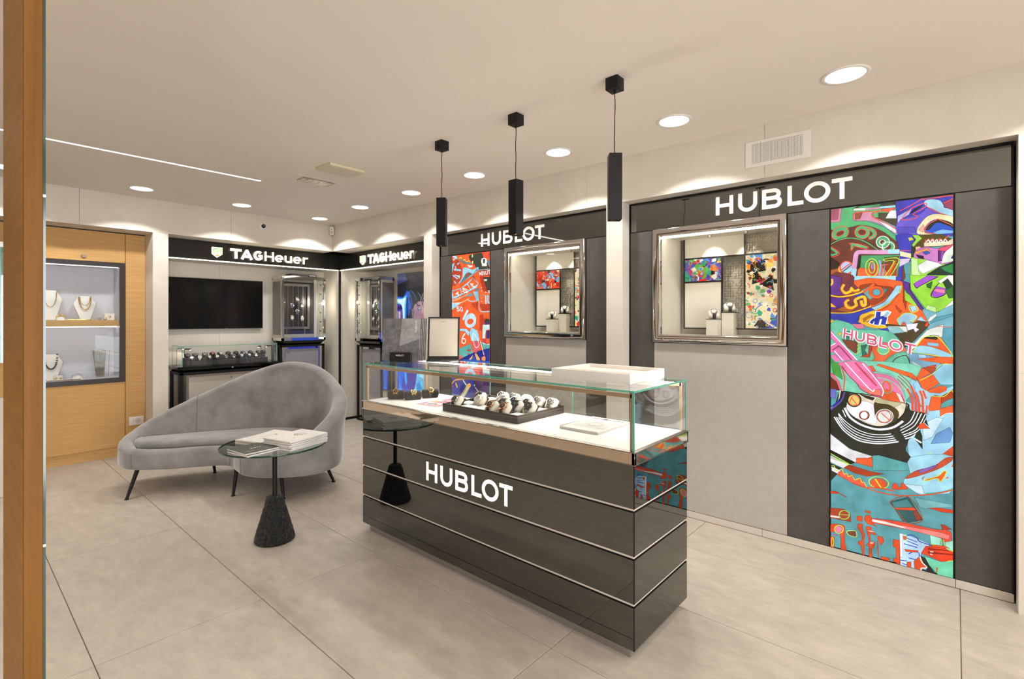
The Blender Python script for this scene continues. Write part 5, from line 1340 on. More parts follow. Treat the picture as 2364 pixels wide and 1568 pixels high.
# ================================================================== watches
def watch(name, lab, case, dial, strap, s=1.0, bracelet=False, group=None, box=False):
    """authored in its own frame: z = out of the dial, y = 12 o'clock; the origin is the back of the case"""
    t = thing(name, lab, 'watch', (0, 0, 0), local=True, group=group)
    oct_ = [(.0205*s*cos(radians(22.5+45*i)), .0205*s*sin(radians(22.5+45*i))) for i in range(8)]
    mb = MB(); mb.lathe([(0, 0), (.0178*s, 0), (.0196*s, .002*s), (.0200*s, .0065*s), (.0188*s, .0085*s), (0, .0085*s)], n=24)
    for sy in (1, -1):
        for sx in (1, -1): mb.rbox((sx*.0115*s-.0028*s, sy*.015*s, .001*s), (sx*.0115*s+.0028*s, sy*.0245*s, .006*s), .0012*s, 1)
    mb.build('case', case, t, smooth=40)
    mb = MB(); mb.lathe([(.0150*s, .0085*s), (.0150*s, .0102*s), (.0165*s, .0112*s), (.0188*s, .0105*s), (.0190*s, .0085*s)], n=24, caps=False); mb.build('bezel', case, t, smooth=40)
    mb = MB(); mb.lathe([(0, .0093*s), (.0151*s, .0093*s)], n=20, caps=False); mb.build('dial', dial, t)
    mb = MB(); mb.add([(-.0007*s, -.002*s, .0099*s), (.0007*s, -.002*s, .0099*s), (.0007*s, .0105*s, .0099*s), (-.0007*s, .0105*s, .0099*s)], [(0, 1, 2, 3)])
    mb.add([(.001*s, -.0012*s, .0100*s), (.0082*s, .0042*s, .0100*s), (.0078*s, .0052*s, .0100*s), (0, .0012*s, .0100*s)], [(0, 1, 2, 3)])
    for q in range(12):
        a = radians(30*q); c_, s_ = cos(a), sin(a); p = lambda u, v_: ((u*c_-v_*s_)*s, (u*s_+v_*c_)*s, .0096*s)
        mb.add([p(-.0006, .0115), p(.0006, .0115), p(.0006, .0142), p(-.0006, .0142)], [(0, 1, 2, 3)])
    mb.build('hands', DIALW if dial != DIALW else BLACKM, t)
    mb = MB(); mb.lathe([(0, 0), (.003*s, 0), (.003*s, .0035*s), (0, .0035*s)], (.0198*s, 0, .0045*s), 10, M=Matrix.Rotation(pi/2, 3, 'Y')); mb.build('crown', case, t)
    # strap hugging the cushion
    th = .0028*s; w0 = .0105*s; path = [(.0195, .0035), (.0255, .001), (.030, -.006), (.0325, -.016), (.0330, -.030)]
    mb = MB()
    for sy in (1, -1):
        vs = []; k = len(path)
        for i, (py, pz) in enumerate(path):
            a = path[max(0, i-1)]; b_ = path[min(k-1, i+1)]; d_ = Vector((b_[0]-a[0], b_[1]-a[1])).normalized(); n_ = Vector((-d_.y, d_.x))*th*.5
            ww = w0*(1-.12*i/k)
            for (o_, x_) in ((1, -ww), (1, ww), (-1, ww), (-1, -ww)): vs.append((x_, sy*(py*s+n_[0]*o_), pz*s+n_[1]*o_))
        fs = []
        for i in range(k-1):
            for q in range(4): a_ = (i*4+q, i*4+(q+1) % 4, (i+1)*4+(q+1) % 4, (i+1)*4+q); fs.append(a_ if sy > 0 else a_[::-1])
        fs += [(0, 1, 2, 3), tuple((k-1)*4+q for q in (3, 2, 1, 0))]
        mb.add(vs, fs)
    mb.build('strap', strap, t, smooth=30)
    return t
PROTO = {}
def wcopy(kind, M4, lab, group, s=1.0):
    """kind=(case,dial,strap); M4 = world matrix of the case back"""
    key = (kind, s)
    cm, dm, sm = {'steel': WSTEEL, 'gold': GOLD, 'rose': ROSE, 'black': mat('black_ceramic', '17171a', .2, noise=(30, .1)), 'white': mat('white_ceramic', 'f0ece6', .2, noise=(30, .02))}[kind[0]], {'b': DIALB, 'w': DIALW, 'c': DIALC, 'r': RED}[kind[1]], {'b': RUBBER, 'w': WHITER, 's': WSTEEL, 'g': GREYR}[kind[2]]
    if key not in PROTO: o = watch('watch', lab, cm, dm, sm, s, group=group); PROTO[key] = o
    else: o = dup(PROTO[key], (0, 0, 0), label=lab); o['group'] = group
    o.matrix_world = M4; o.location = M4.to_translation(); o.rotation_euler = M4.to_euler(); return o
def pose(pos, rz, tilt):
    """case at pos, leaning so that the dial looks towards local -Y and up"""
    return Matrix.Translation(pos) @ Matrix.Rotation(rz, 4, 'Z') @ Matrix.Rotation(tilt, 4, 'X')
def cushion_proto(name, lab, m, plate=None, w_=.066, L=.062, T=.034, tilt=46, base=.0, label_cat='watch cushion'):
    t = thing(name, lab, label_cat, (0, 0, 0), local=True)
    M = Matrix.Translation((0, 0, base)) @ Matrix.Rotation(radians(tilt), 4, 'X')
    mb = MB(); m2 = MB(); m2.rbox((-w_/2, -L/2, -T/2), (w_/2, L/2, T/2), T*.42, 4); mb.add([M @ Vector(p) for p in m2.v], m2.f); mb.build('pillow', m, t, smooth=60)
    if plate:
        mb = MB(); m2 = MB(); m2.rbox((-w_/2+.004, -L/2+.004, -T/2-.006), (w_/2-.004, L/2+.006, -T/2-.001), .001, 1); mb.add([M @ Vector(p) for p in m2.v], m2.f); mb.build('back_plate', plate, t)
    return t

# ================================================================== low glass case under the television
t = thing('low_display_case', 'long low glass display case of watches under the television', 'display case', (2.26, 6.55, 0))
mb = MB()   # tapered black top slab
x0, x1, ya, yb = 1.70, 2.832, 6.33, 6.75
vs = [(x0, ya, .868), (x1, ya, .868), (x1, yb, .868), (x0, yb, .868), (x0, ya, .855), (x1, ya, .855), (x1, yb, .855), (x0, yb, .855), (x0+.05, ya+.05, .805), (x1-.05, ya+.05, .805), (x1-.05, yb, .805), (x0+.05, yb, .805)]
mb.add(vs, [(0, 1, 2, 3), (4, 5, 1, 0)[::1], (5, 6, 2, 1), (6, 7, 3, 2), (7, 4, 0, 3), (8, 9, 5, 4), (9, 10, 6, 5), (10, 11, 7, 6), (11, 8, 4, 7), (11, 10, 9, 8)]); mb.build('black_top', BLACKG, t)
mb = MB()
for a, b_ in (((1.735, 6.36), (1.765, 6.39)), ((2.775, 6.36), (2.805, 6.39)), ((1.735, 6.71), (1.765, 6.74)), ((2.775, 6.71), (2.805, 6.74))): mb.box((a[0], a[1], 0), (b_[0], b_[1], .80))
mb.box((1.735, 6.36, .775), (2.805, 6.39, .804)); mb.box((1.735, 6.39, .775), (1.765, 6.71, .804)); mb.box((2.775, 6.39, .775), (2.805, 6.71, .804)); mb.box((1.735, 6.36, .0), (2.805, 6.39, .025)); mb.build('black_stand', BLACKM, t)
mb = MB(); mb.rbox((1.80, 6.40, .03), (2.76, 6.70, .77), .002, 1); cb = mb.build('cabinet_body', STEEL, t)
mb = MB(); mb.rbox((1.825, 6.394, .42), (2.735, 6.3995, .745), .001, 1); mb.build('door', mat('door_panel', 'b9b2a8', .4, noise=(7, .03)), t)
mb = MB(); mb.rbox((1.825, 6.394, .05), (2.735, 6.3995, .412), .001, 1); mb.build('door', MATS['door_panel'], t)
for y_, z_ in ((6.348, .832), (6.394, .715)):
    mb = MB(); mb.lathe([(0, 0), (.011, 0), (.011, .004), (.008, .006), (0, .006)], (2.262, y_, z_), 18, M=Matrix.Rotation(pi/2, 3, 'X')); mb.build('lock', STEEL, t, smooth=40)
gx0, gx1, gy0, gy1, gz0, gz1 = 1.757, 2.79, 6.385, 6.735, .868, 1.087
mb = MB(); g_ = .006
mb.box((gx0, gy0, gz0), (gx1, gy0+g_, gz1)); mb.box((gx0, gy0+g_, gz0), (gx0+g_, gy1, gz1)); mb.box((gx1-g_, gy0+g_, gz0), (gx1, gy1, gz1)); mb.box((gx0, gy0, gz1), (gx1, gy1, gz1+g_)); mb.build('glass_hood', GLASS, t)
mb = MB(); e = .0045
for a, b_ in (((gx0-.001, gy0-.001, gz1), (gx1+.001, gy0, gz1+g_)), ((gx0-.001, gy0, gz1), (gx0, gy1, gz1+g_)), ((gx1, gy0, gz1), (gx1+.001, gy1, gz1+g_)), ((gx0-.001, gy0-.001, gz0), (gx0+g_, gy0, gz1)), ((gx1-g_, gy0-.001, gz0), (gx1+.001, gy0, gz1)), ((gx0-.001, gy1, gz0), (gx0+.003, gy1+.001, gz1)), ((gx1-.003, gy1, gz0), (gx1+.001, gy1+.001, gz1))): mb.box(a, b_)
mb.build('glass_edge', GEDGE, t)
RISE = mat('slate_display', '2a2a2c', .5, noise=(9, .15, (3, 1, 1)))
for k in range(5):
    rs = thing('display_riser', 'slate grey display riser number from the left: '+['first', 'second', 'third', 'fourth', 'fifth'][k]+', in the low case', 'display riser', (1.915+.177*k, 6.5, .8685), group='slate risers in the low glass case')
    rs['label'] = ['leftmost', 'second from left', 'middle', 'fourth from left', 'rightmost'][k]+' slate grey riser in the low glass case'
    mb = MB(); mb.rbox((1.827+.1755*k, 6.445, .8688), (1.827+.1755*k+.1745, 6.52, .921), .001, 1); mb.rbox((1.827+.1755*k, 6.522, .8688), (1.827+.1755*k+.1745, 6.63, .95), .001, 1); mb.build('block', RISE, rs)
for k, (x, y, dx, dy, lab) in enumerate(((1.792, 6.43, .065, .0, 'black display lamp at the left front corner'), (1.79, 6.70, .07, .0, 'display lamp at the left back corner'), (2.622, 6.44, -.045, -.02, 'black display lamp bending over the right watches'), (2.765, 6.47, -.075, .0, 'display lamp at the right end'))):
    l = thing('display_lamp', lab+' of the low glass case', 'lamp', (x, y, .868)); mb = MB(); mb.tube([(x, y, .8685), (x, y, 1.05), (x+dx*.2, y+dy*.2, 1.062)], .0032, 8); mb.build('stem', BLACKM, l, smooth=60)
    mb = MB(); mb.tube([(x+dx*.1, y+dy*.1, 1.060), (x+dx, y+dy, 1.055)], .0075, 12); mb.build('head', BLACKM, l, smooth=60)
    mb = MB(); mb.lathe([(0, 0), (.006, 0), (.006, -.004), (0, -.004)], (x+dx*.9, y+dy*.9, 1.0475), 12); mb.build('bulb', SPOTL, l)
    ld = bpy.data.lights.new('display_lamp_light', 'SPOT'); lo = bpy.data.objects.new('display_lamp_light', ld); COL.objects.link(lo); lo.parent = l; lo.location = Vector((x+dx*.9, y+dy*.9, 1.042))-Vector(l['_o']); lo.rotation_euler = (0, radians(25) if dx > 0 else radians(-25), 0); ld.energy = 1.0; ld.color = (1, .88, .7); ld.spot_size = radians(120); ld.shadow_soft_size = .006
kinds = {'sb': ('steel', 'b', 's'), 'sw': ('steel', 'w', 's'), 'bb': ('black', 'b', 'b'), 'ww': ('white', 'w', 'w'), 'sc': ('steel', 'c', 's'), 'sk': ('steel', 'b', 'b'), 'br': ('black', 'r', 'b')}
desc = {'sb': 'steel watch with black dial', 'sw': 'steel watch with pale dial', 'bb': 'all black watch', 'ww': 'white watch', 'sc': 'steel watch with blue dial', 'sk': 'steel watch with black strap', 'br': 'black watch with red dial'}
ordn = ['leftmost', 'second from left', 'third from left', 'fourth from left', 'fifth from left', 'sixth from left', 'seventh from left', 'eighth from left', 'ninth from left', 'tenth from left', 'eleventh from left', 'rightmost']
cpb = cushion_proto('watch_cushion', 'black watch cushion', mat('black_velvet', '17161a', .8, sheen=.3, noise=(60, .2)), None, .058, .055, .032, 50, .024)
first = True
for row, (y, zc, xs, ks) in enumerate(((6.485, .921, [1.879, 1.96, 2.056, 2.141, 2.233, 2.318, 2.412, 2.494, 2.575], ['sw', 'ww', 'sw', 'sw', 'sb', 'sb', 'sw', 'sw', 'sb']), (6.575, .95, [1.864, 1.942, 2.042, 2.12, 2.204, 2.292, 2.379, 2.462, 2.549, 2.642, 2.70], ['sk', 'sk', 'sk', 'br', 'sw', 'bb', 'bb', 'sb', 'sk', 'sb', 'bb']))):
    for i, (x, kd) in enumerate(zip(xs, ks)):
        rz = rnd.uniform(-.25, .25); nm = ordn[i] if i < len(xs)-1 else 'rightmost'; rw = 'front row' if row == 0 else 'back row'
        if first: c = cpb; c.location = (x, y, zc); c.rotation_euler = (0, 0, rz); first = False
        else: c = dup(cpb, (x, y, zc), rz)
        c['label'] = 'black cushion under the %s watch, %s of the low case' % (nm, rw); c['group'] = 'black watch cushions in the low case'
        p = Vector((x, y, zc)) + Matrix.Rotation(rz, 3, 'Z') @ Vector((0, -.0125*1.0, .024+.0107))
        wcopy(kinds[kd], pose(p, rz, radians(50)), '%s, %s in the %s of the low case' % (desc[kd], nm, rw), 'watches in the low glass case', .92)

# ================================================================== tall cases
def tall_case(lab, F, W_, D, zb0, zt, group, wlab, side_left=True):
    """F(u, d, z): u across the front (0..W_), d depth from the front, z"""
    o = F(W_/2, D/2, 0)
    t = thing('tall_display_case', lab, 'display case', o)
    def bx(mb, u0, d0, z0, u1, d1, z1): mb.box(F(u0, d0, z0), F(u1, d1, z1))
    mb = MB(); q = .026
    for u in (0, W_-q):
        for d_ in (.0, D-q-.0): bx(mb, u, d_, zb0, u+q, d_+q, zt-.03)
    bx(mb, 0, 0, zt-.04, W_, D, zt); bx(mb, 0, 0, zb0, W_, D, zb0+.035)
    mb.build('chrome_frame', CHROME, t)
    su = (.0005, .0035) if side_left else (W_-.0035, W_-.0005)
    mb = MB(); bx(mb, su[0], q, zb0+.035, su[1], D-.004, zt-.04); mb.build('side_board', mat('side_board', 'c4b9a6', .4, noise=(9, .03)), t)
    su = (-.0015, .0004) if side_left else (W_-.0004, W_+.0015)
    mb = MB(); bx(mb, su[0], q+.02, zb0+.075, su[1], D-.03, zt-.075); mb.build('side_inset', mat('side_inset', '6c6864', .3, noise=(9, .06)), t)
    mb = MB()
    bx(mb, q, .004, zb0+.035, W_-q, .008, zt-.04); bx(mb, .004, q, zb0+.035, .008, D-q, zt-.04); bx(mb, W_-.008, q, zb0+.035, W_-.004, D-q, zt-.04); mb.build('glass_walls', GLASS, t)
    mb = MB()   # tapered black base
    A = [F(0, 0, zb0), F(W_, 0, zb0), F(W_, D, zb0), F(0, D, zb0), F(.05, .05, zb0-.055), F(W_-.05, .05, zb0-.055), F(W_-.05, D, zb0-.055), F(.05, D, zb0-.055)]
    mb.add(A, [(0, 1, 2, 3), (4, 5, 1, 0), (5, 6, 2, 1), (6, 7, 3, 2), (7, 4, 0, 3), (7, 6, 5, 4)]); mb.build('black_base', BLACKG, t)
    mb = MB(); p = .025; zt2 = zb0-.062
    for u in (-.01, W_-p): 
        for d_ in (.03, D-p): bx(mb, u, d_, 0, u+p, d_+p, zt2)
    bx(mb, -.01, .03, zt2-.02, W_, D, zt2+.006); bx(mb, -.01, .03, 0, W_, .03+p, .022); mb.build('black_stand', BLACKM, t)
    mb = MB(); bx(mb, .05, .07, .03, W_-.05, D-.0, zt2-.025); mb.build('pedestal_body', CHROME, t)
    mb = MB(); bx(mb, .07, .064, .045, W_-.07, .0695, zt2-.05); mb.build('pedestal_door', mat('ped_door', '8f8d90', .35, noise=(8, .04)), t)
    ax = Vector(F(0, -1, 0))-Vector(F(0, 0, 0)); Mr = Vector((0, 0, 1)).rotation_difference(ax).to_matrix()
    mb = MB(); mb.lathe([(0, 0), (.011, 0), (.011, .004), (0, .006)], F(.11, .064, zt2-.09), 18, M=Mr); mb.build('lock', STEEL, t, smooth=40)
    # back board, inner frame and vertical wires
    mb = MB(); bx(mb, .035, D-.03, zb0+.075, W_-.035, D-.022, zt-.06); mb.build('back_board', mat('board_dark', '332f30', .35, noise=(5, .12)), t)
    fz0, fz1 = zb0+.145, zt-.085; fu0, fu1 = .085, W_-.10; fd = D-.055; fw = .032
    mb = MB(); bx(mb, fu0, fd, fz0, fu0+fw, fd+.01, fz1); bx(mb, fu1-fw, fd, fz0, fu1, fd+.01, fz1); bx(mb, fu0+fw, fd, fz1-fw, fu1-fw, fd+.01, fz1); bx(mb, fu0+fw, fd, fz0, fu1-fw, fd+.01, fz0+fw)
    for u in (fu0+.08, fu1-.08): bx(mb, u, fd, zb0+.036, u+.012, fd+.006, fz0)
    mb.build('inner_frame', STEEL, t)
    for k in range(4):
        u = fu0+fw+(fu1-fu0-2*fw)*(k+1)/5; mb = MB(); bx(mb, u-.003, fd-.008, fz0+fw, u+.003, fd-.002, fz1-fw); mb.build('rod', WSTEEL, t)
    mb = MB(); bx(mb, .10, D-.10, zb0+.0355, W_-.06, D-.06, zb0+.075); mb.build('step', mat('pale_step', 'b3aca4', .4, noise=(9, .05)), t)
    for side in (0, 1):
        for k in range(6):
            z = zb0+.12+(zt-zb0-.22)*k/5; u = W_-.045 if side else .03; mb = MB()
            a = Vector(F(u, .03, z)); b_ = Vector(F(u+(-.025 if side else .025), .045, z-.005)); mb.tube([a, b_], .006, 10); sp = mb.build('spot_head', BLACKM, t, smooth=60)
            mb = MB(); dd_ = (b_-a).normalized(); Mr2 = Vector((0, 0, 1)).rotation_difference(dd_).to_matrix(); mb.lathe([(0, .0005), (.0045, .0005), (0, .002)], b_, 10, M=Mr2); mb.build('spot_bulb', SPOTL, t)
    for k in range(2):
        ld = bpy.data.lights.new('case_light', 'POINT'); lo = bpy.data.objects.new('case_light', ld); COL.objects.link(lo); lo.parent = t
        lo.location = Vector(F(.06 if k else W_-.06, .05, (zt+zb0)/2+.1))-Vector(t['_o']); ld.energy = 2.2; ld.color = (1, .9, .72); ld.shadow_soft_size = .02
    # six watches clipped on the rods
    fdir = Vector(F(0, -1, 0))-Vector(F(0, 0, 0)); rzz = atan2(fdir.x, -fdir.y)*-1
    rzz = atan2(fdir.y, fdir.x)+pi/2
    mid = (fu0+fu1)/2+.005; sp = (fu1-fu0-2*fw)/5; zz = (zt+zb0)/2
    for k, (du, dz, nm) in enumerate(((0, .125, 'topmost watch'), (-sp, .04, 'upper left watch'), (sp, .035, 'upper right watch'), (0, -.04, 'centre watch'), (-sp, -.125, 'lower left watch'), (sp, -.13, 'lower right watch'))):
        p = F(mid+du, fd-.035, zz+dz)
        wcopy(('steel', 'wcwcww'[k] if True else 'w', 's'), pose(p, rzz, radians(82)), '%s on the rods of the %s' % (nm, wlab), group, 1.25)
    return t
tall_case('tall chrome and glass watch case in the left corner bay, beside the television', lambda u, d, z: (2.885+u, 6.45+d, z), .59, .30, 1.112, 1.955, 'watches in the left tall case', 'left tall display case')
tall_case('tall chrome and glass watch case in the right corner bay, beside the blue poster', lambda u, d, z: (3.785+d, 6.215-u, z), .575, .24, 1.095, 1.95, 'watches in the right tall case', 'right tall display case', False)
o = thing('flat_box', 'flat grey box lying on top of the left tall display case', 'box', (3.2, 6.56, 1.955)); mb = MB(); mb.rbox((3.02, 6.47, 1.9553), (3.36, 6.66, 1.985), .003, 1); mb.build('lid', mat('grey_box', '4c4c52', .4, noise=(9, .1)), o)
mb = MB(); mb.rbox((3.26, 6.4688, 1.965), (3.345, 6.4698, 1.974), .0003, 1); mb.build('print_stripe', WHITE, o)
o = thing('silver_tray', 'thin silver tray on top of the right tall display case', 'tray', (3.9, 5.9, 1.95)); mb = MB(); mb.rbox((3.84, 5.72, 1.9503), (4.0, 6.05, 1.962), .002, 1); mb.build('tray', STEEL, o)

# ================================================================== chaise longue
CH = [(1.00, 4.90, .352, .10), (1.18, 4.72, .352, .09), (1.36, 4.61, .355, .085), (1.517, 4.495, .352, .08), (1.555, 4.37, .348, .08), (1.535, 4.23, .348, .085), (1.535, 4.07, .355, .095), (1.63, 3.88, .40, .105), (1.86, 3.71, .50, .115), (2.10, 3.75, .62, .12), (2.28, 3.94, .72, .12), (2.37, 4.2, .83, .12), (2.35, 4.5, .955, .12), (2.2, 4.78, .988, .12), (1.95, 4.98, .90, .12), (1.65, 5.15, .745, .12), (1.35, 5.28, .59, .12), (1.12, 5.34, .46, .12), (.99, 5.25, .40, .12), (.96, 5.07, .365, .11)]
def cr4(P, n=7):
    out = []; N = len(P)
    for i in range(N):
        a, b, c, d = P[i-1], P[i], P[(i+1) % N], P[(i+2) % N]
        for k in range(n):
            t_ = k/n; out.append(tuple(.5*((2*b[q])+(-a[q]+c[q])*t_+(2*a[q]-5*b[q]+4*c[q]-d[q])*t_*t_+(-a[q]+3*b[q]-3*c[q]+d[q])*t_**3) for q in range(len(a))))
    return out
S = cr4(CH); N_ = len(S)
ch = thing('chaise_longue', 'grey velvet chaise longue with a high curved back and slim black legs', 'chaise longue', (1.7, 4.5, 0))
nor = []
for i in range(N_):
    a, b = S[i-1], S[(i+1) % N_]; tx, ty = b[0]-a[0], b[1]-a[1]; l = sqrt(tx*tx+ty*ty); nor.append((-ty/l, tx/l))     # check: inward for this winding
cx_ = sum(p[0] for p in S)/N_; cy_ = sum(p[1] for p in S)/N_
area = sum(S[i][0]*S[(i+1) % N_][1]-S[(i+1) % N_][0]*S[i][1] for i in range(N_))
if area < 0: nor = [(-a, -b) for a, b in nor]      # nor points inward
SEAT = .335
def ringpts(off, z): return [(S[i][0]+nor[i][0]*off, S[i][1]+nor[i][1]*off, z) for i in range(N_)]
vs = []; K = 0
for i in range(N_):
    x, y, h, tt = S[i]; n = nor[i]; hb = h-.20; back = max(0, min(1, (h-.40)/.3))
    lean = -.035*back    # the back leans outwards a little
    pp = [(.05, .2), (.008, .197), (0, .205), (-.004, .26), (-.002, min(h-.03, .33))]
    if h-.03 > .34: pp += [(lean*.4-.002, .33+(h-.36-.03)*.5+.0), ]
    else: pp += [(-.001, h-.025)]
    r_ = tt/2; cxp = lean+r_
    zc = h-min(r_, .05)
    rz_ = min(r_, .05)
    for a in range(170, -1, -24): pp.append((cxp-r_*cos(radians(180-a))*-1 if False else cxp+r_*-cos(radians(180-a)) , 0))
    pp = pp[:6]
    for k in range(9):
        a = radians(180-180*k/8); pp.append((cxp+r_*cos(a), zc+rz_*sin(a)))
    inner = lean*.4+tt+.012
    zi = zc-.03
    if zi > SEAT+.02: pp += [(inner-.0, SEAT+(zi-SEAT)*.6), (inner+.015, SEAT+(zi-SEAT)*.2), (inner+.03, SEAT)]
    else: pp += [(cxp+r_+.006, min(zc, SEAT+.004)), (cxp+r_+.012, SEAT+.002), (cxp+r_+.02, SEAT)]
    K = len(pp)
    for o_, z in pp: vs.append((x+n[0]*o_, y+n[1]*o_, z))
fs = []
for i in range(N_):
    j = (i+1) % N_
    for k in range(K-1): fs.append((i*K+k, i*K+k+1, j*K+k+1, j*K+k) if area < 0 else (i*K+k, j*K+k, j*K+k+1, i*K+k+1))
def cap(idx, up):
    tri = tessellate_polygon([[Vector((vs[i][0], vs[i][1], 0)) for i in idx]]); out = []
    for t3 in tri:
        q = [idx[i] for i in t3]; p = [vs[i] for i in q]; s_ = (p[1][0]-p[0][0])*(p[2][1]-p[0][1])-(p[2][0]-p[0][0])*(p[1][1]-p[0][1])
        out.append(tuple(q) if (s_ > 0) == up else tuple(q)[::-1])
    return out
fs += cap([i*K for i in range(N_)], False); fs += cap([i*K+K-1 for i in range(N_)], True)
mb = MB(); mb.add(vs, fs); body = mb.build('upholstered_shell', VELVET, ch, smooth=True); SHELL = list(vs); KS = K
# seat cushion: inset outline, rounded edge
def inset(i):
    h = S[i][2]; back = max(0, min(1, (h-.37)/.1)); return (.105+.02*back) if h > .37 else .115
ins = [inset(i) for i in range(N_)]
for _ in range(4): ins = [(ins[i-1]+ins[i]*2+ins[(i+1) % N_])/4 for i in range(N_)]
vs = []; prof = [(0.006, SEAT-.01), (0, SEAT+.01), (-.002, SEAT+.03), (.008, SEAT+.048), (.028, SEAT+.058), (.07, SEAT+.062)]; K = len(prof)
for i in range(N_):
    for o_, z in prof: vs.append((S[i][0]+nor[i][0]*(ins[i]+o_), S[i][1]+nor[i][1]*(ins[i]+o_), z))
fs = []
for i in range(N_):
    j = (i+1) % N_
    for k in range(K-1): fs.append((i*K+k, j*K+k, j*K+k+1, i*K+k+1) if area > 0 else (i*K+k, i*K+k+1, j*K+k+1, j*K+k))
fs += cap([i*K+K-1 for i in range(N_)], True)
mb = MB(); mb.add(vs, fs); mb.build('seat_cushion', VELVET, ch, smooth=True)
# piping seams
mb = MB(); i0 = 15*7+2; ring = SHELL[i0*KS:(i0+1)*KS]; mb.tube([Vector(p)+Vector((0, 0, .0006)) for p in ring[5:]], .0024, 6); mb.build('seam', mat('seam_grey', '6a686a', .8, noise=(30, .1)), ch); mb = MB()
for k in (0, 26, 40):
    x, y, h, tt = S[k]; n = nor[k]; mb = MB(); mb.tube([(x-n[0]*.004, y-n[1]*.004, z) for z in (.21, .26, .31, h-.03)], .0016, 6); mb.build('seam', MATS['seam_grey'], ch)
for fx, fy, tx, ty in ((.952, 4.803, 1.045, 4.90), (1.527, 4.275, 1.575, 4.33), (2.229, 4.001, 2.15, 4.03), (1.647, 5.041, 1.60, 4.97), (1.759, 3.909, 1.77, 3.98)):
    mb = MB(); a = Vector((fx, fy, .006)); b = Vector((tx, ty, .208)); mb.tube([a, a.lerp(b, .5), b], [.0105, .0135, .0165], 16); mb.lathe([(0, 0), (.0155, 0), (.0155, .004), (.010, .008), (0, .009)], (fx, fy, 0.0005), 18); mb.build('leg', BLACKM, ch, smooth=50)

# ================================================================== side table
tb = thing('side_table', 'round glass side table on a rough black iron cone', 'side table', (1.40, 3.235, 0))
TX, TY = 1.40, 3.235
mb = MB(); prof = [(0, 0.0005), (.112, .0005), (.1185, .006), (.119, .014)]+[(.119-.071*(k/14), .014+.256*k/14) for k in range(1, 15)]+[(.046, .275), (.036, .281), (0, .282)]
mb.lathe(prof, (TX, TY, 0), 72)
r_ = random.Random(5)
bmsh = mb
for i, p in enumerate(mb.v):
    dx, dy = p[0]-TX, p[1]-TY; rr = sqrt(dx*dx+dy*dy)
    if .03 < rr and .02 < p[2] < .27: k = 1+r_.uniform(-.022, .022); mb.v[i] = (TX+dx*k, TY+dy*k, p[2]+r_.uniform(-.003, .003))
mb.build('iron_base', IRON, tb, smooth=True)
mb = MB(); mb.tube([(TX, TY, .27), (TX, TY, .598)], .0142, 20); mb.lathe([(0, .590), (.05, .592), (.05, .5975), (0, .598)], (TX, TY, 0), 24); mb.build('pole', BLACKM, tb, smooth=50)
TR = .31; TZ = .610
mb = MB(); mb.lathe([(0, TZ-.011), (TR-.001, TZ-.011)], (TX, TY, 0), 72, caps=False); mb.lathe([(TR-.001, TZ), (0, TZ)], (TX, TY, 0), 72, caps=False); top = mb.build('glass_top', GLASSD, tb)
mb = MB(); mb.lathe([(TR-.0015, TZ-.011), (TR, TZ-.0095), (TR, TZ-.0015), (TR-.0015, TZ)], (TX, TY, 0), 96, caps=False); mb.build('glass_rim', GEDGED, tb, smooth=True)

def magazine(lab, cx, cy, z, rz, w_, h_, th, cover, draw=None, curl=0.0):
    t = thing('magazine', lab, 'magazine', (cx, cy, z), rz, local=True, group=None)
    n = 10; vs = []; fs = []
    def zc(u): return curl*(abs(u)**2.2)
    for i in range(n+1):
        u = -1+2*i/n
        for (yy, zz) in ((-h_/2, 0), (h_/2, 0), (h_/2, th), (-h_/2, th)): vs.append((u*w_/2, yy, zz+(zc(u) if zz > 0 else zc(u)*.8)))
    for i in range(n):
        for q in range(4): fs.append((i*4+q, i*4+(q+1) % 4, (i+1)*4+(q+1) % 4, (i+1)*4+q)[::-1])
    fs += [(0, 1, 2, 3), tuple(n*4+q for q in (3, 2, 1, 0))]
    mb = MB(); mb.add(vs, fs); mb.build('pages', PAPER, t)
    vs = []; fs = []
    for i in range(n+1):
        u = -1+2*i/n
        for yy in (-h_/2-.0008, h_/2+.0008): 
            for dz in (.0003, .0011): vs.append((u*(w_/2+.0008), yy, th+zc(u)+dz))
    for i in range(n):
        a = i*4; b = a+4; fs += [(a+1, b+1, b+3, a+3), (a, a+2, b+2, b), (a, b, b+1, a+1), (a+2, a+3, b+3, b+2)]
    fs += [(0, 1, 3, 2), (n*4, n*4+2, n*4+3, n*4+1)]
    mb = MB(); mb.add(vs, fs); mb.build('cover', cover, t)
    if draw: draw(t, th+.0013, zc)
    return t
PG_ = mat('print_grey', '9a948c', .5, noise=(60, .2))
WCOV = mat('white_cover', 'f1eeea', .35, noise=(6, .02)); GCOV = mat('green_cover', '3b4236', .3, noise=(6, .2)); KCOV = mat('navy_cover', '10121e', .3, noise=(4, .5))
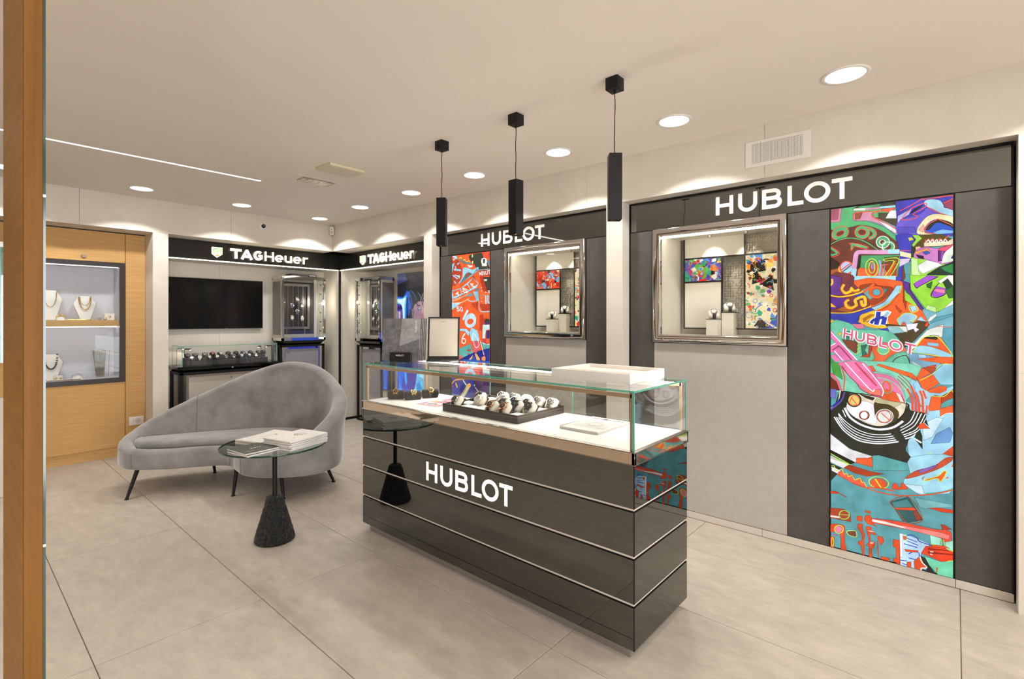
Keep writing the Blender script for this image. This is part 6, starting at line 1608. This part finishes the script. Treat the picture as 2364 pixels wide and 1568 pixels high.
def ringdraw(t, z, zc):
    mb = MB()
    for q in ribbon(arc(.05, .015, .045, .03, 20, 300, 20), .006): mb.prism(q, (0, 0, z), (1, 0, 0), (0, 1, 0), (0, 0, 1), 0, .0004)
    mb.build('cover_print', mat('print_brown', '8a5c2c', .5, noise=(60, .4)), t)
    mb = MB()
    for q in ribbon(spline([(.0, -.01), (.04, .03), (.08, .0), (.11, .03)]), .003)+ribbon(spline([(.02, .04), (.05, -.02), (.09, .01)]), .002): mb.prism(q, (0, 0, z+.0002), (1, 0, 0), (0, 1, 0), (0, 0, 1), 0, .0004)
    mb.build('cover_print', mat('print_grey', '9a948c', .5, noise=(60, .2)), t)
    mb = MB()
    for k in range(4): mb.box((-.10+.016*k, -.045, z), (-.09+.016*k, -.035+.003*(k % 2), z+.0003))
    mb.build('cover_print', mat('print_gold', 'd8b888', .5, noise=(60, .2)), t)
def necklacedraw(t, z, zc):
    mb = MB()
    for q in ribbon(arc(0, -.03, .075, .05, 160, 20, 16), .0018): mb.prism(q, (0, 0, z), (1, 0, 0), (0, 1, 0), (0, 0, 1), 0, .0004)
    mb.build('cover_print', MATS['print_grey'], t)
    mb = MB(); mb.box((-.11, -.045, z), (-.055, -.02, z+.0004)); mb.box((.055, -.02, z), (.10, .005, z+.0004)); mb.build('cover_print', mat('print_dark', '4c4438', .5, noise=(90, .5)), t)
def greendraw(t, z, zc):
    mb = MB()
    for k, (x, w_) in enumerate(((-.02, .018), (.0, .014), (.018, .012), (.034, .01))): mb.box((x, -.01, z), (x+w_*.7, .002, z+.0004))
    for k in range(5): mb.box((-.075+.012*k, -.06, z), (-.082+.012*k, -.055, z+.0004))
    mb.build('cover_print', WHITE, t)
TZ0 = TZ+.0008
magazine('white magazine at the bottom of the left front pair on the glass table', 1.232, 3.128, TZ0, radians(10), .200, .205, .010, KCOV)
magazine('dark green covered magazine, top of the pair at the left edge of the glass table', 1.230, 3.130, TZ0+.0125, radians(7), .200, .205, .008, GCOV, greendraw)
magazine('white magazine under the one with the thin necklace print', 1.412, 3.365, TZ0, radians(20.6), .31, .215, .009, WCOV)
magazine('white magazine with a thin necklace print, behind the thick pile', 1.414, 3.367, TZ0+.0112, radians(20.6), .31, .215, .008, WCOV, necklacedraw, .004)
zz = TZ0
for k, (th, dx, rz, lab) in enumerate(((.009, .0, 15, 'lowest magazine of the thick pile on the glass table'), (.009, .004, 17, 'second magazine from the bottom of the thick pile'), (.008, -.003, 14, 'third magazine from the bottom of the thick pile'), (.008, .003, 16, 'fourth magazine of the thick pile, just under the top one'), (.008, 0, 15, 'top white magazine of the thick pile with a bronze ring print'))):
    magazine(lab, 1.478+dx, 3.108+dx*.5, zz, radians(rz), .285, .235, th, WCOV, ringdraw if k == 4 else None, .003 if k == 4 else 0.0015*(k > 0)); zz += th+.0016+(.0015*(k > 0))

# ================================================================== glass display counter
cx0, cx1, cyn, cyf = 1.857, 2.392, .976, 2.953
ct = thing('display_counter', 'smoked glass display counter with a lit lettered front and a glass top case', 'display counter', (2.12, 1.96, 0))
mb = MB(); mb.rbox((cx0+.026, cyn+.030, .0005), (cx1-.026, cyf-.042, .049), .001, 1); mb.build('plinth', mat('plinth_metal', '9a948e', .35, metal=.6, noise=(30, .04, (1, .1, 1))), ct)
mb = MB(); mb.box((cx0+.012, cyn+.012, .049), (cx1-.012, cyf-.012, .802)); mb.build('core', BLACKM, ct)
strip = MB()
levels = [(.049, .2235), (.2395, .417), (.433, .6105), (.6255, .8025)]
for z0, z1 in levels:
    mb = MB(); mb.box((cx0, cyn+.003, z0), (cx0+.006, cyf-.003, z1)); mb.build('front_panel', DARKMIR, ct)
    mb = MB(); mb.box((cx0+.003, cyn, z0), (cx1-.003, cyn+.006, z1)); mb.build('end_panel', DARKMIR, ct)
    mb = MB(); mb.box((cx0+.003, cyf-.006, z0), (cx1-.003, cyf, z1)); mb.build('end_panel', DARKMIR, ct)
    mb = MB(); mb.box((cx1-.006, cyn+.003, z0), (cx1, cyf-.003, z1)); mb.build('back_panel', DARKMIR, ct)
    mb = MB(); mb.box((cx0-.0006, cyn-.0006, z0), (cx0+.0035, cyn+.0035, z1)); mb.box((cx0-.0006, cyf-.0035, z0), (cx0+.0035, cyf+.0006, z1)); mb.build('black_corner', BLACKM, ct)
for z0, z1 in ((.2235, .2395), (.417, .433), (.6105, .6255)):
    mb = MB(); zc = z1-.0105 if True else z0
    mb.box((cx0+.0045, cyn+.0045, z0+.0055), (cx1-.0045, cyf-.0045, z1-.0)); mb.build('metal_strip', mat('strip_metal', 'efe5da', .4, metal=.35, noise=(30, .02)), ct)
    mb = MB(); mb.box((cx0+.0035, cyn+.0035, z0), (cx1-.0035, cyf-.0035, z0+.0055)); mb.build('shadow_strip', BLACKM, ct)
# rim of polished metal round the deck
mb = MB(); e = .004
mb.rbox((cx0-e, cyn-e, .806), (cx0+.010, cyf+e, .853), .0008, 1); mb.rbox((cx0-e, cyn-e, .806), (cx1+e, cyn+.010, .853), .0008, 1); mb.rbox((cx0-e, cyf-.010, .806), (cx1+e, cyf+e, .853), .002, 2); mb.rbox((cx1-.010, cyn-e, .806), (cx1+e, cyf+e, .853), .002, 2)
mb.build('polished_rim', mat('rim_metal', 'd8c8b6', .05, metal=1, noise=(3, .01)), ct, smooth=40)
mb = MB(); mb.rbox((cx0-.007, cyn-.007, .8535), (cx1+.007, cyf+.007, .857), .0012, 1); mb.rbox((cx0-.006, cyn-.006, .8025), (cx1+.006, cyf+.006, .8055), .001, 1); mb.build('rim_lip', STEEL, ct)
mb = MB(); mb.rbox((cx0+.016, cyn+.016, .850), (cx1-.016, cyf-.016, .8578), .001, 1); mb.build('white_deck', mat('deck_white', 'f7f5f1', .6, noise=(14, .03, (1, .2, 1))), ct)
# glass hood
gz0, gz1 = .858, 1.105; g = .006
mb = MB(); mb.box((cx0+.004, cyn+.004, gz0), (cx0+.004+g, cyf-.004, gz1-.008)); mb.box((cx0+.01, cyn+.004, gz0), (cx1-.01, cyn+.004+g, gz1-.008)); mb.box((cx0+.01, cyf-.004-g, gz0), (cx1-.01, cyf-.004, gz1-.008))
for k in range(3):
    ya = cyn+.012+(cyf-cyn-.024)*k/3; mb.box((cx1-.004-g, ya+.001, gz0), (cx1-.004, ya+(cyf-cyn-.024)/3-.001, gz1-.008))
mb.box((cx0+.001, cyn+.001, gz1-.008), (cx1-.001, cyf-.001, gz1)); mb.build('glass_hood', GLASS, ct)
mb = MB()
for a, b in (((cx0, cyn, gz1-.008), (cx0+.001, cyf, gz1)), ((cx0, cyn, gz1-.008), (cx1, cyn+.001, gz1)), ((cx1-.001, cyn, gz1-.008), (cx1, cyf, gz1)), ((cx0, cyf-.001, gz1-.008), (cx1, cyf, gz1)),
             ((cx0+.003, cyn+.003, gz0), (cx0+.0105, cyn+.0042, gz1-.008)), ((cx0+.003, cyn+.003, gz0), (cx0+.0042, cyn+.0105, gz1-.008)), ((cx0+.003, cyf-.0105, gz0), (cx0+.0042, cyf-.003, gz1-.008)), ((cx1-.0085, cyn+.003, gz0), (cx1-.003, cyn+.0042, gz1-.008)), ((cx1-.0042, cyn+.003, gz0), (cx1-.003, cyn+.0085, gz1-.008))): mb.box(a, b)
for k in (1, 2): ya = cyn+.012+(cyf-cyn-.024)*k/3; mb.box((cx1-.0105, ya-.001, gz0), (cx1-.0035, ya+.001, gz1-.008))
mb.build('green_glass_edge', GEDGE, ct)
fm = MB(); b0 = .0175
fm.rbox((cx0+.014, cyn+.018, 1.072), (cx0+.028, cyf-.018, 1.090), .001, 1)
fm.rbox((cx1-.028, cyn+.018, 1.072), (cx1-.014, cyf-.018, 1.090), .001, 1)
for xx in (cx0+.014, cx1-.028):
    for yy in (cyn+.014, cyf-.028): fm.rbox((xx, yy, .858), (xx+.014, yy+.014, 1.090), .001, 1)
fm.build('inner_frame', mat('bronze_frame', 'bfa689', .35, metal=.45, noise=(20, .03)), ct)
mb = MB(); mb.box((2.288, cyn+.03, 1.0895), (2.322, cyf-.03, 1.0955)); mb.build('led_bar', mat('case_led', 'ffffff', .4, emit=34, ecol='fff6ea', noise=(10, .01)), ct)
# lit letters on the front
for ch_, (a, b) in zip('HUBLOT', [(0, .113), (.145, .262), (.291, .406), (.438, .524), (.529, .665), (.673, .775)]):
    k = FRONT_K = None
    w_, st = glyph(ch_, .185); LH_ = .107; kk = .663/.775; a_, b_ = a*kk, b*kk; kx = (b_-a_)/(w_*LH_); mb = MB()
    for pts, cl in st:
        for q in ribbon([(p[0]*LH_*kx, p[1]*LH_) for p in pts], .0200, bool(cl)): mb.prism(q, (cx0, 2.295-a_, .4675), (0, -1, 0), (0, 0, 1), (-1, 0, 0), .0004, .0014)
    mb.build('letter', mat('counter_letter', 'f4f0e4', .3, emit=.95, ecol='fffbee', noise=(10, .01)), ct)

# ---- things in the counter
D_ = .8582
rolls = [((2.011, 2.809), (.074, -.078), 'left'), ((2.074, 2.695), (.100, -.051), 'middle'), ((2.2045, 2.676), (.095, -.051), 'right')]
BV = mat('brown_velvet', '0d0908', .85, sheen=.08, noise=(60, .2))
for (px, py), (dx, dy), nm in rolls:
    a = atan2(dy, dx); nx, ny = dy/sqrt(dx*dx+dy*dy), -dx/sqrt(dx*dx+dy*dy)
    s = 1 if (nx*-2-ny*2.7) > 0 or True else -1
    # axis along (dx,dy); front side faces the camera
    fx, fy = (-sin(a), cos(a));
    if fx*px+fy*py > 0: fx, fy = -fx, -fy
    c = thing('watch_roll', 'dark brown velvet roll in the glass counter, %s one of the three' % nm, 'watch cushion', (px-fx*.03, py-fy*.03, D_), local=True, group=None)
    c.rotation_euler = (0, 0, atan2(fy, fx)+pi/2)
    mb = MB(); R0 = .031; pr = []
    for k in range(21):
        x = -.056+.112*k/20; e_ = max(0, 1-((abs(x)-.047)/.009)**2)**.5 if abs(x) > .047 else 1; pr.append((x, R0*(.72+.28*e_) if abs(x) < .0559 else .02))
    n = 28; vs = []; fs = []
    for x, rr in pr:
        for k in range(n):
            t_ = 2*pi*k/n; yy = rr*1.0*cos(t_); z_ = .0285+rr*sin(t_)*.95; vs.append((x, yy, max(0, z_)))
    for i in range(len(pr)-1):
        for k in range(n): fs.append((i*n+k, i*n+(k+1) % n, (i+1)*n+(k+1) % n, (i+1)*n+k)[::-1])
    fs += [tuple(range(n)), tuple((len(pr)-1)*n+k for k in range(n))[::-1]]
    mb.add(vs, fs); mb.build('roll', BV, c, smooth=60)
    bpy.context.view_layer.update()
    P = c.matrix_world @ Vector((0, -.0215, .0285+.0215))
    wcopy(('gold', 'b', 'b'), pose(P, c.rotation_euler.z, radians(44)), 'yellow gold watch on the %s brown velvet roll' % nm, 'gold watches on the velvet rolls', .95)
# colourful card
r_ = random.Random(9); L = []
for i in range(90):
    x, y = r_.uniform(0, 195), r_.uniform(0, 275); c_ = r_.choice(['d85060', '7a78c8', 'e8a860', 'f0c8c0', '5060b0', 'c06080', '88a8d8', 'f8f0e0', '60a890', '303050']); q = r_.uniform(6, 26); a0 = r_.uniform(0, 6.28)
    L.append('P %s 0 ' % c_+' '.join('%.0f %.0f' % (x+q*r_.uniform(.4, 1.4)*cos(a0+1.57*k), y+q*r_.uniform(.4, 1.6)*sin(a0+1.57*k)) for k in range(4)))
t = thing('print_card', 'bright patterned card lying partly behind the dark watch tray', 'card', (2.14, 2.47, D_))
mb = MB(); mb.rbox((2.0, 2.373, D_), (2.278, 2.571, D_+.0015), .0007, 1); mb.build('card', WHITE, t)
art_mesh('\n'.join(L), .196, 0, .276, (2.001, 2.570, D_+.0017), (0, -1, 0), (1, 0, 0), (0, 0, 1), 'card_print', PRINTP, t, base='d8a0a8', lay=.000008)
# watch tray
ty0, ty1, tx0, tx1 = 1.683, 2.267, 1.955, 2.362
t = thing('watch_tray', 'dark brown lacquered tray of watches in the glass counter', 'tray', (2.158, 1.975, D_))
mb = MB(); wl_ = .007; zt = .902
mb.rbox((tx0, ty0, D_), (tx0+wl_, ty1, zt), .001, 1); mb.rbox((tx1-wl_, ty0, D_), (tx1, ty1, zt), .001, 1); mb.rbox((tx0+wl_, ty0, D_), (tx1-wl_, ty0+wl_, zt), .001, 1); mb.rbox((tx0+wl_, ty1-wl_, D_), (tx1-wl_, ty1, zt), .001, 1); mb.build('tray_wall', BROWN, t)
mb = MB(); mb.rbox((tx0+wl_, ty0+wl_, D_), (tx1-wl_, ty1-wl_, .872), .001, 1); mb.build('tray_bottom', mat('tray_dark', '1d1a19', .6, noise=(30, .1)), t)
mb = MB()
for a, b in (((tx0-.0006, ty0, .888), (tx0-.0001, ty1, .8895)), ((tx0, ty0-.0006, .888), (tx1, ty0-.0001, .8895))): mb.box(a, b)
mb.build('inlay_line', mat('inlay', '8a7462', .4, noise=(30, .1)), t)
ycol = [1.735+.0955*k for k in range(6)]; xrow = [2.012+.0985*k for k in range(4)]
occ = {(0, 5): ('steel', 'b', 'b'), (0, 2): ('rose', 'b', 'b'), (0, 1): ('rose', 'b', 'b'), (1, 4): ('white', 'w', 'w'), (1, 2): ('black', 'b', 'b'), (1, 1): ('black', 'b', 'b'), (1, 0): ('black', 'b', 'g'), (2, 5): ('black', 'b', 'b'), (2, 3): ('steel', 'w', 's'), (2, 2): ('steel', 'c', 's'), (2, 1): ('steel', 'b', 's'), (3, 4): ('steel', 'b', 's'), (3, 3): ('steel', 'b', 's'), (3, 2): ('white', 'w', 'w'), (3, 1): ('steel', 'b', 'b'), (3, 0): ('steel', 'b', 'g')}
dn = {('steel', 'b', 'b'): 'steel watch with black dial and strap', ('rose', 'b', 'b'): 'rose gold watch with black dial', ('white', 'w', 'w'): 'all white watch', ('black', 'b', 'b'): 'all black watch', ('black', 'b', 'g'): 'black watch on a grey strap', ('steel', 'w', 's'): 'steel watch with a pale dial', ('steel', 'c', 's'): 'steel watch with a blue dial', ('steel', 'b', 's'): 'steel watch with a black dial', ('steel', 'b', 'g'): 'small steel watch on a grey strap'}
rown = ['front row', 'second row', 'third row', 'back row']; coln = ['first from right', 'second from right', 'third from right', 'fourth from right', 'fifth from right', 'sixth from right']
CB = mat('cushion_brown', '3a312c', .5, noise=(30, .1))
cpt = None; pads = None
for i in range(4):
    for j in range(6):
        x, y = xrow[i], ycol[j]; where = '%s, %s of the tray' % (coln[j], rown[i])
        if (i, j) in occ:
            lab = 'cream cushion, '+where
            if cpt is None:
                cpt = cushion_proto('watch_cushion', lab, CREAM, CB, .072, .074, .040, 48, .035); c = cpt; c.location = (x+.006, y, .873); c.rotation_euler = (0, 0, -pi/2)
            else: c = dup(cpt, (x+.006, y, .873), -pi/2, lab)
            c['group'] = 'cream cushions in the dark watch tray'; c['label'] = lab
            M0 = Matrix.Translation((x+.006, y, .873)) @ Matrix.Rotation(-pi/2, 4, 'Z')
            M = M0 @ Matrix.Translation((0, 0, .035)) @ Matrix.Rotation(radians(48), 4, 'X') @ Matrix.Translation((0, .002, .0202))
            wcopy(occ[(i, j)], M, '%s, %s' % (dn[occ[(i, j)]], where), 'watches in the dark watch tray', 1.12)
        else:
            lab = 'empty cream pad, '+where
            if pads is None:
                pads = thing('empty_pad', lab, 'watch pad', (x, y, .8722), local=True, group='empty pads in the dark watch tray'); mb = MB(); mb.rbox((-.046, -.044, 0), (.046, .044, .022), .006, 3); mb.build('pad', CREAM, pads, smooth=60)
            else: dup(pads, (x, y, .8722), 0, lab)
# spiral catalogue
t = thing('spiral_notebook', 'white spiral bound catalogue with grey watch picture in the glass counter', 'notebook', (2.18, 1.36, D_))
nx0, nx1, ny0, ny1 = 2.022, 2.332, 1.248, 1.468; 
mb = MB(); mb.rbox((nx0, ny0, D_), (nx1, ny1, D_+.010), .001, 1); mb.build('pages', PAPER, t)
mb = MB(); mb.rbox((nx0-.001, ny0-.001, D_+.0102), (nx1+.001, ny1+.001, D_+.0115), .0005, 1); mb.build('cover', WHITE, t)
mb = MB()
for k in range(22):
    x = nx0+.008+(nx1-nx0-.016)*k/21; mb.tube([(x, ny1-.006+.0105*cos(a), D_+.0075+.0072*sin(a)) for a in [2*pi*q/12 for q in range(12)]], .0011, 5, closed=True)
sp = mb.build('spiral_binding', STEEL, t); 
mb = MB(); mb.box((nx0+.06, ny0+.012, D_+.0117), (nx1-.075, ny1-.022, D_+.0119)); mb.build('cover_picture', mat('cover_grey', 'b4b4b2', .5, noise=(22, .12)), t)
mb = MB()
for r1 in (.036, .046):
    for q in ribbon([(r1*cos(a)*1.0, r1*sin(a)) for a in [2*pi*k/28 for k in range(28)]], .002, True): mb.prism(q, (2.17, 1.355, D_+.0121), (0, -1, 0), (1, 0, 0), (0, 0, 1), 0, .0002)
for a in range(0, 360, 30): mb.prism(ribbon([(.028*cos(radians(a)), .028*sin(radians(a))), (.035*cos(radians(a)), .035*sin(radians(a)))], .0025)[0], (2.17, 1.355, D_+.0121), (0, -1, 0), (1, 0, 0), (0, 0, 1), 0, .0002)
mb.build('watch_drawing', mat('draw_grey', '8a8a88', .5, noise=(60, .2)), t)
word('HUBLOT', t, mat('title_grey', '3c3c40', .5, noise=(60, .1)), (2.29, 1.447, D_+.0121), (0, -1, 0), (1, 0, 0), (0, 0, 1), .024, .19, .2, .0003, 0, total=.185, name='title', jointly=True)

# ---- things on the counter
GT = 1.1055
t = thing('presentation_tray', 'white open presentation tray standing on the right end of the counter', 'tray', (2.2, 1.3, GT))
ax0, ax1, ay0, ay1 = 2.022, 2.372, 1.083, 1.518; h = .047
mb = MB(); w_ = .010
mb.rbox((ax0, ay0, GT), (ax0+w_, ay1, GT+h), .001, 1); mb.rbox((ax1-w_, ay0, GT), (ax1, ay1, GT+h), .001, 1); mb.rbox((ax0+w_, ay0, GT), (ax1-w_, ay0+w_, GT+h), .001, 1); mb.rbox((ax0+w_, ay1-w_, GT), (ax1-w_, ay1, GT+h), .001, 1); mb.build('tray_wall', mat('tray_white', 'f0eeea', .4, noise=(9, .02)), t)
mb = MB(); mb.rbox((ax0+w_, ay0+w_, GT), (ax1-w_, ay1-w_, GT+.028), .004, 2); mb.build('padded_bottom', mat('tray_pad', 'e2d3c4', .6, noise=(30, .03)), t)
mb = MB(); mb.rbox((ax0+.13, ay0+w_, GT+.028), (ax0+.15, ay1-w_, GT+.036), .002, 1); mb.build('divider', MATS['tray_pad'], t)
def rot_box(mb, M, a, b, r=.001):
    m2 = MB(); m2.rbox(a, b, r, 1); mb.add([M @ Vector(p) for p in m2.v], m2.f)
# mirror on stand
mx, my = (2.185+2.339)/2, (2.709+2.533)/2; ux, uy = (2.339-2.185), (2.533-2.709); L_ = sqrt(ux*ux+uy*uy); az = atan2(uy, ux)
t = thing('table_mirror', 'black framed cosmetic mirror leaning on its stand on the counter', 'mirror', (mx, my, GT))
M = Matrix.Translation((mx, my, GT)) @ Matrix.Rotation(az, 4, 'Z') @ Matrix.Translation((0, .022, .008)) @ Matrix.Rotation(radians(-9), 4, 'X')
mb = MB(); W2 = .108; Hh = .300; f_ = .010
rot_box(mb, M, (-W2, -.006, 0), (-W2+f_, .008, Hh)); rot_box(mb, M, (W2-f_, -.006, 0), (W2, .008, Hh)); rot_box(mb, M, (-W2+f_, -.006, Hh-f_), (W2-f_, .008, Hh)); rot_box(mb, M, (-W2+f_, -.006, 0), (W2-f_, .008, .028)); mb.build('frame', mat('mirror_frame', '1c1d22', .35, noise=(30, .1)), t)
mb = MB(); rot_box(mb, M, (-W2+f_, -.002, .028), (W2-f_, .002, Hh-f_), .0005); mb.build('mirror_face', mat('frosted_mirror', 'cbc4b7', .35, metal=.3, noise=(3, .02)), t)
mb = MB(); rot_box(mb, M, (-W2+f_, .003, .02), (W2-f_, .007, Hh-f_), .0005); mb.build('back', BLACKM, t)
mb = MB(); M2 = Matrix.Translation((mx, my, GT)) @ Matrix.Rotation(az, 4, 'Z'); rot_box(mb, M2, (-W2-.004, -.012, 0.0003), (W2+.004, .075, .012), .003); mb.build('stand_foot', MATS['mirror_frame'], t)
o_, r1, u1 = M @ Vector((-.022, -.0026, .262)), (M.to_3x3() @ Vector((1, 0, 0))), (M.to_3x3() @ Vector((0, 0, 1)))
word('HUBLOT', t, mat('mirror_text', '9c9488', .5, noise=(30, .05)), o_, r1, u1, r1.cross(u1), .0085, .2, .3, .0003, 0, total=.046, name='lettering', jointly=True)
# holder with brochures: local frame x along the spine edge
bx0, by0 = 1.99, 2.934; bx1, by1 = 2.127, 2.706; az = atan2(by1-by0, bx1-bx0); bw = sqrt((bx1-bx0)**2+(by1-by0)**2)
MX = Matrix.Translation(((bx0+bx1)/2, (by0+by1)/2, GT)) @ Matrix.Rotation(az, 4, 'Z')
hl = thing('brochure_holder', 'black lettered brochure holder block at the left end of the counter', 'stand', tuple(MX.to_translation()))
mb = MB(); rot_box(mb, MX, (-.062, -.035, .0003), (.088, -.012, .068), .003); rot_box(mb, MX, (-.062, -.012, .0003), (.088, .075, .006), .001); mb.build('block', mat('holder_black', '1b1b1f', .35, noise=(9, .2, (.3, .3, 6))), hl)
r1 = MX.to_3x3() @ Vector((1, 0, 0)); u1 = Vector((0, 0, 1)); word('HUBLOT', hl, WHITE, MX @ Vector((-.016, -.0354, .042)), r1, u1, r1.cross(u1), .0105, .22, .22, .0003, 0, total=.055, name='lettering', jointly=True)
for k in range(5):
    lab = ['front brochure with textured dark cover and thin foil letters, in the holder on the counter', 'second brochure from the front in the holder', 'middle brochure in the holder', 'fourth brochure from the front in the holder', 'rearmost brochure in the holder'][k]
    t = thing('brochure', lab, 'brochure', tuple(MX @ Vector((0, .0, .008))), group='brochures in the black holder')
    M = MX @ Matrix.Translation((.0+.006*k, -.006+.0155*k, .0075)) @ Matrix.Rotation(radians(-7), 4, 'X')
    mb = MB(); rot_box(mb, M, (-bw/2, -.001, 0), (bw/2, .001, .29), .0004); cv = mb.build('cover', mat('cover_slate', '707276', .45, noise=(26, .45), bump=(60, .4, .004)), t)
    mb = MB(); rot_box(mb, M, (-bw/2+.002, .0012, .001), (bw/2-.002, .0095, .288), .0004); mb.build('pages', mat('pages_pink', 'b9a79a', .7, noise=(300, .1)), t)
    if k == 0:
        mb = MB()
        rr, uu = M.to_3x3() @ Vector((1, 0, 0)), M.to_3x3() @ Vector((0, 0, 1)); nn = rr.cross(uu)
        tri = [(bw/2-.13, .289), (bw/2-.001, .289), (bw/2-.001, .15), (-.01, .10)]
        mb.prism(tri[::-1], M @ Vector((0, -.0011, 0)), rr, uu, nn, 0, .0003); mb.build('cover_print', mat('cover_pale', 'a0a0a0', .5, noise=(20, .35), bump=(60, .4, .004)), t)
        FM = mat('foil_letter', 'd8c4b8', .2, metal=.8, noise=(20, .1))
        for s_, zz_ in (('FU', .215), ('SI', .125), ('ON', .04)):
            word(s_, t, FM, M @ Vector((-bw/2+.022, -.0016, zz_)), rr, uu, nn, .062, .035, .55, .0004, 0, name='title_letters', jointly=True)
        word('HUBLOT', t, WHITE, M @ Vector((bw/2-.022, -.0016, .195)), uu, -rr, nn, .014, .22, .2, .0004, 0, total=.08, name='brand_lettering', jointly=True)

# ================================================================== blocks and watches inside the two wall windows
cpw = None
for (s_, wn) in ((0, 'right'), (1.455, 'left')):
    for (xa, ya, w_, zt, nm) in ((3.668, 1.277, .080, 1.398, 'lower'), (3.742, 1.189, .084, 1.447, 'taller')):
        y = ya+s_; t = thing('display_block', '%s cream display block in the %s wall window' % (nm, wn), 'display block', (xa+w_/2, y+w_/2, 1.2785))
        mb = MB(); mb.rbox((xa, y, 1.2785), (xa+w_, y+w_, zt-.006), .0008, 1); mb.build('block', STONE2, t)
        mb = MB(); mb.rbox((xa-.002, y-.002, zt-.0058), (xa+w_+.002, y+w_+.002, zt), .0008, 1); mb.build('dark_top', BLACKM, t)
        lab = 'cream cushion on the %s block in the %s wall window' % (nm, wn); rz = radians(-62)
        if cpw is None: cpw = cushion_proto('watch_cushion', lab, CREAM, None, .076, .070, .042, 40, .032); c = cpw; c.location = (xa+w_/2, y+w_/2, zt); c.rotation_euler = (0, 0, rz)
        else: c = dup(cpw, (xa+w_/2, y+w_/2, zt), rz, lab)
        c['group'] = 'cream cushions in the wall windows'
        M = Matrix.Translation((xa+w_/2, y+w_/2, zt)) @ Matrix.Rotation(rz, 4, 'Z') @ Matrix.Translation((0, 0, .032)) @ Matrix.Rotation(radians(40), 4, 'X') @ Matrix.Translation((0, .002, .0212))
        wcopy(('steel', 'w', 'b'), M, 'pale dialled watch on the %s block in the %s wall window' % (nm, wn), 'watches in the wall windows', 1.15)
